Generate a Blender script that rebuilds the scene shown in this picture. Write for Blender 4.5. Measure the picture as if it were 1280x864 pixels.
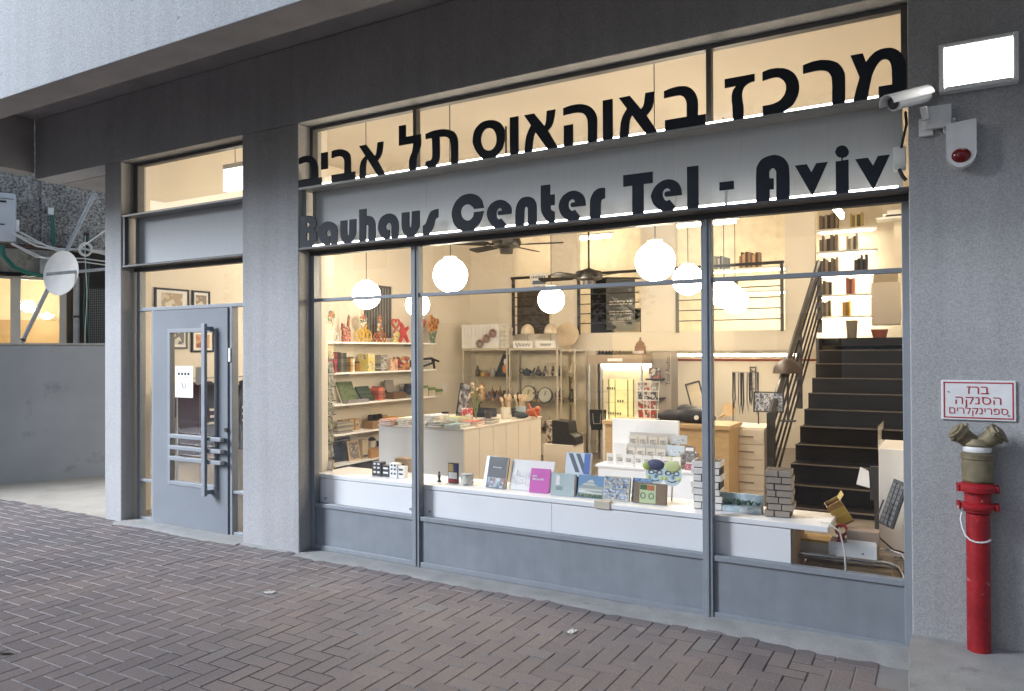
import bpy, bmesh, math, random
import numpy as np
from mathutils import Vector, Matrix
from mathutils.geometry import tessellate_polygon

for o in list(bpy.data.objects):
    bpy.data.objects.remove(o)
S = bpy.context.scene
COL = S.collection
R = math.radians
rnd = random.Random(7)

# ------------------------------------------------------------------ camera, sky, sun, exposure
cd = bpy.data.cameras.new('camera')
cam = bpy.data.objects.new('camera', cd)
COL.objects.link(cam)
cd.sensor_width = 36.0
cd.lens = 938.0 / 1280.0 * 36.0
cd.clip_start = 0.05
cd.clip_end = 500
yaw, pitch, roll = 0.5235, 0.0078, -0.0044
fw = Vector((-math.sin(yaw) * math.cos(pitch), math.cos(yaw) * math.cos(pitch), math.sin(pitch)))
rt = Vector((math.cos(yaw), math.sin(yaw), 0))
up = rt.cross(fw)
r2 = rt * math.cos(roll) + up * math.sin(roll)
u2 = -rt * math.sin(roll) + up * math.cos(roll)
mw = Matrix((r2, u2, -fw)).transposed().to_4x4()
mw.translation = Vector((0, -4.47, 1.6))
cam.matrix_world = mw
S.camera = cam

SUN_EL, SUN_AZ = R(26), R(226)          # azimuth measured so that light comes from the street side, front left
w = bpy.data.worlds.new('World')
S.world = w
w.use_nodes = True
wn = w.node_tree
sky = wn.nodes.new('ShaderNodeTexSky')
sky.sky_type = 'NISHITA'
sky.sun_disc = False
sky.sun_elevation = SUN_EL
sky.sun_rotation = SUN_AZ
sky.air_density = 1.0
sky.dust_density = 1.0
sky.ozone_density = 1.0
wn.links.new(sky.outputs[0], wn.nodes['Background'].inputs[0])
wn.nodes['Background'].inputs[1].default_value = 0.068

sl = bpy.data.lights.new('sun', 'SUN')
sl.energy = 3.25
sl.angle = R(26)
sl.color = (0.81, 0.885, 1.0)
so = bpy.data.objects.new('sun', sl)
COL.objects.link(so)
sd = Vector((math.sin(SUN_AZ) * math.cos(SUN_EL), math.cos(SUN_AZ) * math.cos(SUN_EL), math.sin(SUN_EL)))
so.rotation_euler = sd.to_track_quat('Z', 'Y').to_euler()
so.location = (0, -20, 20)

S.view_settings.view_transform = 'Standard'
S.view_settings.look = 'None'
S.view_settings.exposure = 1.5
S.view_settings.gamma = 1
S.cycles.use_denoising = True
S.cycles.max_bounces = 9
S.cycles.diffuse_bounces = 5
S.cycles.glossy_bounces = 4
S.cycles.transmission_bounces = 6
S.cycles.transparent_max_bounces = 14
S.cycles.sample_clamp_indirect = 6.0
S.cycles.caustics_reflective = False
S.cycles.caustics_refractive = False

# ------------------------------------------------------------------ measured sizes (metres)
L = {'frame':(-4.605,-4.486,0.573,0.681), 'block_a':(-3.976,-3.805,0.593,0.714), 'block_b':(-3.797,-3.661,0.587,0.7),
'artblock':(-3.259,-3.171,0.587,0.743), 'tin':(-3.135,-3.036,0.592,0.675), 'figurine':(-3.362,-3.318,0.588,0.661),
'book_dark':(-2.958,-2.74,0.595,0.816), 'book_white':(-2.727,-2.379,0.588,0.803), 'book_pink':(-2.544,-2.391,0.59,0.758),
'book_stripe':(-2.304,-2.116,0.728,0.887), 'book_grey':(-2.366,-2.189,0.591,0.745), 'book_house':(-2.171,-1.983,0.582,0.744),
'book_grid':(-1.988,-1.795,0.584,0.749), 'book_blue':(-1.807,-1.702,0.598,0.755), 'box_brown':(-0.539,-0.352,0.36,0.532),
'pile_white':(-1.389,-1.209,0.607,0.907), 'pile_brown':(-0.941,-0.79,0.599,0.875), 'planter':(-1.229,-0.96,0.589,0.711),
'tag':(-1.972,-1.863,0.534,0.576), 'bag':(-3.972,-3.813,0.508,0.714), 'mask_a':(-1.746,-1.611,0.691,0.875),
'mask_b':(-1.634,-1.492,0.689,0.87), 'tier_back':(-2.383,-1.843,0.625,1.043), 'tier_low':(-2.349,-1.598,0.374,0.715),
'c1':(-2.294,-2.186,0.661,0.871), 'c2':(-2.152,-2.052,0.835,0.93), 'c3':(-2.166,-2.053,0.728,0.816),
'c4':(-2.013,-1.896,0.825,0.925), 'c5':(-2.033,-1.903,0.731,0.806), 'c6':(-1.851,-1.726,0.878,0.946),
'c7':(-1.865,-1.732,0.792,0.872), 'c8':(-1.878,-1.745,0.717,0.791), 'card_pink':(-1.681,-1.615,0.69,0.791),
'card_print':(-1.683,-1.611,0.773,0.892), 'pcard_rack':(-2.638,-2.446,0.928,1.293), 'desk':(-2.964,-1.798,0.267,0.911),
'black_bag':(-2.473,-1.953,0.902,1.087), 'tray':(-2.231,-2.028,1.059,1.304), 'drawers':(-1.89,-1.447,0.164,0.855),
'neck':(-1.85,-1.613,0.977,1.382), 'bwpic':(-1.655,-1.366,0.977,1.182), 'paddle':(-2.032,-1.867,0.92,1.062),
'lamphat':(-1.609,-1.264,1.336,1.582), 'lit_cab':(-4.34,-3.55,0.209,1.542), 'lit_cab2':(-3.781,-3.435,0.749,1.244),
'sculpt':(-3.741,-3.557,1.509,1.737), 'col_dark':(-3.567,-3.279,0.616,1.583), 'ipod':(-3.959,-3.801,0.44,0.649),
'cab_a':(-6.708,-5.86,0.077,1.631), 'cab_b':(-5.845,-4.989,0.13,1.627), 'cab_c':(-4.974,-4.803,0.518,1.612),
'wbox':(-6.812,-6.072,1.645,2.052), 'discs':(-6.457,-6.042,1.643,2.008), 'bricklamp':(-6.073,-5.884,1.642,1.979),
'lamp_a':(-5.712,-5.501,1.64,2.021), 'lamp_b':(-5.321,-5.091,1.638,2.012), 'posters':(-5.797,-4.935,1.626,1.735),
'blackbox':(-4.048,-3.685,0.529,0.799), 'pedestal':(-4.06,-3.748,0.098,0.527), 'cup':(-3.997,-3.891,0.885,1.099),
'cup2':(-3.969,-3.854,0.895,1.078), 'tall':(-4.322,-4.224,0.944,1.262), 'redbox':(-4.091,-3.989,0.961,1.046),
'dbox':(-4.387,-4.166,0.88,0.973), 'redfig':(-3.847,-3.654,0.911,1.082), 'dfig':(-3.899,-3.716,0.917,1.044),
'op1':(-6.181,-5.455,1.902,2.827), 'op2':(-5.004,-3.947,1.88,2.754), 'op3':(-3.416,-1.893,1.862,2.768),
'board1':(-6.601,-5.991,1.928,2.649), 'poster':(-4.764,-4.261,1.965,2.769), 'bright1':(-7.86,-7.266,3.019,3.609),
'bright2':(-6.051,-5.124,3.223,3.792), 'dark2':(-5.273,-4.254,1.911,2.335), 'banner':(-5.814,-5.452,2.598,2.841),
'bshelf':(-3.467,-2.259,2.865,3.749), 'shelfR':(-1.831,-0.953,1.894,3.99), 'hang':(-0.887,-0.546,1.904,2.552),
'tube':(-1.377,-1.26,3.502,3.663), 'railtop':(-3.414,-1.89,2.654,2.824), 'wdesk':(-0.33,-0.215,0.27,1.014),
'box_white':(-0.6,-0.34,0.352,0.47), 'box_yellow':(-0.598,-0.439,0.514,0.672), 'papers':(-0.73,-0.556,0.348,0.505),
'red':(-0.56,-0.506,0.435,0.566), 'keyb':(-0.317,-0.233,0.608,0.84), 'wpaper':(-0.496,-0.411,0.714,0.839),
'bstand':(-0.417,-0.351,0.627,0.833), 'trolley':(-0.792,-0.206,0.304,0.452), 'cbox':(-0.733,-0.238,0.238,0.353),
'ledge_end':(-1.208,-0.574,0.565,0.653), 'shelf0':(2.412,4.828,1.71,1.732), 'shelf1':(2.636,4.825,1.316,1.338),
'shelf2':(2.635,4.822,0.91,0.932), 'shelf3':(2.633,4.266,0.53,0.551), 'shelf4':(2.632,3.86,0.142,0.163),
's_a':(2.451,2.563,1.764,2.287), 's_b':(2.591,2.838,1.767,2.176), 's_c':(2.883,3.066,1.759,2.126),
's_d':(3.159,3.483,1.741,2.119), 's_e':(3.533,3.79,1.745,2.133), 's_f':(3.878,4.151,1.714,2.091),
's_g':(4.058,4.32,1.715,2.039), 's_h':(4.474,4.733,1.693,2.113), 's_i':(4.713,5.088,1.682,2.099),
'm_a':(2.704,2.926,1.365,1.623), 'm_b':(3.002,3.205,1.358,1.559), 'm_c':(3.253,3.514,1.352,1.59),
'm_d':(3.531,3.77,1.345,1.567), 'm_e':(3.77,3.965,1.34,1.498), 'm_f':(3.983,4.298,1.333,1.53),
'gun':(4.491,5.085,1.354,1.536), 'n_a':(2.91,3.251,1.032,1.285), 'n_b':(3.251,3.563,0.938,1.156),
'n_c':(3.563,3.768,0.945,1.101), 'n_d':(3.839,4.146,0.949,1.212), 'n_e':(4.036,4.277,0.975,1.16),
'n_f':(4.489,4.893,0.911,1.115), 'o_a':(2.701,3.014,0.516,0.671), 'o_b':(3.362,3.749,0.523,0.699),
'o_c':(3.749,4.162,0.509,0.645), 'mug':(4.015,4.218,0.505,0.62), 'p_a':(3.013,3.232,0.14,0.415),
'p_b':(3.232,3.393,0.126,0.362), 'p_c':(3.36,3.661,0.133,0.418), 'p_d':(3.661,4.013,0.137,0.373),
'p_e':(3.959,4.273,0.126,0.287), 'rack':(-5.327,-5.158,0.482,1.665), 'd_leaf':(-6.434,-5.412,-0.015,2.007),
'd_glass':(-6.211,-5.598,0.422,1.785), 'd_bar':(-5.673,-5.612,0.341,1.854), 'd_h1':(-6.185,-5.423,0.813,0.87),
'd_h2':(-6.185,-5.423,0.714,0.763), 'd_h3':(-6.185,-5.423,0.614,0.664), 'd_lock':(-5.472,-5.421,0.9,0.949),
'd_note':(-6.163,-5.914,1.191,1.484), 'd_low':(-6.757,-6.536,0.37,0.408), 'd_lowr':(-5.397,-5.284,0.366,0.401),
'd_ledge':(-6.76,-5.113,2.923,2.804), 'd_ledge2':(-6.791,-5.114,2.452,2.361), 'd_trans':(-6.719,-5.311,1.974,2.003),
'pic_a':(0.338,0.741,2.076,2.226), 'pic_b':(0.78,1.003,2.094,2.206), 'pic_c':(0.511,0.721,1.71,1.811),
'pic_d':(0.77,1.054,1.652,1.8), 'elamp':(-6.244,-5.975,3.221,3.483), 'note_b':(-6.238,-6.11,1.317,1.455),
'cl_a':(0.349,0.58,0.697,1.08), 'cl_b':(0.647,0.835,0.61,1.275), 'cl_c':(0.164,0.216,0.739,1.293),
'cl_d':(-6.843,-6.727,0.546,1.253), 'socket':(-7.327,-7.18,0.951,1.112), 'gw_l':(-0.003,1.103,-0.001,1.73),
'win':(-0.086,0.649,1.622,2.663), 'post_a':(0.033,0.153,1.711,2.643), 'post_b':(0.61,0.698,1.712,2.646),
'ac':(-0.192,0.111,3.085,3.742), 'plank':(-0.184,0.727,3.05,3.093), 'spand':(-0.087,0.708,2.676,3.057),
'peb':(-0.088,0.708,3.057,4.315), 'pipe':(0.776,0.854,1.71,2.637), 'dark':(0.698,1.184,1.678,2.726),
'grille':(1.005,1.177,1.711,2.542), 'dish':(0.497,0.848,2.362,2.976), 'pole0':(0.185,1.024,1.75,3.8),
'bar':(0.471,1.15,2.629,2.758), 'ebox':(0.399,0.495,2.689,2.948), 'sock':(0.475,0.552,3.528,3.652),
'lampw':(0.379,0.527,2.044,2.131), 'spark':(0.112,0.281,2.189,2.39), 'conduit':(0.865,0.924,1.71,3.215),
'globe0':(-1.906,-1.894,2.271,2.283), 'globe1':(-3.757,-3.74,2.263,2.277), 'globe2':(-5.368,-5.346,2.2,2.217),
'globe3':(-2.198,-2.182,2.289,2.305), 'globe4':(-3.865,-3.845,2.171,2.189), 'globe5':(-5.719,-5.694,2.178,2.198),
'globe6':(-2.024,-2.007,2.192,2.209), 'globe7':(-2.1,-2.082,2.163,2.181), 'fan0':(-4.156,-4.136,2.775,2.793),
'fan1':(-3.624,-3.604,2.472,2.49), 'cam':(-0.251,-0.081,2.787,2.899)}
HEBREW = [[[(-4.457,3.148),(-4.451,3.15),(-4.443,3.152),(-4.433,3.155),(-4.422,3.157),(-4.408,3.158),(-4.392,3.159),(-4.376,3.158),(-4.36,3.157),(-4.346,3.154),(-4.332,3.149),(-4.318,3.144),(-4.306,3.138),(-4.296,3.13),(-4.286,3.121),(-4.278,3.111),(-4.27,3.1),(-4.264,3.09),(-4.26,3.08),(-4.256,3.068),(-4.253,3.054),(-4.251,3.034),(-4.251,3.009),(-4.251,2.986),(-4.251,2.969),(-4.214,2.969),(-4.214,2.914),(-4.461,2.914),(-4.461,2.974),(-4.32,2.974),(-4.32,2.99),(-4.319,3.012),(-4.318,3.035),(-4.319,3.052),(-4.32,3.064),(-4.321,3.071),(-4.323,3.077),(-4.327,3.083),(-4.332,3.089),(-4.338,3.094),(-4.345,3.098),(-4.354,3.101),(-4.362,3.104),(-4.372,3.106),(-4.382,3.108),(-4.394,3.109),(-4.41,3.108),(-4.428,3.106),(-4.445,3.104),(-4.457,3.103)]],
[[(-4.218,3.158),(-4.15,3.158),(-4.15,3.028),(-4.218,3.028)]],
[[(-4.107,3.157),(-4.101,3.158),(-4.094,3.16),(-4.086,3.161),(-4.076,3.162),(-4.063,3.162),(-4.048,3.163),(-4.032,3.162),(-4.018,3.161),(-4.004,3.158),(-3.991,3.155),(-3.979,3.151),(-3.967,3.146),(-3.956,3.14),(-3.946,3.134),(-3.937,3.126),(-3.929,3.118),(-3.923,3.109),(-3.919,3.1),(-3.916,3.088),(-3.914,3.073),(-3.913,3.05),(-3.913,3.021),(-3.913,2.993),(-3.913,2.972),(-3.87,2.972),(-3.87,2.914),(-4.109,2.914),(-4.109,2.972),(-3.979,2.972),(-3.978,2.99),(-3.978,3.014),(-3.977,3.039),(-3.977,3.057),(-3.978,3.068),(-3.979,3.074),(-3.981,3.078),(-3.984,3.082),(-3.988,3.087),(-3.992,3.093),(-3.998,3.097),(-4.005,3.101),(-4.013,3.104),(-4.022,3.107),(-4.032,3.109),(-4.044,3.109),(-4.059,3.109),(-4.077,3.107),(-4.094,3.104),(-4.107,3.103)]],
[[(-3.829,3.159),(-3.761,3.159),(-3.677,3.063),(-3.674,3.065),(-3.67,3.068),(-3.666,3.072),(-3.662,3.082),(-3.659,3.098),(-3.655,3.121),(-3.651,3.143),(-3.649,3.16),(-3.595,3.16),(-3.597,3.148),(-3.598,3.132),(-3.6,3.115),(-3.603,3.101),(-3.604,3.091),(-3.606,3.083),(-3.608,3.077),(-3.611,3.07),(-3.615,3.063),(-3.619,3.056),(-3.624,3.05),(-3.629,3.044),(-3.634,3.039),(-3.64,3.033),(-3.645,3.028),(-3.649,3.024),(-3.579,2.914),(-3.651,2.914),(-3.75,3.054),(-3.752,3.047),(-3.756,3.038),(-3.759,3.026),(-3.762,3.01),(-3.764,2.988),(-3.766,2.961),(-3.767,2.934),(-3.768,2.914),(-3.828,2.914),(-3.827,2.929),(-3.826,2.95),(-3.825,2.972),(-3.824,2.99),(-3.821,3.004),(-3.818,3.016),(-3.815,3.027),(-3.811,3.036),(-3.807,3.043),(-3.802,3.048),(-3.798,3.052),(-3.792,3.057),(-3.786,3.062),(-3.779,3.067),(-3.773,3.072),(-3.768,3.075)]],
[[(-3.448,3.252),(-3.386,3.252),(-3.386,3.163),(-3.25,3.163),(-3.25,3.147),(-3.249,3.127),(-3.248,3.106),(-3.249,3.088),(-3.252,3.075),(-3.256,3.065),(-3.26,3.055),(-3.265,3.045),(-3.27,3.037),(-3.275,3.03),(-3.28,3.021),(-3.284,3.007),(-3.287,2.986),(-3.29,2.96),(-3.292,2.933),(-3.294,2.914),(-3.355,2.914),(-3.355,2.927),(-3.356,2.943),(-3.356,2.961),(-3.355,2.976),(-3.354,2.988),(-3.351,2.998),(-3.348,3.007),(-3.344,3.016),(-3.34,3.024),(-3.335,3.031),(-3.331,3.039),(-3.327,3.049),(-3.323,3.063),(-3.32,3.08),(-3.317,3.095),(-3.315,3.107),(-3.448,3.107)]],
[[(-3.207,3.157),(-3.194,3.16),(-3.176,3.164),(-3.157,3.168),(-3.138,3.17),(-3.119,3.171),(-3.099,3.171),(-3.08,3.171),(-3.062,3.169),(-3.045,3.167),(-3.03,3.164),(-3.016,3.161),(-3.003,3.157),(-2.991,3.152),(-2.98,3.147),(-2.969,3.142),(-2.961,3.135),(-2.953,3.127),(-2.946,3.117),(-2.941,3.107),(-2.937,3.096),(-2.933,3.086),(-2.931,3.075),(-2.929,3.062),(-2.928,3.043),(-2.928,3.013),(-2.928,2.977),(-2.929,2.941),(-2.929,2.914),(-2.988,2.914),(-2.988,2.939),(-2.987,2.972),(-2.987,3.007),(-2.988,3.033),(-2.989,3.05),(-2.99,3.062),(-2.993,3.07),(-2.996,3.079),(-2.999,3.086),(-3.003,3.093),(-3.008,3.098),(-3.014,3.103),(-3.021,3.107),(-3.028,3.11),(-3.037,3.113),(-3.046,3.115),(-3.056,3.116),(-3.067,3.117),(-3.078,3.118),(-3.086,3.118),(-3.085,3.1),(-3.085,3.076),(-3.084,3.051),(-3.084,3.029),(-3.084,3.012),(-3.084,2.997),(-3.085,2.984),(-3.086,2.972),(-3.088,2.963),(-3.09,2.956),(-3.093,2.949),(-3.097,2.943),(-3.103,2.935),(-3.11,2.927),(-3.117,2.92),(-3.122,2.914),(-3.19,2.914),(-3.21,2.932),(-3.209,2.937),(-3.208,2.944),(-3.207,2.951),(-3.204,2.957),(-3.201,2.959),(-3.197,2.96),(-3.193,2.961),(-3.188,2.961),(-3.182,2.962),(-3.177,2.961),(-3.171,2.961),(-3.166,2.962),(-3.161,2.964),(-3.157,2.967),(-3.154,2.971),(-3.151,2.976),(-3.15,2.982),(-3.149,2.988),(-3.148,2.997),(-3.148,3.011),(-3.148,3.035),(-3.149,3.067),(-3.15,3.097),(-3.151,3.12),(-3.207,3.12)]],
[[(-2.648,3.168),(-2.633,3.165),(-2.619,3.16),(-2.606,3.154),(-2.594,3.147),(-2.583,3.138),(-2.573,3.127),(-2.565,3.115),(-2.558,3.104),(-2.553,3.092),(-2.55,3.08),(-2.549,3.068),(-2.548,3.056),(-2.549,3.044),(-2.55,3.031),(-2.552,3.019),(-2.555,3.007),(-2.559,2.994),(-2.563,2.982),(-2.568,2.97),(-2.575,2.959),(-2.586,2.947),(-2.6,2.934),(-2.614,2.923),(-2.625,2.914),(-2.726,2.914),(-2.736,2.925),(-2.749,2.939),(-2.763,2.954),(-2.775,2.969),(-2.784,2.984),(-2.791,2.998),(-2.797,3.012),(-2.802,3.025),(-2.805,3.035),(-2.806,3.042),(-2.806,3.05),(-2.805,3.06),(-2.804,3.071),(-2.802,3.084),(-2.799,3.098),(-2.795,3.11),(-2.789,3.121),(-2.782,3.131),(-2.773,3.14),(-2.764,3.148),(-2.753,3.155),(-2.741,3.162),(-2.727,3.167),(-2.713,3.17),(-2.698,3.172),(-2.681,3.172),(-2.664,3.171)],[(-2.673,3.119),(-2.664,3.116),(-2.655,3.113),(-2.646,3.108),(-2.639,3.102),(-2.632,3.094),(-2.627,3.085),(-2.622,3.076),(-2.619,3.066),(-2.616,3.057),(-2.615,3.047),(-2.614,3.037),(-2.614,3.028),(-2.615,3.018),(-2.617,3.008),(-2.62,2.999),(-2.624,2.991),(-2.629,2.984),(-2.635,2.978),(-2.642,2.973),(-2.649,2.969),(-2.656,2.966),(-2.663,2.965),(-2.671,2.965),(-2.679,2.966),(-2.688,2.968),(-2.697,2.972),(-2.706,2.977),(-2.714,2.982),(-2.72,2.989),(-2.726,2.997),(-2.73,3.006),(-2.734,3.015),(-2.737,3.024),(-2.739,3.034),(-2.74,3.045),(-2.74,3.054),(-2.739,3.064),(-2.736,3.074),(-2.733,3.083),(-2.729,3.091),(-2.724,3.098),(-2.719,3.104),(-2.713,3.11),(-2.706,3.114),(-2.699,3.117),(-2.691,3.119),(-2.682,3.119)]],
[[(-2.51,3.163),(-2.445,3.163),(-2.445,2.914),(-2.51,2.914)]],
[[(-2.401,3.161),(-2.326,3.161),(-2.25,3.067),(-2.247,3.071),(-2.244,3.075),(-2.241,3.081),(-2.239,3.091),(-2.236,3.107),(-2.235,3.128),(-2.233,3.148),(-2.232,3.163),(-2.17,3.163),(-2.172,3.151),(-2.174,3.136),(-2.177,3.12),(-2.179,3.106),(-2.182,3.097),(-2.184,3.089),(-2.186,3.082),(-2.189,3.075),(-2.191,3.069),(-2.195,3.064),(-2.198,3.058),(-2.202,3.053),(-2.208,3.048),(-2.214,3.042),(-2.22,3.038),(-2.225,3.034),(-2.153,2.914),(-2.228,2.914),(-2.317,3.038),(-2.32,3.032),(-2.324,3.023),(-2.328,3.013),(-2.331,2.999),(-2.335,2.979),(-2.338,2.955),(-2.341,2.932),(-2.343,2.914),(-2.399,2.914),(-2.398,2.928),(-2.396,2.947),(-2.394,2.967),(-2.392,2.983),(-2.39,2.995),(-2.388,3.005),(-2.386,3.014),(-2.383,3.023),(-2.38,3.031),(-2.376,3.039),(-2.373,3.046),(-2.369,3.054),(-2.364,3.063),(-2.358,3.073),(-2.353,3.081),(-2.35,3.088)]],
[[(-2.113,3.161),(-2.102,3.162),(-2.089,3.165),(-2.074,3.167),(-2.058,3.169),(-2.043,3.169),(-2.028,3.17),(-2.012,3.169),(-1.997,3.167),(-1.982,3.164),(-1.968,3.16),(-1.954,3.155),(-1.941,3.149),(-1.93,3.142),(-1.92,3.135),(-1.911,3.126),(-1.903,3.117),(-1.896,3.107),(-1.89,3.096),(-1.885,3.085),(-1.882,3.075),(-1.879,3.066),(-1.879,3.06),(-1.878,3.05),(-1.878,3.035),(-1.878,3.008),(-1.879,2.973),(-1.88,2.939),(-1.88,2.914),(-1.942,2.914),(-1.942,2.94),(-1.941,2.975),(-1.941,3.01),(-1.942,3.037),(-1.943,3.052),(-1.945,3.061),(-1.947,3.067),(-1.95,3.074),(-1.953,3.081),(-1.957,3.088),(-1.962,3.093),(-1.967,3.099),(-1.973,3.103),(-1.98,3.107),(-1.988,3.11),(-1.997,3.113),(-2.009,3.115),(-2.022,3.117),(-2.036,3.117),(-2.05,3.118),(-2.066,3.117),(-2.084,3.116),(-2.1,3.115),(-2.113,3.114)]],
[[(-2.11,3.047),(-2.045,3.047),(-2.045,2.914),(-2.11,2.914)]],
[[(-1.839,3.162),(-1.774,3.162),(-1.774,2.914),(-1.839,2.914)]],
[[(-1.733,3.161),(-1.66,3.161),(-1.589,3.068),(-1.586,3.071),(-1.581,3.076),(-1.576,3.082),(-1.572,3.091),(-1.568,3.107),(-1.566,3.127),(-1.563,3.146),(-1.561,3.161),(-1.503,3.161),(-1.504,3.148),(-1.506,3.132),(-1.508,3.114),(-1.51,3.1),(-1.512,3.09),(-1.514,3.081),(-1.516,3.074),(-1.518,3.067),(-1.522,3.061),(-1.525,3.055),(-1.53,3.049),(-1.534,3.043),(-1.539,3.038),(-1.545,3.033),(-1.55,3.028),(-1.554,3.024),(-1.486,2.914),(-1.559,2.914),(-1.647,3.039),(-1.65,3.034),(-1.654,3.028),(-1.659,3.02),(-1.662,3.007),(-1.665,2.986),(-1.667,2.96),(-1.669,2.933),(-1.671,2.914),(-1.73,2.914),(-1.728,2.929),(-1.727,2.948),(-1.725,2.969),(-1.723,2.986),(-1.722,2.998),(-1.72,3.007),(-1.717,3.015),(-1.715,3.023),(-1.712,3.031),(-1.71,3.038),(-1.707,3.045),(-1.703,3.052),(-1.697,3.06),(-1.691,3.07),(-1.684,3.078),(-1.68,3.085)]],
[[(-1.444,3.151),(-1.434,3.153),(-1.421,3.157),(-1.407,3.16),(-1.394,3.162),(-1.381,3.163),(-1.367,3.164),(-1.353,3.164),(-1.341,3.163),(-1.329,3.161),(-1.319,3.159),(-1.309,3.156),(-1.299,3.152),(-1.29,3.146),(-1.281,3.14),(-1.273,3.132),(-1.266,3.124),(-1.26,3.115),(-1.254,3.105),(-1.249,3.094),(-1.246,3.084),(-1.243,3.074),(-1.241,3.065),(-1.241,3.055),(-1.24,3.043),(-1.24,3.026),(-1.24,3.007),(-1.241,2.988),(-1.241,2.974),(-1.195,2.974),(-1.195,2.914),(-1.439,2.914),(-1.439,2.976),(-1.304,2.976),(-1.304,2.99),(-1.305,3.01),(-1.305,3.03),(-1.306,3.047),(-1.308,3.058),(-1.309,3.067),(-1.312,3.074),(-1.315,3.081),(-1.319,3.088),(-1.323,3.094),(-1.328,3.099),(-1.334,3.103),(-1.339,3.106),(-1.345,3.109),(-1.352,3.11),(-1.364,3.111),(-1.382,3.111),(-1.405,3.11),(-1.427,3.109),(-1.444,3.108)]],
[[(-1.084,3.156),(-0.917,3.156),(-0.917,3.115),(-0.923,3.114),(-0.931,3.114),(-0.94,3.112),(-0.948,3.11),(-0.956,3.106),(-0.963,3.102),(-0.97,3.097),(-0.976,3.09),(-0.98,3.083),(-0.983,3.075),(-0.985,3.066),(-0.986,3.057),(-0.987,3.048),(-0.987,3.039),(-0.986,3.03),(-0.985,3.021),(-0.984,3.013),(-0.983,3.005),(-0.981,2.996),(-0.98,2.985),(-0.979,2.968),(-0.979,2.948),(-0.979,2.928),(-0.979,2.914),(-1.038,2.914),(-1.039,2.931),(-1.04,2.953),(-1.041,2.976),(-1.041,2.995),(-1.043,3.007),(-1.044,3.016),(-1.045,3.023),(-1.045,3.031),(-1.045,3.041),(-1.045,3.05),(-1.044,3.059),(-1.042,3.067),(-1.041,3.073),(-1.039,3.078),(-1.038,3.082),(-1.035,3.087),(-1.032,3.092),(-1.028,3.097),(-1.024,3.101),(-1.021,3.105),(-1.084,3.105)]],
[[(-0.874,3.157),(-0.867,3.159),(-0.857,3.162),(-0.846,3.164),(-0.835,3.166),(-0.824,3.166),(-0.812,3.166),(-0.8,3.165),(-0.789,3.164),(-0.778,3.161),(-0.767,3.159),(-0.756,3.155),(-0.746,3.15),(-0.736,3.145),(-0.727,3.138),(-0.718,3.131),(-0.71,3.123),(-0.703,3.114),(-0.697,3.105),(-0.692,3.095),(-0.688,3.084),(-0.684,3.073),(-0.682,3.062),(-0.681,3.05),(-0.68,3.038),(-0.681,3.027),(-0.682,3.015),(-0.685,3.003),(-0.688,2.992),(-0.693,2.981),(-0.699,2.97),(-0.705,2.96),(-0.711,2.951),(-0.718,2.944),(-0.724,2.939),(-0.731,2.935),(-0.738,2.93),(-0.745,2.925),(-0.754,2.921),(-0.761,2.917),(-0.767,2.914),(-0.874,2.914),(-0.874,2.968),(-0.865,2.967),(-0.854,2.967),(-0.842,2.967),(-0.83,2.968),(-0.819,2.969),(-0.809,2.972),(-0.799,2.975),(-0.79,2.978),(-0.782,2.983),(-0.775,2.988),(-0.769,2.995),(-0.763,3.002),(-0.758,3.009),(-0.754,3.018),(-0.751,3.028),(-0.749,3.037),(-0.748,3.046),(-0.749,3.055),(-0.75,3.064),(-0.753,3.072),(-0.757,3.08),(-0.761,3.087),(-0.766,3.094),(-0.773,3.1),(-0.779,3.105),(-0.786,3.11),(-0.795,3.113),(-0.806,3.115),(-0.822,3.115),(-0.841,3.113),(-0.86,3.11),(-0.874,3.108)]],
[[(-0.66,3.154),(-0.651,3.156),(-0.639,3.159),(-0.626,3.162),(-0.613,3.164),(-0.601,3.165),(-0.588,3.165),(-0.575,3.165),(-0.563,3.164),(-0.55,3.161),(-0.537,3.158),(-0.524,3.154),(-0.513,3.149),(-0.503,3.144),(-0.494,3.139),(-0.486,3.133),(-0.479,3.126),(-0.473,3.118),(-0.467,3.11),(-0.462,3.101),(-0.458,3.092),(-0.455,3.083),(-0.452,3.075),(-0.45,3.064),(-0.449,3.047),(-0.449,3.017),(-0.449,2.979),(-0.45,2.942),(-0.451,2.914),(-0.514,2.914),(-0.514,2.94),(-0.514,2.974),(-0.513,3.009),(-0.514,3.035),(-0.515,3.05),(-0.516,3.059),(-0.517,3.064),(-0.52,3.07),(-0.523,3.077),(-0.526,3.083),(-0.53,3.089),(-0.535,3.094),(-0.541,3.099),(-0.548,3.102),(-0.555,3.105),(-0.563,3.107),(-0.571,3.109),(-0.58,3.11),(-0.59,3.111),(-0.601,3.111),(-0.615,3.11),(-0.632,3.109),(-0.648,3.108),(-0.66,3.107)]],
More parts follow.
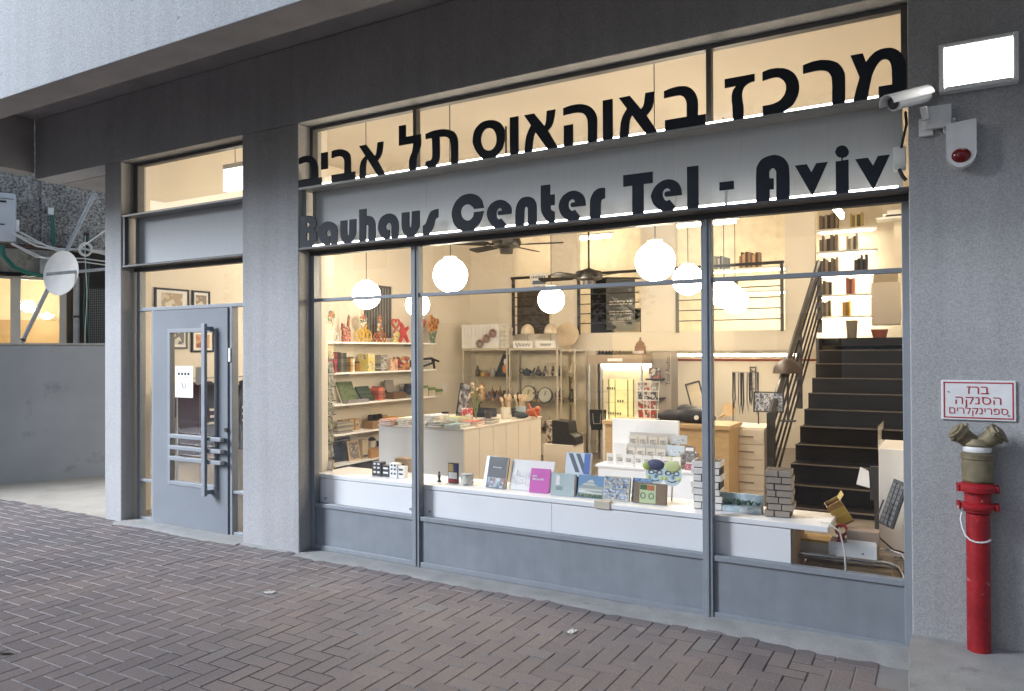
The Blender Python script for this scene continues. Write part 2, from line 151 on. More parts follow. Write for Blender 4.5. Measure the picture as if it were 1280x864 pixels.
[[(-0.423,3.159),(-0.363,3.159),(-0.348,3.11),(-0.344,3.116),(-0.338,3.123),(-0.332,3.131),(-0.325,3.138),(-0.318,3.144),(-0.311,3.15),(-0.304,3.155),(-0.296,3.158),(-0.287,3.161),(-0.278,3.163),(-0.269,3.164),(-0.261,3.164),(-0.252,3.164),(-0.243,3.163),(-0.234,3.162),(-0.226,3.159),(-0.218,3.155),(-0.211,3.151),(-0.204,3.145),(-0.197,3.14),(-0.192,3.133),(-0.186,3.127),(-0.182,3.12),(-0.177,3.112),(-0.174,3.103),(-0.17,3.094),(-0.167,3.084),(-0.165,3.074),(-0.163,3.063),(-0.162,3.052),(-0.162,3.039),(-0.161,3.022),(-0.161,2.997),(-0.161,2.966),(-0.161,2.936),(-0.161,2.914),(-0.29,2.914),(-0.29,2.97),(-0.227,2.97),(-0.227,2.983),(-0.227,3.001),(-0.228,3.019),(-0.228,3.034),(-0.228,3.046),(-0.229,3.055),(-0.23,3.063),(-0.231,3.071),(-0.233,3.078),(-0.235,3.085),(-0.238,3.091),(-0.241,3.097),(-0.244,3.1),(-0.247,3.103),(-0.251,3.105),(-0.255,3.107),(-0.259,3.108),(-0.264,3.108),(-0.268,3.108),(-0.273,3.107),(-0.278,3.104),(-0.283,3.1),(-0.288,3.095),(-0.293,3.089),(-0.298,3.082),(-0.303,3.074),(-0.307,3.066),(-0.311,3.057),(-0.314,3.05),(-0.317,3.043),(-0.32,3.034),(-0.323,3.02),(-0.328,2.996),(-0.334,2.966),(-0.339,2.936),(-0.344,2.914),(-0.411,2.914),(-0.408,2.924),(-0.405,2.937),(-0.402,2.952),(-0.398,2.968),(-0.394,2.985),(-0.388,3.004),(-0.383,3.022),(-0.38,3.036)]]]
ENGLISH = [[[(-4.443,2.677),(-4.431,2.678),(-4.415,2.679),(-4.398,2.681),(-4.382,2.681),(-4.368,2.681),(-4.354,2.68),(-4.34,2.679),(-4.328,2.676),(-4.316,2.672),(-4.306,2.666),(-4.296,2.66),(-4.288,2.652),(-4.281,2.644),(-4.276,2.634),(-4.273,2.625),(-4.27,2.616),(-4.27,2.61),(-4.27,2.603),(-4.272,2.598),(-4.275,2.592),(-4.28,2.586),(-4.287,2.58),(-4.294,2.574),(-4.299,2.57),(-4.293,2.565),(-4.285,2.559),(-4.278,2.552),(-4.272,2.543),(-4.269,2.532),(-4.267,2.518),(-4.266,2.505),(-4.267,2.493),(-4.269,2.484),(-4.271,2.475),(-4.276,2.467),(-4.282,2.46),(-4.291,2.453),(-4.302,2.445),(-4.314,2.439),(-4.322,2.434),(-4.443,2.434)],[(-4.363,2.628),(-4.359,2.627),(-4.354,2.625),(-4.35,2.622),(-4.347,2.618),(-4.346,2.614),(-4.345,2.608),(-4.346,2.603),(-4.347,2.599),(-4.35,2.596),(-4.355,2.594),(-4.359,2.592),(-4.363,2.592),(-4.367,2.593),(-4.37,2.595),(-4.372,2.598),(-4.374,2.601),(-4.375,2.605),(-4.375,2.611),(-4.375,2.616),(-4.374,2.621),(-4.372,2.624),(-4.37,2.626),(-4.367,2.627)],[(-4.363,2.548),(-4.359,2.547),(-4.355,2.545),(-4.35,2.54),(-4.347,2.534),(-4.346,2.526),(-4.345,2.514),(-4.346,2.503),(-4.347,2.495),(-4.35,2.489),(-4.355,2.484),(-4.36,2.482),(-4.364,2.481),(-4.367,2.482),(-4.37,2.486),(-4.373,2.491),(-4.374,2.497),(-4.375,2.506),(-4.376,2.517),(-4.375,2.528),(-4.374,2.537),(-4.373,2.542),(-4.37,2.546),(-4.367,2.548)]],
[[(-4.18,2.434),(-4.187,2.439),(-4.196,2.445),(-4.206,2.452),(-4.215,2.46),(-4.224,2.469),(-4.233,2.479),(-4.24,2.49),(-4.246,2.501),(-4.248,2.513),(-4.249,2.526),(-4.248,2.538),(-4.245,2.55),(-4.242,2.562),(-4.236,2.573),(-4.229,2.583),(-4.221,2.592),(-4.212,2.6),(-4.2,2.606),(-4.188,2.611),(-4.175,2.615),(-4.162,2.616),(-4.149,2.617),(-4.136,2.615),(-4.123,2.613),(-4.111,2.609),(-4.098,2.603),(-4.087,2.597),(-4.078,2.589),(-4.07,2.582),(-4.064,2.573),(-4.058,2.564),(-4.055,2.554),(-4.052,2.543),(-4.05,2.532),(-4.05,2.519),(-4.05,2.505),(-4.05,2.488),(-4.052,2.467),(-4.054,2.448),(-4.055,2.434),(-4.117,2.434),(-4.117,2.525),(-4.12,2.53),(-4.123,2.535),(-4.126,2.541),(-4.13,2.546),(-4.133,2.548),(-4.138,2.549),(-4.142,2.55),(-4.147,2.549),(-4.152,2.547),(-4.158,2.543),(-4.163,2.539),(-4.166,2.534),(-4.166,2.528),(-4.165,2.52),(-4.162,2.512),(-4.158,2.506),(-4.155,2.502),(-4.151,2.5),(-4.147,2.498),(-4.143,2.497),(-4.139,2.497),(-4.134,2.499),(-4.13,2.5),(-4.127,2.502),(-4.127,2.434)]],
[[(-4.02,2.609),(-3.952,2.609),(-3.952,2.502),(-3.95,2.5),(-3.947,2.497),(-3.944,2.495),(-3.941,2.493),(-3.939,2.492),(-3.936,2.489),(-3.933,2.491),(-3.931,2.5),(-3.93,2.522),(-3.929,2.554),(-3.928,2.586),(-3.927,2.61),(-3.861,2.61),(-3.861,2.591),(-3.861,2.565),(-3.862,2.539),(-3.862,2.518),(-3.864,2.505),(-3.866,2.496),(-3.868,2.488),(-3.871,2.481),(-3.875,2.473),(-3.878,2.466),(-3.883,2.46),(-3.888,2.454),(-3.894,2.448),(-3.901,2.442),(-3.908,2.438),(-3.913,2.434),(-3.982,2.434),(-3.987,2.44),(-3.994,2.447),(-4.002,2.455),(-4.007,2.463),(-4.011,2.471),(-4.014,2.479),(-4.016,2.488),(-4.018,2.498),(-4.019,2.507),(-4.019,2.517),(-4.02,2.528),(-4.02,2.541),(-4.02,2.558),(-4.02,2.577),(-4.02,2.595)]],
[[(-3.83,2.677),(-3.762,2.677),(-3.762,2.618),(-3.758,2.619),(-3.752,2.621),(-3.746,2.622),(-3.739,2.622),(-3.732,2.621),(-3.724,2.619),(-3.716,2.617),(-3.709,2.613),(-3.702,2.608),(-3.695,2.602),(-3.69,2.595),(-3.685,2.587),(-3.681,2.58),(-3.678,2.574),(-3.675,2.564),(-3.674,2.549),(-3.674,2.523),(-3.674,2.491),(-3.675,2.458),(-3.676,2.434),(-3.74,2.434),(-3.74,2.541),(-3.741,2.543),(-3.742,2.547),(-3.744,2.55),(-3.745,2.552),(-3.748,2.554),(-3.75,2.554),(-3.753,2.554),(-3.755,2.553),(-3.757,2.554),(-3.76,2.555),(-3.762,2.553),(-3.764,2.543),(-3.765,2.52),(-3.766,2.489),(-3.767,2.457),(-3.768,2.434),(-3.83,2.434)]],
[[(-3.584,2.434),(-3.592,2.44),(-3.604,2.448),(-3.616,2.456),(-3.625,2.466),(-3.632,2.476),(-3.638,2.487),(-3.642,2.498),(-3.645,2.509),(-3.647,2.521),(-3.647,2.533),(-3.645,2.544),(-3.643,2.556),(-3.639,2.566),(-3.633,2.577),(-3.627,2.587),(-3.619,2.595),(-3.61,2.602),(-3.599,2.608),(-3.588,2.613),(-3.577,2.616),(-3.566,2.619),(-3.554,2.62),(-3.542,2.62),(-3.53,2.619),(-3.519,2.617),(-3.508,2.613),(-3.498,2.608),(-3.489,2.602),(-3.481,2.594),(-3.475,2.586),(-3.469,2.577),(-3.464,2.567),(-3.46,2.557),(-3.457,2.547),(-3.456,2.535),(-3.455,2.52),(-3.455,2.5),(-3.457,2.475),(-3.459,2.452),(-3.461,2.434),(-3.52,2.434),(-3.52,2.526),(-3.522,2.531),(-3.524,2.537),(-3.527,2.543),(-3.53,2.547),(-3.535,2.55),(-3.54,2.552),(-3.545,2.553),(-3.55,2.552),(-3.556,2.55),(-3.562,2.546),(-3.568,2.541),(-3.572,2.535),(-3.573,2.529),(-3.573,2.521),(-3.572,2.513),(-3.569,2.507),(-3.566,2.503),(-3.561,2.5),(-3.555,2.498),(-3.551,2.497),(-3.546,2.497),(-3.543,2.498),(-3.539,2.5),(-3.537,2.502),(-3.537,2.434)]],
[[(-3.424,2.614),(-3.357,2.614),(-3.357,2.512),(-3.355,2.509),(-3.352,2.505),(-3.35,2.502),(-3.347,2.5),(-3.345,2.499),(-3.342,2.497),(-3.339,2.499),(-3.337,2.508),(-3.335,2.53),(-3.333,2.561),(-3.332,2.592),(-3.331,2.615),(-3.264,2.615),(-3.264,2.593),(-3.264,2.565),(-3.264,2.535),(-3.265,2.513),(-3.267,2.5),(-3.269,2.493),(-3.272,2.488),(-3.275,2.482),(-3.278,2.475),(-3.282,2.469),(-3.286,2.463),(-3.29,2.457),(-3.295,2.45),(-3.302,2.444),(-3.308,2.438),(-3.313,2.434),(-3.38,2.434),(-3.386,2.44),(-3.394,2.449),(-3.402,2.458),(-3.409,2.466),(-3.414,2.474),(-3.417,2.482),(-3.42,2.49),(-3.423,2.499),(-3.424,2.509),(-3.425,2.52),(-3.426,2.532),(-3.426,2.545),(-3.426,2.562),(-3.425,2.582),(-3.425,2.6)]],
[[(-3.234,2.503),(-3.229,2.504),(-3.223,2.506),(-3.217,2.509),(-3.212,2.513),(-3.207,2.519),(-3.203,2.526),(-3.199,2.534),(-3.195,2.542),(-3.191,2.551),(-3.187,2.56),(-3.183,2.569),(-3.178,2.577),(-3.174,2.584),(-3.17,2.59),(-3.164,2.596),(-3.156,2.601),(-3.144,2.605),(-3.128,2.608),(-3.112,2.61),(-3.1,2.611),(-3.1,2.552),(-3.105,2.55),(-3.112,2.548),(-3.119,2.545),(-3.124,2.54),(-3.127,2.533),(-3.13,2.525),(-3.132,2.515),(-3.135,2.506),(-3.138,2.496),(-3.142,2.486),(-3.146,2.477),(-3.152,2.467),(-3.159,2.458),(-3.169,2.449),(-3.178,2.44),(-3.185,2.434),(-3.234,2.434)]],
[[(-2.719,2.58),(-2.722,2.591),(-2.726,2.607),(-2.731,2.623),(-2.737,2.636),(-2.745,2.647),(-2.754,2.657),(-2.764,2.666),(-2.776,2.673),(-2.788,2.679),(-2.802,2.684),(-2.817,2.687),(-2.832,2.689),(-2.847,2.689),(-2.863,2.688),(-2.879,2.686),(-2.895,2.682),(-2.909,2.676),(-2.922,2.668),(-2.935,2.659),(-2.946,2.649),(-2.956,2.637),(-2.965,2.622),(-2.973,2.608),(-2.978,2.594),(-2.981,2.582),(-2.983,2.57),(-2.983,2.559),(-2.982,2.546),(-2.979,2.533),(-2.975,2.518),(-2.97,2.504),(-2.965,2.492),(-2.958,2.482),(-2.952,2.475),(-2.944,2.468),(-2.936,2.461),(-2.926,2.453),(-2.914,2.446),(-2.904,2.439),(-2.896,2.434),(-2.801,2.434),(-2.794,2.44),(-2.785,2.447),(-2.775,2.456),(-2.766,2.465),(-2.758,2.474),(-2.75,2.483),(-2.744,2.494),(-2.737,2.505),(-2.732,2.518),(-2.727,2.533),(-2.723,2.547),(-2.719,2.558),(-2.799,2.558),(-2.799,2.552),(-2.8,2.545),(-2.802,2.537),(-2.804,2.53),(-2.809,2.524),(-2.814,2.518),(-2.821,2.512),(-2.827,2.508),(-2.834,2.506),(-2.841,2.504),(-2.848,2.504),(-2.855,2.505),(-2.864,2.508),(-2.873,2.512),(-2.882,2.517),(-2.89,2.524),(-2.896,2.531),(-2.901,2.54),(-2.904,2.549),(-2.907,2.559),(-2.907,2.568),(-2.906,2.578),(-2.904,2.588),(-2.901,2.596),(-2.895,2.603),(-2.888,2.609),(-2.88,2.614),(-2.872,2.617),(-2.864,2.619),(-2.855,2.618),(-2.846,2.617),(-2.838,2.615),(-2.83,2.611),(-2.823,2.607),(-2.816,2.601),(-2.81,2.597),(-2.805,2.592),(-2.801,2.587),(-2.799,2.583),(-2.796,2.58)]],
[[(-2.502,2.519),(-2.502,2.528),(-2.501,2.539),(-2.502,2.551),(-2.504,2.561),(-2.508,2.571),(-2.514,2.58),(-2.522,2.589),(-2.53,2.596),(-2.54,2.603),(-2.55,2.61),(-2.561,2.615),(-2.573,2.619),(-2.585,2.621),(-2.597,2.621),(-2.61,2.62),(-2.622,2.618),(-2.633,2.614),(-2.645,2.609),(-2.656,2.603),(-2.665,2.596),(-2.674,2.587),(-2.681,2.577),(-2.687,2.567),(-2.691,2.557),(-2.693,2.547),(-2.694,2.538),(-2.693,2.529),(-2.691,2.519),(-2.688,2.509),(-2.684,2.497),(-2.678,2.486),(-2.671,2.475),(-2.662,2.464),(-2.651,2.452),(-2.639,2.442),(-2.631,2.434),(-2.558,2.434),(-2.541,2.45),(-2.581,2.495),(-2.585,2.494),(-2.59,2.491),(-2.596,2.49),(-2.601,2.49),(-2.605,2.493),(-2.61,2.497),(-2.614,2.502),(-2.617,2.508),(-2.619,2.515),(-2.619,2.524),(-2.619,2.532),(-2.619,2.54),(-2.617,2.547),(-2.615,2.553),(-2.611,2.558),(-2.608,2.562),(-2.604,2.565),(-2.599,2.567),(-2.594,2.567),(-2.589,2.567),(-2.585,2.566),(-2.582,2.563),(-2.579,2.559),(-2.577,2.557),(-2.576,2.554),(-2.576,2.551),(-2.576,2.549),(-2.577,2.547),(-2.582,2.547),(-2.588,2.547),(-2.595,2.547),(-2.6,2.546),(-2.604,2.543),(-2.606,2.54),(-2.607,2.536),(-2.608,2.532),(-2.607,2.528),(-2.605,2.525),(-2.602,2.522),(-2.6,2.519)]],
[[(-2.471,2.434),(-2.471,2.453),(-2.471,2.478),(-2.471,2.504),(-2.47,2.526),(-2.468,2.542),(-2.465,2.556),(-2.461,2.568),(-2.456,2.579),(-2.45,2.59),(-2.442,2.599),(-2.434,2.607),(-2.425,2.613),(-2.415,2.617),(-2.404,2.619),(-2.394,2.62),(-2.383,2.62),(-2.372,2.619),(-2.361,2.617),(-2.351,2.613),(-2.342,2.608),(-2.334,2.603),(-2.328,2.596),(-2.323,2.588),(-2.318,2.579),(-2.315,2.571),(-2.313,2.563),(-2.312,2.553),(-2.311,2.538),(-2.311,2.514),(-2.311,2.485),(-2.312,2.456),(-2.312,2.434),(-2.375,2.434),(-2.375,2.54),(-2.377,2.543),(-2.379,2.547),(-2.381,2.551),(-2.383,2.554),(-2.386,2.555),(-2.388,2.555),(-2.391,2.555),(-2.394,2.553),(-2.396,2.552),(-2.398,2.552),(-2.4,2.548),(-2.402,2.538),(-2.404,2.516),(-2.405,2.486),(-2.406,2.456),(-2.407,2.434)]],
[[(-2.278,2.681),(-2.212,2.681),(-2.212,2.614),(-2.179,2.614),(-2.179,2.544),(-2.207,2.545),(-2.208,2.542),(-2.208,2.537),(-2.208,2.532),(-2.208,2.527),(-2.207,2.523),(-2.205,2.52),(-2.204,2.516),(-2.201,2.513),(-2.196,2.51),(-2.19,2.507),(-2.184,2.504),(-2.179,2.502),(-2.179,2.434),(-2.221,2.434),(-2.228,2.442),(-2.238,2.452),(-2.248,2.463),(-2.256,2.474),(-2.262,2.484),(-2.268,2.494),(-2.273,2.504),(-2.276,2.516),(-2.278,2.53),(-2.279,2.544),(-2.279,2.56),(-2.279,2.579),(-2.279,2.604),(-2.279,2.633),(-2.278,2.66)]],
[[(-1.959,2.519),(-1.96,2.527),(-1.961,2.538),(-1.962,2.549),(-1.965,2.56),(-1.968,2.57),(-1.973,2.579),(-1.978,2.589),(-1.986,2.597),(-1.995,2.604),(-2.005,2.611),(-2.017,2.616),(-2.029,2.62),(-2.04,2.622),(-2.053,2.622),(-2.065,2.621),(-2.077,2.618),(-2.089,2.614),(-2.1,2.608),(-2.111,2.602),(-2.121,2.594),(-2.129,2.584),(-2.136,2.574),(-2.142,2.563),(-2.146,2.552),(-2.148,2.543),(-2.149,2.535),(-2.149,2.526),(-2.147,2.517),(-2.144,2.506),(-2.14,2.494),(-2.134,2.482),(-2.127,2.471),(-2.116,2.46),(-2.104,2.45),(-2.092,2.441),(-2.083,2.434),(-2.01,2.434),(-1.998,2.452),(-2.034,2.5),(-2.038,2.498),(-2.043,2.496),(-2.048,2.494),(-2.053,2.494),(-2.058,2.496),(-2.064,2.5),(-2.069,2.504),(-2.073,2.509),(-2.076,2.515),(-2.078,2.522),(-2.08,2.53),(-2.08,2.537),(-2.08,2.544),(-2.078,2.551),(-2.076,2.557),(-2.072,2.562),(-2.068,2.566),(-2.062,2.568),(-2.056,2.569),(-2.051,2.569),(-2.046,2.567),(-2.042,2.564),(-2.038,2.56),(-2.036,2.557),(-2.034,2.554),(-2.034,2.551),(-2.034,2.549),(-2.034,2.547),(-2.038,2.547),(-2.045,2.547),(-2.051,2.547),(-2.056,2.546),(-2.059,2.543),(-2.062,2.54),(-2.064,2.537),(-2.065,2.533),(-2.064,2.53),(-2.063,2.526),(-2.061,2.522),(-2.06,2.519)]],
[[(-1.93,2.434),(-1.93,2.455),(-1.93,2.483),(-1.93,2.512),(-1.929,2.534),(-1.928,2.548),(-1.926,2.557),(-1.923,2.565),(-1.919,2.572),(-1.915,2.581),(-1.909,2.59),(-1.903,2.598),(-1.896,2.604),(-1.888,2.609),(-1.88,2.613),(-1.872,2.616),(-1.863,2.618),(-1.854,2.618),(-1.844,2.618),(-1.835,2.617),(-1.828,2.616),(-1.828,2.551),(-1.832,2.551),(-1.837,2.55),(-1.842,2.549),(-1.847,2.547),(-1.85,2.545),(-1.852,2.543),(-1.854,2.537),(-1.856,2.527),(-1.857,2.507),(-1.858,2.48),(-1.858,2.454),(-1.858,2.434)]],
[[(-1.706,2.679),(-1.518,2.679),(-1.518,2.611),(-1.576,2.611),(-1.576,2.434),(-1.648,2.434),(-1.648,2.609),(-1.706,2.609)]],
[[(-1.339,2.519),(-1.34,2.527),(-1.341,2.538),(-1.342,2.549),(-1.344,2.56),(-1.349,2.571),(-1.354,2.582),(-1.36,2.592),(-1.368,2.6),(-1.378,2.607),(-1.39,2.613),(-1.402,2.617),(-1.414,2.62),(-1.426,2.621),(-1.437,2.62),(-1.449,2.618),(-1.46,2.615),(-1.472,2.609),(-1.483,2.603),(-1.494,2.595),(-1.503,2.586),(-1.511,2.576),(-1.518,2.564),(-1.523,2.553),(-1.527,2.543),(-1.529,2.536),(-1.53,2.53),(-1.529,2.524),(-1.527,2.517),(-1.524,2.507),(-1.52,2.496),(-1.515,2.484),(-1.508,2.474),(-1.497,2.463),(-1.484,2.452),(-1.471,2.442),(-1.461,2.434),(-1.396,2.434),(-1.377,2.453),(-1.415,2.5),(-1.418,2.498),(-1.422,2.496),(-1.427,2.494),(-1.432,2.494),(-1.436,2.496),(-1.441,2.499),(-1.446,2.504),(-1.449,2.509),(-1.452,2.515),(-1.455,2.522),(-1.457,2.529),(-1.458,2.536),(-1.457,2.543),(-1.455,2.55),(-1.452,2.556),(-1.449,2.561),(-1.445,2.565),(-1.44,2.567),(-1.434,2.568),(-1.43,2.569),(-1.425,2.568),(-1.421,2.566),(-1.418,2.563),(-1.414,2.561),(-1.412,2.558),(-1.41,2.555),(-1.408,2.552),(-1.407,2.55),(-1.413,2.55),(-1.421,2.55),(-1.43,2.55),(-1.436,2.548),(-1.44,2.546),(-1.443,2.542),(-1.445,2.538),(-1.445,2.534),(-1.444,2.53),(-1.442,2.526),(-1.44,2.522),(-1.438,2.519)]],
[[(-1.307,2.68),(-1.24,2.68),(-1.24,2.434),(-1.307,2.434)]],
[[(-1.118,2.567),(-1.036,2.567),(-1.036,2.52),(-1.118,2.52)]],
[[(-0.913,2.434),(-0.913,2.468),(-0.913,2.514),(-0.913,2.561),(-0.912,2.596),(-0.911,2.615),(-0.91,2.625),(-0.908,2.63),(-0.905,2.637),(-0.9,2.646),(-0.895,2.655),(-0.888,2.663),(-0.881,2.669),(-0.872,2.674),(-0.861,2.678),(-0.851,2.681),(-0.84,2.683),(-0.83,2.684),(-0.82,2.685),(-0.81,2.684),(-0.8,2.681),(-0.79,2.678),(-0.781,2.673),(-0.772,2.667),(-0.764,2.661),(-0.757,2.653),(-0.751,2.644),(-0.745,2.634),(-0.741,2.623),(-0.738,2.614),(-0.737,2.605),(-0.736,2.593),(-0.735,2.574),(-0.734,2.543),(-0.734,2.503),(-0.734,2.463),(-0.735,2.434),(-0.804,2.434),(-0.804,2.59),(-0.806,2.594),(-0.808,2.599),(-0.811,2.604),(-0.814,2.608),(-0.817,2.611),(-0.82,2.612),(-0.824,2.612),(-0.827,2.612),(-0.831,2.61),(-0.834,2.608),(-0.837,2.605),(-0.839,2.601),(-0.841,2.597),(-0.842,2.593),(-0.842,2.589),(-0.842,2.584),(-0.842,2.577),(-0.842,2.57),(-0.841,2.563),(-0.841,2.557),(-0.818,2.555),(-0.818,2.494),(-0.84,2.495),(-0.84,2.434)]],
[[(-0.706,2.611),(-0.644,2.611),(-0.621,2.564),(-0.596,2.61),(-0.539,2.61),(-0.617,2.434)]],
[[(-0.499,2.607),(-0.471,2.607),(-0.471,2.626),(-0.464,2.626),(-0.465,2.608),(-0.436,2.609),(-0.436,2.434),(-0.499,2.434)]],
[[(-0.466,2.688),(-0.461,2.687),(-0.456,2.685),(-0.451,2.682),(-0.447,2.678),(-0.443,2.674),(-0.44,2.668),(-0.437,2.662),(-0.435,2.657),(-0.434,2.652),(-0.434,2.648),(-0.435,2.644),(-0.436,2.64),(-0.438,2.636),(-0.441,2.633),(-0.444,2.629),(-0.447,2.627),(-0.452,2.625),(-0.456,2.624),(-0.462,2.623),(-0.467,2.623),(-0.472,2.624),(-0.477,2.626),(-0.483,2.628),(-0.487,2.631),(-0.491,2.634),(-0.494,2.639),(-0.497,2.644),(-0.499,2.649),(-0.501,2.652),(-0.501,2.656),(-0.501,2.659),(-0.5,2.662),(-0.498,2.667),(-0.496,2.673),(-0.492,2.679),(-0.488,2.683),(-0.483,2.685),(-0.478,2.687),(-0.472,2.688)]],
[[(-0.404,2.606),(-0.342,2.606),(-0.319,2.562),(-0.296,2.609),(-0.24,2.609),(-0.318,2.434)]]]

# ------------------------------------------------------------------ materials
MATS = {}
def newmat(key):
    m = bpy.data.materials.new(key)
    m.use_nodes = True
    nt = m.node_tree
    return m, nt, nt.nodes['Principled BSDF'], nt.nodes, nt.links

def ramp(nd, lk, fac, cols, const=False):
    r = nd.new('ShaderNodeValToRGB')
    e = r.color_ramp.elements
    r.color_ramp.interpolation = 'CONSTANT' if const else 'LINEAR'
    while len(e) < len(cols):
        e.new(0.5)
    for i, (p, c) in enumerate(cols):
        e[i].position = p
        e[i].color = (*c, 1)
    lk.new(fac, r.inputs[0])
    return r.outputs[0]

def noise(nd, lk, co, scale, detail=4, rough=.55):
    n = nd.new('ShaderNodeTexNoise')
    n.inputs['Scale'].default_value = scale
    n.inputs['Detail'].default_value = detail
    n.inputs['Roughness'].default_value = rough
    lk.new(co, n.inputs['Vector'])
    return n.outputs[0]

def sc(c, k):
    return tuple(max(0, min(1, v * k)) for v in c)

def mat(key, color=(.5, .5, .5), rough=.6, metal=0.0, var=.10, nscale=6, bump=0.0, bscale=120, spec=.5,
        fine=0.0, fscale=300, emit=0.0, stretch=None, stain=None, coat=0, streak=0):
    """painted / plain surface: large mottling, optional fine speckle, optional stains, bump and roughness wear"""
    if key in MATS:
        return MATS[key]
    m, nt, b, nd, lk = newmat(key)
    tc = nd.new('ShaderNodeTexCoord')
    co = tc.outputs['Object']
    if stretch:
        mp = nd.new('ShaderNodeMapping')
        mp.inputs['Scale'].default_value = stretch
        lk.new(co, mp.inputs['Vector'])
        co = mp.outputs[0]
    n1 = noise(nd, lk, co, nscale)
    c = ramp(nd, lk, n1, [(.3, sc(color, 1 - var)), (.7, sc(color, 1 + var))])
    if streak:
        mp = nd.new('ShaderNodeMapping'); mp.inputs['Scale'].default_value = (9, 9, .5)
        lk.new(tc.outputs['Object'], mp.inputs['Vector'])
        f = ramp(nd, lk, noise(nd, lk, mp.outputs[0], 1.0, 5, .6), [(.35, (1 - streak,) * 3), (.6, (1, 1, 1))])
        mx = nd.new('ShaderNodeMix'); mx.data_type = 'RGBA'; mx.blend_type = 'MULTIPLY'; mx.inputs[0].default_value = 1
        lk.new(c, mx.inputs[6]); lk.new(f, mx.inputs[7]); c = mx.outputs[2]
    if fine:
        n2 = noise(nd, lk, tc.outputs['Object'], fscale, 2)
        f = ramp(nd, lk, n2, [(.3, (1 - fine,) * 3), (.7, (1 + 0 * fine,) * 3)])
        mx = nd.new('ShaderNodeMix'); mx.data_type = 'RGBA'; mx.blend_type = 'MULTIPLY'
        mx.inputs[0].default_value = 1
        lk.new(c, mx.inputs[6]); lk.new(f, mx.inputs[7]); c = mx.outputs[2]
    if stain:
        n3 = noise(nd, lk, tc.outputs['Object'], stain[1], 6, .65)
        f = ramp(nd, lk, n3, [(stain[2], (0, 0, 0)), (stain[2] + .08, (1, 1, 1))])
        mx = nd.new('ShaderNodeMix'); mx.data_type = 'RGBA'
        mlt = nd.new('ShaderNodeMath'); mlt.operation = 'MULTIPLY'; mlt.inputs[1].default_value = stain[3]
        lk.new(f, mlt.inputs[0]); lk.new(mlt.outputs[0], mx.inputs[0])
        lk.new(c, mx.inputs[6]); mx.inputs[7].default_value = (*stain[0], 1); c = mx.outputs[2]
    lk.new(c, b.inputs['Base Color'])
    rr = ramp(nd, lk, n1, [(.25, (max(.02, rough - .08),) * 3), (.75, (min(1, rough + .08),) * 3)])
    lk.new(rr, b.inputs['Roughness'])
    b.inputs['Metallic'].default_value = metal
    b.inputs['Specular IOR Level'].default_value = spec
    if coat:
        b.inputs['Coat Weight'].default_value = coat
    if bump:
        n4 = noise(nd, lk, tc.outputs['Object'], bscale, 3)
        bp = nd.new('ShaderNodeBump')
        bp.inputs['Strength'].default_value = bump
        bp.inputs['Distance'].default_value = .004
        lk.new(n4, bp.inputs['Height'])
        lk.new(bp.outputs[0], b.inputs['Normal'])
    if emit:
        lk.new(c, b.inputs['Emission Color'])
        b.inputs['Emission Strength'].default_value = emit
    MATS[key] = m
    return m

def glow(key, color, strength):
    if key in MATS:
        return MATS[key]
    m, nt, b, nd, lk = newmat(key)
    b.inputs['Base Color'].default_value = (.8, .8, .8, 1)
    b.inputs['Emission Color'].default_value = (*color, 1)
    b.inputs['Emission Strength'].default_value = strength
    MATS[key] = m
    return m

def glassmat(key, tint=(1, 1, 1), rough=0.0, refl=1.0, film=0):
    if key in MATS:
        return MATS[key]
    m, nt, b, nd, lk = newmat(key)
    nd.remove(b)
    t = nd.new('ShaderNodeBsdfTransparent'); t.inputs[0].default_value = (*tint, 1)
    g = nd.new('ShaderNodeBsdfGlossy'); g.inputs['Roughness'].default_value = rough
    f = nd.new('ShaderNodeFresnel'); f.inputs[0].default_value = 1.5
    k = nd.new('ShaderNodeMath'); k.operation = 'MULTIPLY'; k.inputs[1].default_value = refl
    mx = nd.new('ShaderNodeMixShader')
    ge = nd.new('ShaderNodeNewGeometry')                 # the far face of the sheet only lets light through
    inv = nd.new('ShaderNodeMath'); inv.operation = 'SUBTRACT'; inv.inputs[0].default_value = 1
    lk.new(ge.outputs['Backfacing'], inv.inputs[1])
    k2 = nd.new('ShaderNodeMath'); k2.operation = 'MULTIPLY'
    lk.new(f.outputs[0], k.inputs[0]); lk.new(k.outputs[0], k2.inputs[0]); lk.new(inv.outputs[0], k2.inputs[1]); lk.new(k2.outputs[0], mx.inputs[0])
    lk.new(t.outputs[0], mx.inputs[1]); lk.new(g.outputs[0], mx.inputs[2])
    out = mx.outputs[0]
    if film:
        tc = nd.new('ShaderNodeTexCoord')
        mp = nd.new('ShaderNodeMapping'); mp.inputs['Scale'].default_value = (2.2, 1, .8)
        lk.new(tc.outputs['Object'], mp.inputs['Vector'])
        f2 = ramp(nd, lk, noise(nd, lk, mp.outputs[0], 1.6, 6, .7), [(.4, (film * .25,) * 3), (.75, (film,) * 3)])
        df = nd.new('ShaderNodeBsdfDiffuse'); df.inputs[0].default_value = (.7, .7, .7, 1)
        m3 = nd.new('ShaderNodeMixShader'); lk.new(f2, m3.inputs[0]); lk.new(out, m3.inputs[1]); lk.new(df.outputs[0], m3.inputs[2]); out = m3.outputs[0]
    lk.new(out, nd['Material Output'].inputs[0])
    MATS[key] = m
    return m

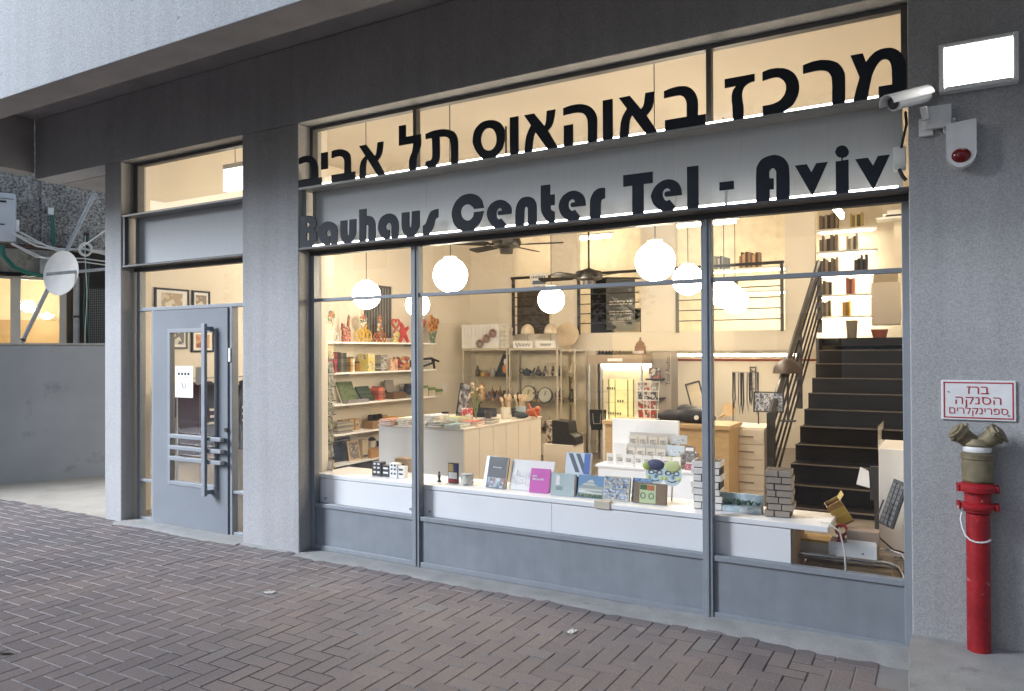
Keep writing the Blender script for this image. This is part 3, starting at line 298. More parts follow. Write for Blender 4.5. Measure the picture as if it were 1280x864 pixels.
def cover(key, cols, kind='noise', scale=14, rough=.45, emit=0):
    """printed surface: patches of a few colours in a noise, cell, band or brick layout"""
    if key in MATS:
        return MATS[key]
    m, nt, b, nd, lk = newmat(key)
    tc = nd.new('ShaderNodeTexCoord')
    co = tc.outputs['Object']
    n = len(cols)
    if kind == 'noise':
        f = noise(nd, lk, co, scale, 3)
        st = [(.3 + .4 * i / n, c) for i, c in enumerate(cols)]
        c = ramp(nd, lk, f, st, True)
    elif kind == 'cell':
        v = nd.new('ShaderNodeTexVoronoi'); v.inputs['Scale'].default_value = scale
        lk.new(co, v.inputs['Vector'])
        sx = nd.new('ShaderNodeSeparateColor'); lk.new(v.outputs['Color'], sx.inputs[0])
        c = ramp(nd, lk, sx.outputs[0], [(i / n, q) for i, q in enumerate(cols)], True)
    elif kind == 'band':
        mp = nd.new('ShaderNodeMapping'); lk.new(co, mp.inputs['Vector'])
        mp.inputs['Scale'].default_value = (.02, .02, 1)
        v = nd.new('ShaderNodeTexVoronoi'); v.inputs['Scale'].default_value = scale
        lk.new(mp.outputs[0], v.inputs['Vector'])
        sx = nd.new('ShaderNodeSeparateColor'); lk.new(v.outputs['Color'], sx.inputs[0])
        c = ramp(nd, lk, sx.outputs[0], [(i / n, q) for i, q in enumerate(cols)], True)
    elif kind == 'brick':
        mp = nd.new('ShaderNodeMapping'); lk.new(co, mp.inputs['Vector'])
        mp.inputs['Rotation'].default_value = (R(90), 0, 0)
        v = nd.new('ShaderNodeTexBrick'); v.inputs['Scale'].default_value = scale
        v.inputs['Color1'].default_value = (*cols[0], 1); v.inputs['Color2'].default_value = (*cols[1], 1)
        v.inputs['Mortar'].default_value = (*cols[2], 1)
        v.inputs['Mortar Size'].default_value = .03
        lk.new(mp.outputs[0], v.inputs['Vector'])
        c = v.outputs[0]
    lk.new(c, b.inputs['Base Color'])
    b.inputs['Roughness'].default_value = rough
    if emit:
        lk.new(c, b.inputs['Emission Color']); b.inputs['Emission Strength'].default_value = emit
    MATS[key] = m
    return m

# ------------------------------------------------------------------ mesh building
class MB:
    def __init__(s):
        s.v = []; s.f = []; s.mi = []; s.sm = []
    def add(s, vs, fs, m=0, sm=False, M=None):
        o = len(s.v)
        for p in vs:
            s.v.append(tuple(M @ Vector(p)) if M else tuple(p))
        for f in fs:
            s.f.append(tuple(i + o for i in f)); s.mi.append(m); s.sm.append(sm)
        return s
    def box(s, x0, x1, y0, y1, z0, z1, m=0, M=None):
        x0, x1 = min(x0, x1), max(x0, x1); y0, y1 = min(y0, y1), max(y0, y1); z0, z1 = min(z0, z1), max(z0, z1)
        vs = [(x0, y0, z0), (x1, y0, z0), (x1, y1, z0), (x0, y1, z0), (x0, y0, z1), (x1, y0, z1), (x1, y1, z1), (x0, y1, z1)]
        return s.add(vs, [(3, 2, 1, 0), (4, 5, 6, 7), (0, 1, 5, 4), (1, 2, 6, 5), (2, 3, 7, 6), (3, 0, 4, 7)], m, False, M)
    def cyl(s, p0, p1, r0, r1=None, n=14, m=0, caps=True, sm=True):
        r1 = r0 if r1 is None else r1
        p0, p1 = Vector(p0), Vector(p1)
        d = (p1 - p0).normalized()
        a = d.orthogonal().normalized(); b = d.cross(a)
        vs = []
        for p, r in ((p0, r0), (p1, r1)):
            for i in range(n):
                t = 2 * math.pi * i / n
                vs.append(p + (a * math.cos(t) + b * math.sin(t)) * r)
        s.add(vs, [(i, (i + 1) % n, n + (i + 1) % n, n + i) for i in range(n)], m, sm)
        if caps:
            s.add(vs[:n], [tuple(reversed(range(n)))], m)
            s.add(vs[n:], [tuple(range(n))], m)
        return s
    def tube(s, pts, r, n=8, m=0, closed=False):
        P = [Vector(p) for p in pts]
        N = len(P)
        rings = []
        prev = None
        for i in range(N):
            if closed:
                d = (P[(i + 1) % N] - P[i - 1]).normalized()
            else:
                d = (P[min(i + 1, N - 1)] - P[max(i - 1, 0)]).normalized()
            if prev is None:
                a = d.orthogonal().normalized()
            else:
                a = (prev - d * prev.dot(d)).normalized()
            prev = a
            b = d.cross(a)
            rings.append([P[i] + (a * math.cos(2 * math.pi * k / n) + b * math.sin(2 * math.pi * k / n)) * r for k in range(n)])
        vs = [p for q in rings for p in q]
        fs = []
        for i in range(N if closed else N - 1):
            j = (i + 1) % N
            for k in range(n):
                fs.append((i * n + k, i * n + (k + 1) % n, j * n + (k + 1) % n, j * n + k))
        if not closed:
            fs.append(tuple(reversed(range(n)))); fs.append(tuple((N - 1) * n + k for k in range(n)))
        return s.add(vs, fs, m, True)
    def sphere(s, c, r, nu=20, nv=12, m=0, M=None):
        rx, ry, rz = r if isinstance(r, tuple) else (r, r, r)
        vs = [(c[0], c[1], c[2] - rz)]
        for j in range(1, nv):
            t = math.pi * j / nv - math.pi / 2
            for i in range(nu):
                a = 2 * math.pi * i / nu
                vs.append((c[0] + rx * math.cos(t) * math.cos(a), c[1] + ry * math.cos(t) * math.sin(a), c[2] + rz * math.sin(t)))
        vs.append((c[0], c[1], c[2] + rz))
        fs = [(0, 1 + (i + 1) % nu, 1 + i) for i in range(nu)]
        for j in range(nv - 2):
            for i in range(nu):
                a = 1 + j * nu + i; b = 1 + j * nu + (i + 1) % nu
                fs.append((a, b, b + nu, a + nu))
        L0 = len(vs) - 1
        fs += [(1 + (nv - 2) * nu + i, 1 + (nv - 2) * nu + (i + 1) % nu, L0) for i in range(nu)]
        return s.add(vs, fs, m, True, M)
    def lathe(s, prof, c=(0, 0, 0), n=20, m=0, M=None):
        vs = []
        for r, z in prof:
            for i in range(n):
                a = 2 * math.pi * i / n
                vs.append((c[0] + r * math.cos(a), c[1] + r * math.sin(a), c[2] + z))
        fs = []
        for j in range(len(prof) - 1):
            for i in range(n):
                fs.append((j * n + i, j * n + (i + 1) % n, (j + 1) * n + (i + 1) % n, (j + 1) * n + i))
        if prof[0][0] > 1e-5: fs.append(tuple(reversed(range(n))))
        if prof[-1][0] > 1e-5: fs.append(tuple((len(prof) - 1) * n + i for i in range(n)))
        return s.add(vs, fs, m, True, M)
    def prism(s, loops, y0, y1, m=0, M=None):
        """loops in the (x, z) plane, extruded from y0 to y1; first loop outer, others holes"""
        if loops and not isinstance(loops[0], list):
            loops = [list(loops)]
        flat = [p for lp in loops for p in lp]
        tris = tessellate_polygon([[Vector((a, b, 0)) for a, b in lp] for lp in loops])
        n = len(flat)
        vs = [(a, y0, b) for a, b in flat] + [(a, y1, b) for a, b in flat]
        fs = []
        for t in tris:
            a, b, c = t
            A, B, Cc = flat[a], flat[b], flat[c]
            cr = (B[0] - A[0]) * (Cc[1] - A[1]) - (B[1] - A[1]) * (Cc[0] - A[0])
            if abs(cr) < 1e-12: continue
            if cr < 0: b, c = c, b
            fs.append((a, b, c)); fs.append((a + n, c + n, b + n))
        o = 0
        for k, lp in enumerate(loops):
            L0 = len(lp)
            ar = sum(lp[i][0] * lp[(i + 1) % L0][1] - lp[(i + 1) % L0][0] * lp[i][1] for i in range(L0))
            fwd = (ar > 0) == (k == 0)
            for i in range(L0):
                a, b = o + i, o + (i + 1) % L0
                fs.append((a, a + n, b + n, b) if not fwd else (b, b + n, a + n, a))
            o += L0
        return s.add(vs, fs, m, False, M)
    def build(s, name, mats, parent=None, bevel=0, loc=None, rot=None):
        me = bpy.data.meshes.new(name)
        me.from_pydata(s.v, [], s.f)
        if not isinstance(mats, (list, tuple)):
            mats = [mats]
        for q in mats:
            me.materials.append(q)
        me.polygons.foreach_set('material_index', [min(i, len(mats) - 1) for i in s.mi])
        me.polygons.foreach_set('use_smooth', s.sm)
        me.update()
        if any(s.sm): me.set_sharp_from_angle(angle=R(38))
        o = bpy.data.objects.new(name, me)
        COL.objects.link(o)
        if parent: o.parent = parent
        if loc: o.location = loc
        if rot: o.rotation_euler = rot
        if bevel:
            bm = o.modifiers.new('bevel', 'BEVEL')
            bm.width = bevel; bm.segments = 2; bm.limit_method = 'ANGLE'; bm.angle_limit = R(40)
            if hasattr(bm, 'harden_normals'): bm.harden_normals = False
        return o

def tag(o, label=None, cat=None, group=None, kind=None):
    if label: o['label'] = label
    if cat: o['category'] = cat
    if group: o['group'] = group
    if kind: o['kind'] = kind
    return o

def thing(name, label, cat, loc=(0, 0, 0), rot=(0, 0, 0), group=None):
    o = bpy.data.objects.new(name, None)
    o.empty_display_size = .1
    COL.objects.link(o)
    o.location = loc
    o.rotation_euler = rot if isinstance(rot, tuple) else (0, 0, rot)
    return tag(o, label, cat, group)

def box(x0, x1, y0, y1, z0, z1, m=0):
    return MB().box(x0, x1, y0, y1, z0, z1, m)

def copy_tree(o, parent=None):
    c = o.copy(); COL.objects.link(c)
    if parent: c.parent = parent
    for ch in [x for x in bpy.data.objects if x.parent == o]:
        copy_tree(ch, c)
    return c

def text_mb(s, size, ext=.0015, font_scale_x=1.0, align='CENTER', spacing=1.0, bold=0):
    """lettering as a mesh lying in the x-z plane, facing -y"""
    cu = bpy.data.curves.new('lettering', 'FONT')
    cu.body = s; cu.size = size; cu.extrude = ext; cu.align_x = align; cu.align_y = 'CENTER'; cu.space_character = spacing
    cu.offset = bold
    o = bpy.data.objects.new('lettering', cu)
    COL.objects.link(o)
    bpy.context.view_layer.update()
    me = bpy.data.meshes.new_from_object(o.evaluated_get(bpy.context.evaluated_depsgraph_get()))
    b = MB()
    b.add([(v.co.x * font_scale_x, -v.co.z, v.co.y) for v in me.vertices], [tuple(p.vertices) for p in me.polygons])
    bpy.data.objects.remove(o); bpy.data.meshes.remove(me); bpy.data.curves.remove(cu)
    return b

# ------------------------------------------------------------------ palette
CONC = mat('concrete_render', (.47, .47, .475), .88, var=.10, nscale=.9, streak=.09, bump=.8, bscale=150, fine=.33, fscale=140, stain=((.27, .265, .25), 2.2, .62, .5))
FASCIA = mat('pale_render', (.47, .48, .49), .9, var=.05, nscale=2, streak=.10, bump=1.0, bscale=80, fine=.34, fscale=90, stain=((.12, .12, .12), 16, .665, .85), stretch=(1, 1, 1))
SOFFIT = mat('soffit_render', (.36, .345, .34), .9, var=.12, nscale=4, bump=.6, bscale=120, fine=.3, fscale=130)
FRAME = mat('grey_steel_paint', (.25, .272, .30), .42, var=.05, nscale=9, fine=.06, fscale=60)
PANEL = mat('grey_panel_paint', (.235, .258, .285), .48, var=.07, nscale=1.6, bump=.08, bscale=6, fine=.10, fscale=9, stain=((.14, .16, .19), 3.4, .68, .55), streak=.08)
DARKSTEEL = mat('dark_steel_paint', (.085, .083, .085), .5, var=.2, nscale=12)
ALU = mat('brushed_aluminium', (.50, .515, .525), .6, .0, var=.04, nscale=3, stretch=(60, 60, 1.5))
LETTER = mat('black_letter_plate', (.024, .029, .038), .5, var=.25, nscale=3, spec=.14)
GLASS = glassmat('window_glass', refl=1.9, film=.006)
CGLASS = glassmat('cabinet_glass', (.985, .99, .985), refl=1.0)
CREAM = mat('cream_wall_paint', (.76, .70, .60), .8, var=.03, nscale=1.5, bump=.06, bscale=90)
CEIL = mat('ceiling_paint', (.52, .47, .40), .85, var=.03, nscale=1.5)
FLOORM = mat('shop_floor_tiles', (.24, .21, .18), .35, var=.08, nscale=5)
WHITE = mat('white_laminate', (.88, .89, .90), .4, var=.02, nscale=4)
WPLAST = mat('white_plastic', (.80, .80, .79), .4, var=.06, nscale=15, fine=.05)
CABW = mat('cream_laminate', (.74, .68, .60), .45, var=.03, nscale=4)
WOOD = mat('light_wood', (.55, .38, .20), .5, var=.15, nscale=4, stretch=(3, 40, 40))
DWOOD = mat('dark_brown_wood', (.008, .006, .005), .55, spec=.25, var=.3, nscale=6, stretch=(2, 30, 30))
CARD = mat('brown_cardboard', (.42, .29, .17), .8, var=.08, nscale=10, fine=.06)
BLACK = mat('black_plastic', (.018, .018, .020), .4, var=.3, nscale=20)
IRON = mat('black_iron', (.025, .022, .020), .45, var=.3, nscale=20)
CHROME = mat('chrome_tube', (.75, .75, .76), .12, 1.0, var=.03, nscale=20)
GALV = mat('galvanised_pipe', (.36, .38, .40), .55, .2, var=.15, nscale=18)
PAPER = mat('white_paper', (.80, .79, .76), .8, var=.02, nscale=10)
PAGES = mat('page_block', (.78, .74, .65), .8, var=.06, nscale=3, stretch=(4, 200, 4))
LAMP = glow('lamp_globe_glow', (1.0, .86, .65), 20.5)
LED = glow('led_strip_glow', (1.0, .96, .88), 4.2)
TUBE = glow('tube_lamp_glow', (1.0, .85, .62), 15.0)
SHELFLED = glow('shelf_led_glow', (1.0, .86, .62), 13.0)
FLOOD = glow('floodlight_glow', (1.0, .98, .94), 9.0)
DKGREEN = mat('green_hose', (.03, .16, .12), .5)
CABLEW = mat('white_cable', (.62, .62, .60), .5)
RED = mat('red_gloss_paint', (.36, .011, .018), .46, var=.22, nscale=7, bump=.35, bscale=30, fine=.25, fscale=60, stain=((.50, .44, .41), 17, .635, .9))
BRASS = mat('old_brass', (.22, .185, .115), .6, .35, var=.35, nscale=14, bump=.2, bscale=80)

# ================================================================== ground
ASPH = mat('asphalt', (.05, .05, .052), .9, var=.15, nscale=2, bump=.4, bscale=120, fine=.3, fscale=200)
YARD = mat('rough_yard_concrete', (.50, .45, .38), .95, var=.14, nscale=3, bump=.6, bscale=60, fine=.2, fscale=130, stain=((.24, .22, .19), 3, .6, .5))
STRIP = mat('cement_strip', (.36, .355, .34), .9, var=.12, nscale=7, bump=.6, bscale=70, fine=.2, fscale=180, stain=((.20, .19, .18), 6, .62, .55))
JOINT = mat('joint_sand', (.30, .285, .275), 1.0, var=.30, nscale=1.1, fine=.3, fscale=200)

g = MB().add([(-150, -150, -.13), (150, -150, -.13), (150, 150, -.13), (-150, 150, -.13)], [(0, 1, 2, 3)])
tag(g.build('road', ASPH), kind='structure')
tag(box(-16, 6, -7.0, -.05, -.12, -.0042).build('pavement_bed', JOINT), kind='structure')
tag(box(-16, 6, -7.16, -7.0, -.13, .0).build('kerb', STRIP, bevel=.012), kind='structure')

def paver_material():
    m, nt, b, nd, lk = newmat('paver_brick')
    tc = nd.new('ShaderNodeTexCoord')
    at = nd.new('ShaderNodeAttribute'); at.attribute_name = 'tint'
    n = noise(nd, lk, tc.outputs['Object'], 110, 4, .75)
    big = noise(nd, lk, tc.outputs['Object'], .9, 3)
    c0 = ramp(nd, lk, at.outputs['Fac'], [(0, (.212, .182, .176)), (.5, (.242, .209, .200)), (.85, (.262, .222, .208)), (1, (.255, .236, .228))])
    c1 = ramp(nd, lk, n, [(.32, (.60, .60, .60)), (.68, (1.2, 1.2, 1.2))])
    c2 = ramp(nd, lk, big, [(.35, (.86, .88, .92)), (.65, (1.1, 1.06, 1.04))])
    for c in (c1, c2):
        mx = nd.new('ShaderNodeMix'); mx.data_type = 'RGBA'; mx.blend_type = 'MULTIPLY'; mx.inputs[0].default_value = 1
        lk.new(c0, mx.inputs[6]); lk.new(c, mx.inputs[7]); c0 = mx.outputs[2]
    # dried spots and chewing gum
    sp = noise(nd, lk, tc.outputs['Object'], 7.5, 2, .3)
    f = ramp(nd, lk, sp, [(.735, (0, 0, 0)), (.76, (.6, .6, .6))])
    mx = nd.new('ShaderNodeMix'); mx.data_type = 'RGBA'
    lk.new(f, mx.inputs[0]); lk.new(c0, mx.inputs[6]); mx.inputs[7].default_value = (.30, .285, .28, 1)
    lk.new(mx.outputs[2], b.inputs['Base Color'])
    b.inputs['Roughness'].default_value = .62
    bp = nd.new('ShaderNodeBump'); bp.inputs['Strength'].default_value = .35; bp.inputs['Distance'].default_value = .003
    lk.new(n, bp.inputs['Height']); lk.new(bp.outputs[0], b.inputs['Normal'])
    return m

def make_pavement():
    rp = random.Random(3)
    V = []; F = []; T = []
    wdt = .1
    def brick(cx, cy, lx, ly):
        dz = rp.gauss(0, .0006); tx = rp.gauss(0, .0025); ty = rp.gauss(0, .0025)
        dz = max(dz, -.0006)
        gp = .0019 + abs(rp.gauss(0, .0008))
        hx, hy = lx / 2 - gp, ly / 2 - gp
        ch = .003
        o = len(V)
        a = rp.gauss(0, .004)
        ca, sa = math.cos(a), math.sin(a)
        for (ix, iy, z) in ((hx, hy, -.012), (hx, hy, -.0035), (hx - ch, hy - ch, 0)):
            for sx, sy in ((-1, -1), (1, -1), (1, 1), (-1, 1)):
                px, py = sx * ix, sy * iy
                V.append((cx + px * ca - py * sa, cy + px * sa + py * ca, z + dz + tx * px + ty * py))
        for k in (0, 4):
            for i in range(4):
                F.append((o + k + i, o + k + (i + 1) % 4, o + k + 4 + (i + 1) % 4, o + k + 4 + i))
        F.append((o + 8, o + 9, o + 10, o + 11))
        T.extend([min(1, max(0, rp.gauss(.5, .23)))] * 12)
    for i in range(-200, 140):
        for j in range(-90, 90):
            x = (i + 2 * j) * wdt - 4.0; y = (i - 2 * j) * wdt - 3.0
            for (cx, cy, lx, ly) in ((x + .1, y + .05, .2, .1), (x + .05, y + .2, .1, .2)):
                if cx < -14 or cx > 4 or cy < -6.95 or cy > -.13: continue
                if cx > -.25 and cy > -1.30: continue
                brick(cx, cy, lx, ly)
    me = bpy.data.meshes.new('pavement')
    me.from_pydata(V, [], F)
    at = me.attributes.new('tint', 'FLOAT', 'POINT')
    at.data.foreach_set('value', T)
    me.materials.append(paver_material())
    o = bpy.data.objects.new('pavement', me); COL.objects.link(o)
    tag(o, kind='structure')
make_pavement()

SOIL = mat('joint_soil', (.045, .04, .036), 1.0, var=.4, nscale=9)
for pl in ([(-3.60, -1.89), (-3.57, -1.29), (-3.56, -0.87), (-3.44, -0.58), (-3.25, -0.65), (-3.10, -0.91), (-2.87, -1.29), (-2.65, -1.60), (-2.59, -1.86), (-2.70, -2.07), (-3.23, -2.22)],
           [(-2.14, -0.22), (-1.73, -0.22), (-1.12, -0.22), (-0.75, -0.26), (-0.55, -0.30), (-0.52, -0.45), (-0.56, -0.60), (-0.76, -0.69), (-1.20, -0.54), (-1.60, -0.44), (-1.97, -0.39)]):
    n_ = len(pl)
    vs = [(x, y, -.0019) for x, y in pl] + [(sum(p[0] for p in pl) / n_, sum(p[1] for p in pl) / n_, -.0019)]
    tag(MB().add(vs, [(n_, i, (i + 1) % n_) if False else (n_, (i + 1) % n_, i) for i in range(n_)]).build('joint_ground', SOIL), kind='structure')

def ragged_strip(x0, x1, yb, yf, z, seed, name, zr=0.0):
    rp = random.Random(seed)
    n = int((x1 - x0) / .06)
    vs = []; fs = []
    for i in range(n + 1):
        x = x0 + (x1 - x0) * i / n
        k = max(0, (x - x1 + 1.6) / 1.6) * zr
        e = yf + rp.uniform(-.018, .018) + .02 * math.sin(x * 5.1 + seed)
        vs += [(x, yb, z + .009 + k), (x, (yb + e) / 2, z + .005 + k * .8 + rp.uniform(-.001, .001)), (x, e + .02, z + .001), (x, e, z - .010)]
    for i in range(n):
        for k in range(3):
            a = i * 4 + k
            fs.append((a, a + 1, a + 5, a + 4))
    o = MB().add(vs, fs, 0, True).build(name, STRIP)
    tag(o, kind='structure')
ragged_strip(-4.45, -.16, 0.0, -.215, .002, 1, 'cement_edge', .03)
ragged_strip(-6.79, -5.12, 0.02, -.24, .004, 2, 'door_sill')
ragged_strip(-5.13, -4.40, -.13, -.18, .001, 5, 'cement_edge')
tag(MB().add([(-30, -.13, -.001), (-7.02, -.13, .0), (-7.02, 9, .01), (-30, 9, .01)], [(0, 1, 2, 3)]).build('yard_ground', YARD), kind='structure')
# raised cement apron at the right, sloping to the pavement
ap = MB()
NX, NY = 30, 14
rp = random.Random(9)
vs = []
for j in range(NY + 1):
    for i in range(NX + 1):
        x = -.155 + 3.4 * i / NX; y = -.13 - 1.25 * j / NY
        t = max(0, (j / NY - .18) / .82)
        vs.append((x + (rp.uniform(-.008, .008) if i == 0 else 0), y, .152 - .145 * t ** 1.2 + rp.uniform(-.0025, .0025)))
fs = [(j * (NX + 1) + i, (j + 1) * (NX + 1) + i, (j + 1) * (NX + 1) + i + 1, j * (NX + 1) + i + 1) for j in range(NY) for i in range(NX)]
ap.add(vs, fs, 0, True)
ap.add([vs[j * (NX + 1)] for j in range(NY + 1)] + [(vs[j * (NX + 1)][0], vs[j * (NX + 1)][1], -.02) for j in range(NY + 1)],
       [(j + 1, j, NY + 1 + j, NY + 2 + j) for j in range(NY)])
tag(ap.build('cement_apron', STRIP), kind='structure')

# ================================================================== the building
B = thing('concrete_building', 'grey rendered concrete building whose dark overhang shelters the lit shop front', 'building')
X0, X1 = -4.463, -.155
DL, DR = -6.80, -5.115
YF, YB = -.14, .12
H = 3.43
for a, b in ((-7.06, DL), (DR, X0)):
    box(a, b, YF, YB, -.02, H).build('pillar', CONC, B, bevel=.008)
box(X1, 5, YF, YB, -.02, H).build('outer_wall', CONC, B, bevel=.006)
box(1.5, 1.9, -3.6, YF - .002, -.02, 3.495).build('added_shade_wing', CONC, B, bevel=.008)  # unseen wall added to cut the skylight coming from the right
box(-8.3, 5, YF, YB, H + .002, 4.06).build('lintel_beam', CONC, B, bevel=.006)
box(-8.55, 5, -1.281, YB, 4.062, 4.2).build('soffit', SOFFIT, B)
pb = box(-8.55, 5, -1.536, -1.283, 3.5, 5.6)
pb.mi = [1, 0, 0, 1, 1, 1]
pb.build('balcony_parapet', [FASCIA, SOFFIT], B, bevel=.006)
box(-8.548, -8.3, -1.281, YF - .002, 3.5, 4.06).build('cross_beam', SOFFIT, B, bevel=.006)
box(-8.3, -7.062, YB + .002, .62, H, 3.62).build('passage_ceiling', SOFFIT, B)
box(-8.55, 5, YF, YB, 4.202, 9).build('upper_wall', FASCIA, B)
# interior shell
box(-7.06, -7.0, YB + .002, 9.6, -.02, 4.06).build('interior_wall', CREAM, B)
box(-.12, .0, YB + .002, 9.6, -.02, 4.06).build('interior_wall', CREAM, B)
box(-7.0, -.12, 9.5, 9.6, -.02, 4.06).build('interior_wall', CREAM, B)
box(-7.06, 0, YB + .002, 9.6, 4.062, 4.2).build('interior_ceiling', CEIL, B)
box(-7.06, 0, YB - .1, 9.6, -.1, .015).build('interior_floor', FLOORM, B)
box(-4.62, -4.485, .135, .21, .016, 4.06).build('window_return', CREAM, B)
# half-level at the back
YM = 6.27
box(-7.0, -1.5, YM, 9.5, 1.6, 1.76).build('mezzanine_slab', CREAM, B)
box(-1.498, -.12, YM + .02, 9.5, 1.66, 1.758).build('mezzanine_landing', DWOOD, B)
box(-7.0, -1.5, YM - .02, YM + .1, 1.598, 1.88).build('mezzanine_upstand', CREAM, B)
for a, b in ((-7.0, -6.18), (-5.455, -5.0), (-3.95, -3.42), (-1.885, -1.5)):
    box(a, b, YM - .02, YM + .1, 1.882, 4.06).build('interior_pier', CREAM, B)
box(-7.0, -4.70, YM + .0, YM + .08, .016, 1.598).build('interior_wall', CREAM, B)
box(-4.698, -.12, 8.3, 8.38, .016, 1.598).build('interior_wall', CREAM, B)
tag(box(-7.0, -1.9, 9.46, 9.498, 1.762, 4.05).build('interior_wall', mat('bright_back_wall', (.86, .78, .62), .8), B))

# staircase
ST = thing('staircase', None, None); ST.parent = B
NOSE = mat('stair_nosing', (.15, .12, .095), .35, var=.3, nscale=20)
for k in range(1, 11):
    y = YM - .302 * k; z = 1.76 - .17 * k
    b = MB()
    b.box(-1.42, -.122, y, y + .302 + (0 if k else .1), -.0 if k > 8 else z - .35, z, 0)
    b.box(-1.42, -.122, y - .025, y + .01, z + .001, z + .011, 1)
    b.build('step', [DWOOD, NOSE], ST)
box(-1.455, -1.422, YM - .3, YM + .02, 1.2, 1.75).build('stringer', IRON, ST)
rail = MB()
def rp_(t, dz, x=-1.45):
    return (x, 3.0 + t * 3.27, .98 + dz + t * 1.80)
for dz in (0,):
    rail.tube([rp_(0, 0), rp_(1, 0)], .035, 8)
    rail.box(-1.485, -1.415, 2.97, 3.03, .015, 1.0)
rail.build('stair_railing', IRON, ST)
for t in (.0, .5, 1.0):
    p = rp_(t, 0)
    MB().box(p[0] - .03, p[0] + .03, p[1] - .02, p[1] + .02, p[2] - .95, p[2]).build('baluster', IRON, ST)
for dz in (-.16, -.31, -.46, -.61, -.76):
    MB().tube([rp_(0, dz), rp_(1, dz)], .012, 6).build('railing_bar', DWOOD, ST)

# mezzanine railings
for a, b in ((-6.181, -5.455), (-5.0, -3.95), (-3.42, -1.89)):
    r = MB()
    r.tube([(a, YM - .05, 2.80), (b, YM - .05, 2.80)], .022, 8)
    r.box(a + .02, a + .06, YM - .07, YM - .03, 1.86, 2.80)
    if b > -2: r.box(b - .05, b - .01, YM - .07, YM - .03, 1.86, 2.80)
    ro = r.build('balcony_railing', IRON, B)
    for z in (2.03, 2.18, 2.33, 2.48, 2.63):
        MB().tube([(a + .04, YM - .05, z), (b - .02, YM - .05, z)], .008, 6).build('railing_bar', IRON, ro)

# shop window ------------------------------------------------------
WZ = dict(base=.352, sill=.384, tr0=2.008, tr1=2.034, head=2.382, led0=2.415, led=2.434, up0=2.895, up=2.914, top0=3.40)
f = MB()
ML = ((-3.435, -3.368), (-1.263, -1.202))
XL, XR = X0, X1
f.box(XL, XL + .043, -.015, .045, .012, WZ['head'])
f.box(XR - .040, XR, -.015, .045, .03, WZ['head'])
for a, b in ML:
    f.box(a, b, -.018, .045, .012, WZ['head'])
    f.box((a + b) / 2 - .011, (a + b) / 2 + .011, -.026, -.0182, .02, WZ['head'])
segs = [(XL + .043, ML[0][0]), (ML[0][1], ML[1][0]), (ML[1][1], XR - .040)]
for a, b in segs:
    f.box(a, b, -.010, .042, WZ['base'], WZ['sill'])
    f.box(a, b, -.006, .040, WZ['tr0'], WZ['tr1'])
    f.box(a, b, -.010, .042, .012, .05)
WIN = f.build('shop_window', FRAME, B, bevel=.003)
for a, b in segs:
    pn = MB().box(a, b, .004, .03, .05, WZ['base'])
    pn.build('base_panel', PANEL, WIN)
    for z0, z1 in ((WZ['sill'], WZ['tr0']), (WZ['tr1'], WZ['head'])):
        box(a, b, .012, .020, z0, z1).build('glass_pane', GLASS, WIN)
d = MB()
d.box(XL, XR, -.016, .046, WZ['head'], WZ['led0'])
d.box(XL, XL + .032, -.012, .045, WZ['up'], H - .002)
d.box(XR - .036, XR, -.012, .045, WZ['up'], H - .002)
d.box(XL + .032, XR - .036, -.012, .045, WZ['top0'], H - .002)
TM = ((-3.418, -3.388), (-1.227, -1.197))
for a, b in TM:
    d.box(a, b, -.011, .044, WZ['up'], WZ['top0'])
d.build('upper_frame', DARKSTEEL, WIN, bevel=.002)
for a, b in ((XL + .032, TM[0][0]), (TM[0][1], TM[1][0]), (TM[1][1], XR - .036)):
    box(a, b, .012, .020, WZ['up'], WZ['top0']).build('glass_pane', GLASS, WIN)
# steel sign channel between the two rows of glass
LEDGE = mat('sign_ledge_steel', (.33, .32, .30), .45, .2, var=.12, nscale=6, stain=((.28, .26, .24), 12, .68, .6))
def channel(xa, xb, joints):
    c = MB()
    c.box(xa, xb, -.139, .046, WZ['led0'], WZ['led'], 1)
    c.box(xa, xb, -.139, .046, WZ['up0'], WZ['up'])
    c.box(xa, xa + .035, -.10, -.086, WZ['led'], WZ['up0'])
    c.box(xa + .045, xa + .06, -.03, .0, WZ['led'], WZ['up0'])
    c.cyl((xa + .02, -.10, WZ['up0'] - .07), (xa + .02, -.106, WZ['up0'] - .07), .009, n=8)
    co = c.build('sign_channel', [LEDGE, DARKSTEEL], B, bevel=.002)
    e = MB()
    last = xa + .06
    for q in joints + [xb - .03]:
        e.box(last, q - .0015, -.004, .006, WZ['led'], WZ['up0'])
        last = q + .0015
    e.build('back_panel', ALU, co)
channel(XL, XR, [-3.3, -1.42])
channel(DL + .012, DR, [])
for z, nm in ((WZ['led'], 'lower'), (WZ['up'], 'upper')):
    s = MB().box(XL + .12, XR - .05, -.127, -.119, z, z + .013)
    tag(s.build('led_strip', LED), 'thin lit light strip running along the %s sign ledge behind the black letters' % nm, 'light strip', 'light strips behind the sign letters')

# lettering ----------------------------------------------------------
def sign(glyphs, label, zb):
    b = MB()
    for lp in glyphs:
        b.prism([list(q) for q in lp], -.1395, -.1305)
    t = thing('shop_sign', label, 'sign', (-2.3, -.135, zb), group='black sign letters over the shop window')
    for i, v in enumerate(b.v):
        b.v[i] = (v[0] + 2.3, v[1] + .135, v[2] - zb)
    b.build('lettering', LETTER, t)
    return t
sign(HEBREW, 'black Hebrew letter row standing on the upper steel ledge against the glass', 2.914)
s2 = sign(ENGLISH, 'black rounded Latin letter row standing on the lower steel ledge against the grey metal band', 2.434)
MB().box(1.212, 1.226, -.001, .004, .0, .13).build('dash_post', ALU, s2)

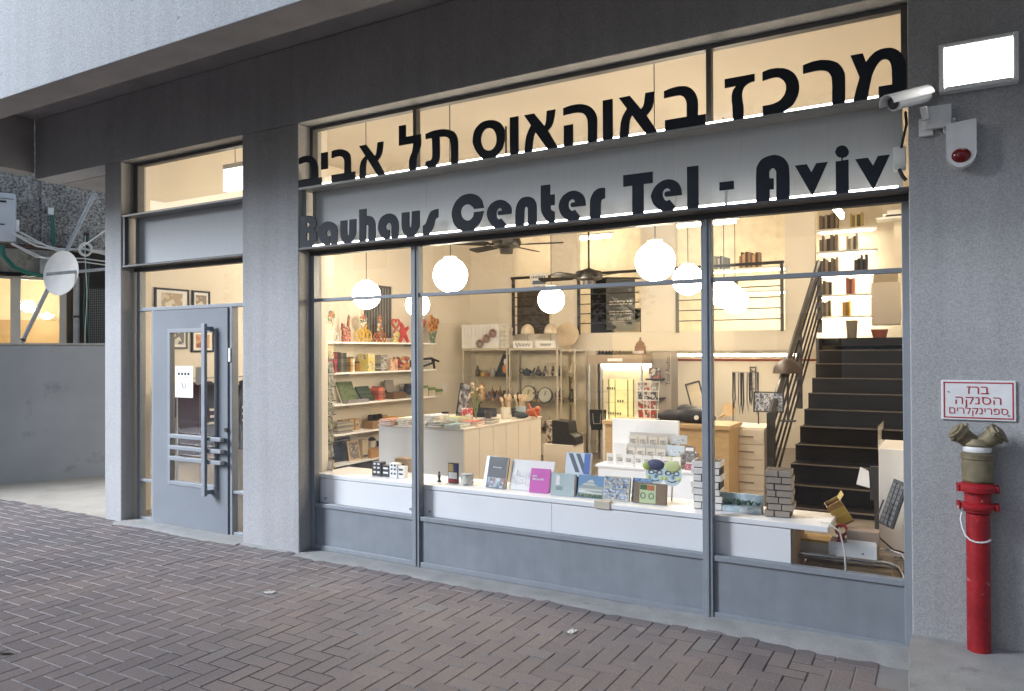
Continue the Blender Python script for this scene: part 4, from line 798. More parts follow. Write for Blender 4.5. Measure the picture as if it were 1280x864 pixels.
# entrance ------------------------------------------------------------
e = MB()
FX0, FX1 = -6.512, -5.392
e.box(-6.755, -6.705, -.012, .05, .0, WZ['head'])
e.box(FX0, FX0 + .04, -.02, .05, .006, 2.0); e.box(FX1 - .035, FX1, -.02, .05, .006, 2.0)
e.box(-6.705, DR, -.018, .05, 2.0, 2.032)
e.box(-6.705, FX0, -.01, .045, .37, .395); e.box(FX1, DR, -.01, .045, .37, .395)
e.box(-6.705, FX0, -.01, .045, .0, .035); e.box(FX1, DR, -.01, .045, .0, .035)
EN = e.build('door_frame', FRAME, B, bevel=.003)
for a, b, z0, z1 in ((-6.705, FX0, .395, 2.0), (-6.705, FX0, .035, .37), (FX1, DR, .395, 2.0), (FX1, DR, .035, .37), (-6.705, DR, 2.032, WZ['head'])):
    box(a, b, .014, .021, z0, z1).build('glass_pane', GLASS, EN)
d = MB()
d.box(DL + .012, DR, -.014, .05, WZ['head'], WZ['led0'])
d.box(DL + .012, DL + .075, -.02, .05, WZ['up'], H - .002)
d.box(DL + .02, DL + .05, -.135, -.10, WZ['led'], WZ['up0'])
d.box(DL + .075, DR, -.012, .05, WZ['top0'], H - .002)
d.build('upper_frame', DARKSTEEL, EN, bevel=.002)
box(DL + .075, DR, .014, .021, WZ['up'], WZ['top0']).build('glass_pane', GLASS, EN)

lx0, lx1, lz0, lz1 = FX0 + .045, FX1 - .04, .012, 1.995
gx0, gx1, gz0, gz1 = -6.211, -5.598, .422, 1.785
dl = MB()
for a, b, z0, z1 in ((lx0, gx0, lz0, lz1), (gx1, lx1, lz0, lz1), (gx0, gx1, lz0, gz0), (gx0, gx1, gz1, lz1)):
    dl.box(a, b, -.034, .01, z0, z1)
DOOR = dl.build('door', mat('door_paint', (.195, .212, .235), .5, var=.05, nscale=3, spec=.3, stain=((.30, .33, .36), 14, .70, .5)), B)
mo = MB()
for a, b, z0, z1 in ((gx0 - .035, gx0, gz0 - .035, gz1 + .035), (gx1, gx1 + .035, gz0 - .035, gz1 + .035), (gx0, gx1, gz0 - .035, gz0), (gx0, gx1, gz1, gz1 + .035)):
    mo.box(a, b, -.042, -.0342, z0, z1)
mo.build('glazing_bead', FRAME, DOOR, bevel=.002)
box(gx0, gx1, -.014, -.008, gz0, gz1).build('glass_pane', GLASS, DOOR)
HM = mat('handle_steel', (.25, .27, .30), .4, .2, var=.08, nscale=12)
hb = L['d_bar']
h = MB().box(hb[0] + .008, hb[1] - .008, -.125, -.095, hb[2], hb[3])
for z in (hb[2] + .03, hb[3] - .04):
    h.box(hb[0] + .012, hb[1] - .012, -.095, -.034, z - .018, z + .018)
PH = h.build('pull_handle', HM, DOOR, bevel=.002)
for k in ('d_h1', 'd_h2', 'd_h3'):
    q = L[k]; zc = (q[2] + q[3]) / 2
    hh = MB().box(q[0] + .02, q[1] - .03, -.093, -.045, zc - .017, zc + .017)
    hh.box(q[0] + .03, q[0] + .06, -.045, -.034, zc - .012, zc + .012)
    hh.box(q[1] - .09, q[1] - .06, -.045, -.034, zc - .012, zc + .012)
    hh.build('crossbar', FRAME, DOOR, bevel=.003)
q = L['d_lock']
MB().cyl(((q[0] + q[1]) / 2, -.034, .925), ((q[0] + q[1]) / 2, -.046, .925), .018, n=12).build('lock', BLACK, DOOR)
MB().box(lx1 + .003, lx1 + .028, -.03, -.022, 1.52, 1.64).build('intercom', WPLAST, EN)
q = L['d_note']
t = thing('notice_sheet', 'white notice sheet with symbols taped inside the door glass', 'notice', (-6.04, -.018, 1.19))
box(-.125, .125, -.0006, .0006, 0, .29).build('paper', PAPER, t)
k = MB()
for i in range(4): k.box(-.085 + i * .045, -.057 + i * .045, -.0016, -.0007, .205, .228)
for i in range(3): k.box(-.05 + i * .04, -.028 + i * .04, -.0016, -.0007, .185, .190)
k.tube([(-.03, -.0012, .14), (-.02, -.0012, .10), (0, -.0012, .085), (.03, -.0012, .10), (.01, -.0012, .13)], .003, 5)
k.build('lettering', BLACK, t)

# ================================================================== things on the right wall and left yard
# floodlight
a = L['globe0']
t = thing('wall_floodlight', 'lit square white bulkhead floodlight high on the concrete wall', 'lamp', (.148, YF, 2.99))
MB().box(-.165, .165, -.045, -.001, -.118, .118).box(-.165, -.140, -.066, -.0455, -.118, .118).box(.140, .165, -.066, -.0455, -.118, .118).box(-.1395, .1395, -.066, -.0455, .094, .118).box(-.1395, .1395, -.066, -.0455, -.118, -.094).build('housing', WPLAST, t, bevel=.006)
MB().box(-.139, .139, -.060, -.0455, -.0935, .0935).build('diffuser', FLOOD, t, bevel=.003)
# camera
t = thing('security_camera', 'white bullet security camera on a bracket beside the Hebrew sign', 'camera', (-.075, YF, 2.72))
b = MB()
b.box(-.032, .032, -.022, -.001, -.045, .045)
b.cyl((0, -.02, .0), (0, -.06, .03), .022, .018)
b.cyl((0, -.06, .03), (-.01, -.085, .085), .017)
b.build('bracket', WPLAST, t, bevel=.004)
dv = Vector((-.60, -.66, -.27)).normalized()
c0 = Vector((.0, -.05, .155)); c1 = c0 + dv * .205
bd = MB().cyl(c0, c1, .038, n=22).cyl(c1 - dv * .002, c1 + dv * .006, .040, n=22)
hd = MB()
sd_ = dv.cross(Vector((0, 0, 1))).normalized(); ud_ = sd_.cross(dv)
arc = [sd_ * math.cos(R(a_)) + ud_ * math.sin(R(a_)) for a_ in range(-5, 186, 19)]
hv = [c0 - dv * .01 + q_ * .047 for q_ in arc] + [c1 + dv * .05 + q_ * .047 for q_ in arc] + [c0 - dv * .01 + q_ * .043 for q_ in arc] + [c1 + dv * .05 + q_ * .043 for q_ in arc]
na = len(arc)
hd.add(hv, [f_ for i in range(na - 1) for f_ in ((i, i + 1, na + i + 1, na + i), (2 * na + i, 3 * na + i, 3 * na + i + 1, 2 * na + i + 1), (na + i, na + i + 1, 3 * na + i + 1, 3 * na + i), (i, 2 * na + i, 2 * na + i + 1, i + 1))] + [(0, na, 3 * na, 2 * na), (na - 1, 3 * na - 1, 4 * na - 1, 2 * na - 1)], 0, True)
bo = bd.build('body', WPLAST, t)
hd.build('hood', WPLAST, t)
MB().cyl(c1 + dv * .0065, c1 + dv * .012, .031, n=20).build('lens', BLACK, t)
# junction box, siren
t = thing('junction_box', 'small square white junction box between the camera and the siren', 'junction box', (-.016, YF, 2.757))
MB().box(-.046, .046, -.045, -.001, -.05, .05).box(-.052, .052, -.052, -.0455, -.056, .056).build('box', WPLAST, t, bevel=.004)
for p in ((-.055, -.02), (.055, -.02)): MB().cyl((p[0], -.022, p[1]), (p[0] * 1.25, -.022, p[1]), .013, .010).build('cable_gland', WPLAST, t)
gl = MB()
gl.tube([(.02, -.02, -.05), (.022, -.022, -.075), (.035, -.015, -.085)], .007, 6)
gl.build('cable', WPLAST, t)
t = thing('alarm_siren', 'white alarm siren with a dark red round strobe lens', 'siren', (.075, YF, 2.60))
pl = [(-.062, .105), (-.064, -.04)] + [(-.064 * math.cos(R(x)), -.04 - .07 * math.sin(R(x))) for x in range(15, 180, 15)] + [(.064, -.04), (.062, .115)]
MB().prism(pl, -.075, -.001).build('housing', WPLAST, t, bevel=.014)
MB().sphere((0, -.072, -.055), (.043, .022, .036), 18, 10).build('strobe_lens', mat('dark_red_lens', (.16, .008, .01), .12, var=.1), t)
# cable box in the sign recess
t = thing('cable_box', 'small off white cable box at the right end of the sign recess', 'junction box', (-.20, -.045, 2.60))
MB().box(-.028, .03, -.03, .03, -.06, .06).build('box', WPLAST, t, bevel=.004)
MB().tube([(.01, -.03, .05), (.02, -.045, .1), (.035, -.03, .17), (.03, -.02, .24)], .007, 6).build('cable', BLACK, t)
cb = MB(); cb.tube([(.0, -.03, -.06), (.015, -.04, -.10), (.03, -.03, -.12)], .010, 6)
cb.build('cable', BLACK, t)
# sprinkler plaque
t = thing('wall_sign', 'white sign with red Hebrew lettering and red border above the standpipe', 'sign', (.137, YF - .006, 1.35))
MB().box(-.156, .156, -.004, .004, -.098, .098).build('plate', WPLAST, t, bevel=.003)
REDP = mat('red_sign_print', (.42, .03, .05), .5, var=.05)
bb = MB()
for x0, x1, z0, z1 in ((-.146, .146, .083, .089), (-.146, .146, -.089, -.083), (-.146, -.140, -.083, .083), (.140, .146, -.083, .083)):
    bb.box(x0, x1, -.0052, -.0041, z0, z1)
bb.build('border', REDP, t)
for s, z, k in (('ברז', .050, .062), ('הסנקה', -.001, .060), ('ספרינקלרים', -.052, .050)):
    q = text_mb(s[::-1], k, .0005, 1.0 if z < -.02 else 1.12)
    for i, v in enumerate(q.v): q.v[i] = (v[0], v[1] - .0050, v[2] + z)
    q.build('lettering', REDP, t)
for x in (-.125, .125): MB().cyl((x, -.004, .04 if x < 0 else -.07), (x, -.007, .04 if x < 0 else -.07), .005, n=8).build('screw', GALV, t)
# standpipe
t = thing('fire_standpipe', 'red fire standpipe with an old brass twin outlet on the cement apron', 'hydrant', (.13, -.215, .15))
p = MB().lathe([(.050, -.03), (.050, .62), (.050, .66)], n=28)
p.build('pipe', RED, t)
p = MB().lathe([(.052, .665), (.058, .672), (.058, .682), (.074, .686), (.077, .692), (.077, .703), (.072, .708), (.056, .714), (.056, .757), (.062, .762), (.080, .767), (.083, .774), (.083, .792), (.076, .80), (.062, .81)], n=28)
for ang in (20, 160, 200, 340):
    for z in (.695, .782):
        c = Vector((.084 * math.cos(R(ang)), .084 * math.sin(R(ang)), z))
        p.cyl(c - Vector((0, 0, .016)), c + Vector((0, 0, .016)), .010, n=6)
p.build('coupling', RED, t)
p = MB().lathe([(.058, .81), (.066, .82), (.066, .92), (.070, .925), (.070, .945), (.058, .955), (.058, .985), (.064, .99), (.064, 1.0), (.05, 1.02)], n=28)
for sx in (-1, 1):
    d = Vector((sx * .70, -.25, .62)).normalized()
    o = Vector((sx * .012, 0, .99))
    p.cyl(o, o + d * .075, .038, .041, 20)
    p.cyl(o + d * .075, o + d * .085, .048, .048, 20)
    p.cyl(o + d * .085, o + d * .108, .044, .046, 20)
    p.cyl(o + d * .108, o + d * .116, .030, .028, 6)
    for q in (0, 120, 240):
        a = d.orthogonal().normalized()
        a = Matrix.Rotation(R(q), 3, d) @ a
        p.cyl(o + d * .096 + a * .044, o + d * .096 + a * .060, .008, n=6)
p.build('brass_outlet', BRASS, t)
MB().lathe([(.0585, .957), (.0605, .96), (.0605, .98), (.0585, .983)], n=28).build('white_tape', WPLAST, t)
MB().tube([(-.055, -.01, .68), (-.068, -.018, .655), (-.072, -.024, .63), (-.064, -.034, .59), (-.052, -.042, .555), (-.035, -.05, .54), (-.012, -.0545, .532), (.012, -.0545, .532), (.034, -.045, .536), (.05, -.025, .542)], .0042, 6).build('plastic_strip', WPLAST, t)

# ---- left yard and neighbour ----
OX, OY = -10.07, .38
UX, UY, NXX, NYY = .49, .872, -.872, .49
ANG = math.atan2(UY, UX)
def NM():
    return Matrix.Translation((OX, OY, 0)) @ Matrix.Rotation(ANG, 4, 'Z')
def nthing(name, label, cat, u=0, wd=0, z=0, group=None):
    p = NM() @ Vector((u, wd, z))
    return thing(name, label, cat, tuple(p), ANG, group)
GW = mat('garden_wall_render', (.38, .395, .42), .9, var=.1, nscale=1.4, bump=.5, bscale=150, fine=.18, fscale=260, stain=((.15, .15, .15), 1.1, .56, .55))
t = nthing('garden_wall', 'low grey rendered yard wall left of the narrow pillar', 'wall')
box(-3.0, 3.2, 0, .2, -.05, 1.70).build('wall', GW, t, bevel=.012)
box(-3.0, 3.2, -.006, .206, 1.702, 1.73).build('coping', mat('coping_cement', (.40, .38, .35), .9, fine=.2), t, bevel=.008)
PEB = mat('pebbledash', (.46, .44, .41), .95, var=.25, nscale=4, bump=1.0, bscale=40, fine=.85, fscale=42, spec=.3)
SPAN = mat('weathered_render', (.46, .43, .38), .9, var=.15, nscale=6, bump=.5, bscale=90, fine=.3, fscale=90, stain=((.16, .14, .11), 6, .55, .6))
NW = 1.3
t = nthing('neighbour_building', 'pebbledash building with a warmly lit window strip behind the yard wall', 'building')
box(-4, 3.5, NW, NW + .2, 3.06, 6.5).build('pebbledash_wall', PEB, t)
box(.40, .56, NW - .05, NW - .002, 3.06, 6.5).build('pilaster', PEB, t)
box(-4, .72, NW - .03, NW + .2, 2.72, 3.058).build('spandrel', SPAN, t, bevel=.01)
box(-4, .72, NW - .12, NW + .2, 2.672, 2.718).build('window_lintel', DWOOD, t)
WFR = mat('cream_window_paint', (.62, .58, .50), .5, var=.05)
fw_ = MB()
for a, b in ((-1.4, -1.3), (-.62, -.5), (.033, .153), (.61, .70)):
    fw_.box(a, b, NW - .03, NW + .03, .2, 2.67)
fw_.box(-4, .61, NW - .02, NW + .02, 2.63, 2.669)
wf = fw_.build('window', WFR, t, bevel=.004)
for a, b in ((-1.3, -.62), (-.5, .033), (.153, .61)):
    box(a, b, NW - .004, NW + .004, .2, 2.63).build('glass_pane', GLASS, wf)
OFF = mat('office_wall_paint', (.80, .70, .50), .8, var=.04)
OFFB = mat('office_partition', (.42, .29, .13), .7, var=.06)
rm = MB()
rm.box(-4, 1.2, NW + 2.4, NW + 2.5, 0, 3.0, 0).box(-4, 1.2, NW + .2, NW + 2.5, 2.9, 3.0, 0).box(-4, 1.2, NW + .25, NW + 2.5, -.05, .05, 1).box(.72, .78, NW + .2, NW + 2.4, 0, 3, 0).box(-4, .7, NW + 2.2, NW + 2.38, 0, 2.15, 1)
rm.build('room_wall', [OFF, OFFB], t)
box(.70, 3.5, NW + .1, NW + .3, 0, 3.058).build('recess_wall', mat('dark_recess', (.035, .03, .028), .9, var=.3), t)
t = nthing('office_lamp', 'bright bare lamp glowing behind the neighbour window', 'lamp', .22, NW + .62, 2.29)
MB().sphere((0, 0, 0), .085, 16, 10).build('bulb', glow('office_bulb_glow', (1, .90, .72), 95), t)
MB().cyl((0, .02, 0), (0, .16, 0), .02, n=8).build('socket', WPLAST, t)
t = nthing('ceiling_dome_lamp', 'small round glowing dome lamp deeper in the neighbour office', 'lamp', .42, NW + 1.9, 2.2)
MB().lathe([(.10, .03), (.095, .0), (.06, -.03), (.001, -.04)]).build('dome', glow('dome_glow', (1, .95, .85), 9), t)
MB().cyl((0, .02, .035), (0, .30, .035), .04, n=10).build('arm', WPLAST, t)
# grille, pipes, dish, poles
q = L['grille']
t = nthing('window_grille', 'dark wire mesh grille panel beside the drain pipes', 'grille', 1.09, 1.16, 2.1)
gr = MB()
for i in range(12): gr.box(-.13 + i * .024, -.127 + i * .024, -.002, .002, -.42, .42)
for i in range(34): gr.box(-.13, .14, -.0045, -.0021, -.42 + i * .025, -.417 + i * .025)
gr.build('mesh', GALV, t)
MB().box(-.15, -.132, -.01, .01, -.44, .44).box(.142, .16, -.01, .01, -.44, .44).box(-.132, .142, -.01, .01, .421, .44).build('frame', IRON, t)
t = nthing('drain_pipe', 'thick grey drain pipe rising behind the satellite dish', 'pipe', .82, 1.05, 0)
MB().cyl((0, 0, 0), (0, 0, 2.68), .04).build('pipe', GALV, t)
MB().cyl((0, 0, 2.1), (0, 0, 2.13), .048).build('clip', IRON, t)
t = nthing('conduit', 'dark vertical cable trunking right of the satellite dish', 'conduit', .94, 1.0, 0)
MB().box(-.035, .035, -.03, .03, 0, 3.3).build('trunking', mat('dark_trunking', (.06, .05, .045), .8, var=.4, nscale=15), t)
k = MB()
for i in range(4):
    x = -.02 + i * .014
    k.tube([(x + .012 * math.sin(z * 5 + i * 2), -.04 - .008 * (i % 2), z) for z in [1.6 + .15 * j for j in range(12)]], .006, 5, m=i % 3)
k.build('cable', [DKGREEN, CABLEW, BLACK], t)
t = nthing('satellite_dish', 'round off white satellite dish on a grey pole in the yard', 'satellite dish', .672, .6, 2.67)
RD = .30
dm = MB()
prof = [(RD * i / 10, .055 * (i / 10) ** 2) for i in range(11)]
Mx = Matrix.Rotation(R(-48), 4, 'Z') @ Matrix.Rotation(R(84), 4, 'X')
dm.lathe([(.001, 0)] + prof[1:] + [(RD + .004, .052), (RD, .045)] + [(r, z - .01) for r, z in reversed(prof[1:-1])] + [(.001, -.01)], M=Mx, n=36)
dm.build('reflector', mat('dish_paint', (.82, .80, .75), .5, var=.08, nscale=5, stain=((.45, .52, .60), 9, .68, .6)), t)
MB().cyl((0, .05, 0), (0, .2, -.1), .02).build('mount', GALV, t)
t = nthing('mast_pole', 'long slanting galvanised pole rising behind the satellite dish across the yard window', 'pole', 0, .78, 0)
q = L['pole0']
MB().cyl((q[0] - .02, 0, q[2] - .06), (q[1], .05, q[3]), .028).build('pole', GALV, t)
MB().cyl((q[0] + .01, 0, q[2] + .02), (q[0] + .02, 0, q[2] + .045), .034).build('clamp', IRON, t)
t = nthing('brace_bar', 'horizontal grey bar in front of the satellite dish', 'pole', 0, .40, 0)
MB().cyl((.47, -.02, 2.635), (1.55, .02, 2.80), .022).build('bar', GALV, t)
t = nthing('stay_rod', 'thin white stay rod running from pole to pillar', 'rod', 0, .5, 0)
MB().cyl((.86, 0, 3.02), (1.35, -.2, 3.42), .008, n=6).build('rod', CABLEW, t)
t = nthing('air_conditioner', 'pale grey air conditioner unit on a bracket at the photo edge', 'air conditioner', -.25, 1.0, 3.41)
MB().box(-.36, .36, -.14, .14, -.32, .33).build('casing', mat('ac_paint', (.55, .58, .61), .45, var=.03), t, bevel=.012)
for q_ in ((-.345, .345, -.146, -.1405, .25, .256), (.16, .24, -.147, -.1405, -.10, -.085), (.12, .26, -.147, -.1405, .20, .225)): MB().box(*q_).build('trim', BLACK, t)
MB().cyl((.37, 0, -.16), (.37, 0, .0), .03).build('pipe_cover', WPLAST, t)
t = nthing('mounting_bracket', 'rusty dark steel bracket beam carrying the air conditioner', 'bracket', 0, .9, 3.06)
MB().box(-.7, .78, -.03, .03, -.03, .012).box(-.7, .78, .16, .2, -.03, .012).build('beam', mat('rusty_steel', (.09, .06, .045), .85, var=.4, nscale=25), t)
t = nthing('wall_box', 'small grey electrical box half hidden behind the dish', 'electrical box', .44, 1.2, 2.82)
MB().box(-.06, .06, -.05, .05, -.14, .13).build('box', mat('grey_box', (.40, .42, .42), .5), t, bevel=.005)
t = nthing('outdoor_socket', 'small white socket on the pebbledash wall with green hoses', 'socket', .51, 1.19, 3.59)
MB().box(-.035, .035, -.04, .04, -.05, .05).build('box', WPLAST, t, bevel=.005)
k = MB()
k.tube([(0, -.02, -.05), (.02, -.03, -.2), (.01, -.03, -.38), (.05, -.04, -.55)], .016, 7)
k.tube([(.03, -.02, -.04), (.04, -.03, -.25), (.05, -.03, -.45)], .012, 7)
k.build('hose', DKGREEN, t)
t = nthing('hose', 'dark green hose sagging under the air conditioner', 'hose', 0, .85, 3.0)
k = MB()
k.tube([(-.05, 0, .04), (-.03, -.01, -.10), (.08, -.01, -.25), (.25, -.01, -.33), (.5, 0, -.36)], .018, 7)
k.tube([(-.02, .02, .04), (.0, -.02, -.10), (.11, -.02, -.24), (.27, -.02, -.31), (.5, 0, -.345)], .014, 7)
k.build('hose', DKGREEN, t)
t = nthing('cable_bundle', 'tangle of white cables behind the dish', 'cables', .3, .8, 3.0)
k = MB(); rc = random.Random(4)
for i in range(5):
    z = rc.uniform(-.1, .12)
    k.tube([(-.2 + rc.uniform(-.05, .1), 0, z + .12), (.05, -.02, z + rc.uniform(-.06, .03)), (.3, .0, z - .08 + rc.uniform(-.05, .05)), (.6, .02, z - .05 + rc.uniform(-.04, .04)), (1.2, 0, z - .1 + rc.uniform(-.12, .05))], .009 + .004 * (i % 2), 6)
ring = [(.62 + .075 * math.cos(R(x)), -.05, .03 + .085 * math.sin(R(x))) for x in range(0, 360, 24)]
k.tube(ring, .012, 6, closed=True)
k.tube([(x + .01, y - .01, z + .012) for x, y, z in ring], .010, 6, closed=True)
k.build('cables', CABLEW, t)

# ---- far side of the street (seen in the glass) ----
OP = mat('street_house_render', (.78, .77, .74), .9, var=.06, nscale=1, fine=.08)
def house(x0, x1, h, label, floors, cols, y=-21.0, pitched=False):
    t = thing('street_house', label, 'house', ((x0 + x1) / 2, y, 0))
    hw = (x1 - x0) / 2
    b = MB().box(-hw, hw, -8, 0, -.1, h); b.build('wall', OP, t)
    if pitched:
        b = MB(); b.prism([(-hw - .4, h + .01), (hw + .4, h + .01), (0, h + 2.6)], -8.3, .4); b.build('roof', mat('roof_tiles', (.30, .14, .09), .8), t)
    for fl in range(floors):
        for c in range(cols):
            cx = -hw + (c + .5) * 2 * hw / cols; z = .9 + fl * 3.1
            f = MB().box(cx - .75, cx + .75, .002, .06, z, z + 1.6).build('window', WPLAST, t)
            MB().box(cx - .66, cx + .66, .061, .07, z + .09, z + 1.51).build('pane', mat('street_pane', (.06, .07, .08), .08), f)
house(-16.5, -10.5, 14, 'pale four storey house across the street seen in reflections and made tall to block the sun, left of the gap', 4, 2, -13)  # height and left edge set to keep sun off the shop's right
house(-4.2, 12, 9.2, 'pale three storey house across the street seen only in reflections, right of the gap', 3, 5, -13)
house(-46, -34, 6.2, 'house with pitched roof far down the street seen only in reflections', 2, 3, -18, True)

def tree(name, label, x, y, h, seed):
    rt_ = random.Random(seed)
    t = thing(name, label, 'tree', (x, y, -.1), group='street trees across the road')
    tk = MB(); tk.tube([(0, 0, 0), (.06, .02, h * .25), (-.04, .05, h * .5), (.05, 0, h * .72)], .13, 8)
    tips = []
    for i in range(9):
        a = rt_.uniform(0, 6.28); z = h * rt_.uniform(.35, .6); r = h * rt_.uniform(.18, .34)
        e = (r * math.cos(a), r * math.sin(a), z + h * rt_.uniform(.12, .32))
        tk.tube([(0, 0, z * .9), (e[0] * .5, e[1] * .5, z + (e[2] - z) * .6), e], .04, 6); tips.append(e)
    tk.build('trunk', mat('bark', (.10, .075, .055), .9, var=.3, nscale=10), t)
    V = []; F = []
    for e in tips + [(0, 0, h * .85)]:
        for i in range(330):
            u = Vector((rt_.gauss(0, 1), rt_.gauss(0, 1), rt_.gauss(0, .8))).normalized() * (rt_.random() ** .4) * h * .15
            p = Vector(e) + u
            a = Vector((rt_.gauss(0, 1), rt_.gauss(0, 1), rt_.gauss(0, 1))).normalized() * .11
            c = a.orthogonal().normalized() * .06
            o = len(V); V += [p - a, p + c, p + a, p - c]; F.append((o, o + 1, o + 2, o + 3))
    cr = MB().add(V, F); cr.build('crown', mat('leaf_green', (.06, .10, .035), .6, var=.35, nscale=2), t)
tree('street_tree', 'leafy street tree across the road, seen in the left glass reflections', -17.5, -12.0, 5.0, 1)
tree('street_tree', 'leafy street tree across the road, seen in the right glass reflections', -7.5, -11.0, 5.6, 2)

# ================================================================== inside the shop
def book(label, x, y, z, w, h, t, lean, rz, cov, group=None, cat='book', name='book'):
    b = thing(name, label, cat, (x, y, z), (R(-lean), 0, R(rz)), group)
    c = MB().box(-w / 2, w / 2, 0, .002, 0, h).box(-w / 2, w / 2, t - .002, t, 0, h).box(-w / 2, -w / 2 + .002, .002, t - .002, 0, h)
    c.build('cover', cov, b)
    box(-w / 2 + .0025, w / 2 - .004, .0022, t - .0022, .004, h - .004).build('pages', PAGES, b)
    return b

def printed(parent, x0, x1, z0, z1, m, y=-.0012, name='cover_print'):
    return box(x0, x1, y, y + .001, z0, z1).build(name, m, parent)

def words(parent, s, size, x, z, m, y=-.0014, sx=1.0, bold=0, name='lettering'):
    q = text_mb(s, size, .0004, sx, bold=bold)
    for i, v in enumerate(q.v): q.v[i] = (v[0] + x, v[1] + y, v[2] + z)
    return q.build(name, m, parent)

def marks(parent, w, h, x, z, m, y=-.0014, n=8):
    """a line of print too small to read: short strokes of uneven height"""
    k = MB(); rm_ = random.Random(int(w * 1000) + n)
    for i in range(n):
        x0 = x - w / 2 + w * i / n
        k.box(x0, x0 + w / n * rm_.uniform(.5, .8), y, y + .0006, z - h / 2, z + h * rm_.uniform(.15, .5))
    return k.build('lettering', m, parent)

INK = mat('dark_ink', (.03, .03, .035), .6)
WINK = mat('white_ink', (.75, .75, .75), .6)
def mid(k):
    q = L[k]; return (q[0] + q[1]) / 2
def wd(k): return L[k][1] - L[k][0]
def ht(k): return L[k][3] - L[k][2]
ZB = .612

# display bench behind the window
t = thing('display_bench', 'long low white display bench just behind the shop window', 'display bench', (0, 0, 0))
b = MB()
for x0, x1 in ((-4.475, -3.47), (-3.467, -2.31), (-2.307, -1.245), (-1.242, -.775)):
    b.box(x0, x1, .055, .07, .02, .572)
b.build('front_panel', WHITE, t, bevel=.0015)
box(-4.475, -.575, .050, .45, .578, .61).build('top_board', WHITE, t, bevel=.003)
box(-.775, -.757, .072, .44, .02, .576).build('end_panel', CARD, t)
box(-4.475, -.78, .43, .446, .02, .576).build('back_panel', WHITE, t)
k = MB()
for x in (-4.36, -3.50, -3.32): k.cyl((x, .054, .415), (x, .046, .415), .010, n=8)
k.build('screw', GALV, t)

# things on the bench, left to right
q = 'frame'
t = thing('framed_photo', 'tiny wooden frame leaning at the left end of the white bench', 'frame', (mid(q) + .06, .2, ZB), (R(-12), 0, 0))
b = MB(); w_, h_ = .11, .09
b.box(-w_ / 2, w_ / 2, 0, .01, 0, .012).box(-w_ / 2, w_ / 2, 0, .01, h_ - .012, h_).box(-w_ / 2, -w_ / 2 + .012, 0, .01, .012, h_ - .012).box(w_ / 2 - .012, w_ / 2, 0, .01, .012, h_ - .012)
b.build('frame', WOOD, t); box(-w_ / 2 + .012, w_ / 2 - .012, .004, .008, .012, h_ - .012).build('picture', PAPER, t)
def house_block(key, dark, label):
    t = thing('model_house', label, 'model house', (mid(key), .2, ZB))
    w = wd(key); h = .112
    a_, b_ = (BLACK, WPLAST) if dark else (WPLAST, BLACK)
    body = MB().box(-w / 2, w * .05, -.03, .03, 0, h).box(w * .05, w / 2, -.022, .03, 0, h * .82)
    body.build('block', a_, t, bevel=.002)
    wn_ = MB()
    for i, zz in enumerate((.025, .06, .09)):
        wn_.box(-w * .40, -w * .28, -.0312, -.0302, zz, zz + .014)
        wn_.box(-w * .18, -w * .04, -.0312, -.0302, zz, zz + .014)
        if zz < .08: wn_.box(w * .14, w * .42, -.0232, -.0222, zz, zz + .014)
    wn_.build('windows', b_, t)
house_block('block_a', True, 'black and white toy modernist house on the bench')
house_block('block_b', False, 'white toy modernist house with black windows on the bench')
t = thing('paper_bag', 'brown paper bag with round dark emblem behind the toy houses', 'bag', (-3.89, .50, ZB - .1))
MB().box(-.09, .09, -.04, .04, 0, .205).build('bag', CARD, t, bevel=.004)
e = MB(); e.tube([(.04 * math.cos(R(a)), -.0405, .11 + .045 * math.sin(R(a))) for a in range(0, 360, 20)], .006, 5, closed=True); e.box(-.004, .004, -.0425, -.0405, .068, .152)
e.build('emblem', BLACK, t)
t = thing('figurine', 'tiny dark standing figurine on the bench near the mullion', 'figurine', (mid('figurine'), .2, ZB))
MB().lathe([(.016, 0), (.018, .006), (.008, .012), (.010, .03), (.014, .045), (.006, .056), (.010, .066), (.006, .076), (.001, .078)], n=12).build('body', BLACK, t)
t = thing('art_block', 'small upright board with yellow, blue, white and red colour blocks', 'ornament', (mid('artblock'), .2, ZB))
box(-.044, .044, 0, .02, 0, .15).build('board', BLACK, t, bevel=.002)
for nm, col, (x0, x1, z0, z1) in (('yellow_block', (.55, .38, .12), (-.038, .006, .085, .142)), ('blue_block', (.03, .06, .28), (.012, .038, .085, .142)), ('white_block', (.75, .75, .75), (-.038, .038, .032, .08)), ('red_block', (.42, .03, .05), (-.038, .038, .006, .028))):
    box(x0, x1, -.0015, -.0002, z0, z1).build(nm, mat('art_' + nm, col, .5), t)
t = thing('tin', 'small round grey patterned tin on the bench', 'tin', (mid('tin'), .2, ZB))
MB().lathe([(.046, 0), (.048, .004), (.048, .068), (.046, .07)], n=22).build('body', cover('tin_print', [(.45, .47, .45), (.25, .27, .27), (.58, .56, .50)], 'cell', 60), t)
MB().lathe([(.0495, .0705), (.0495, .08), (.03, .083), (.001, .083)], n=22).build('lid', GALV, t)

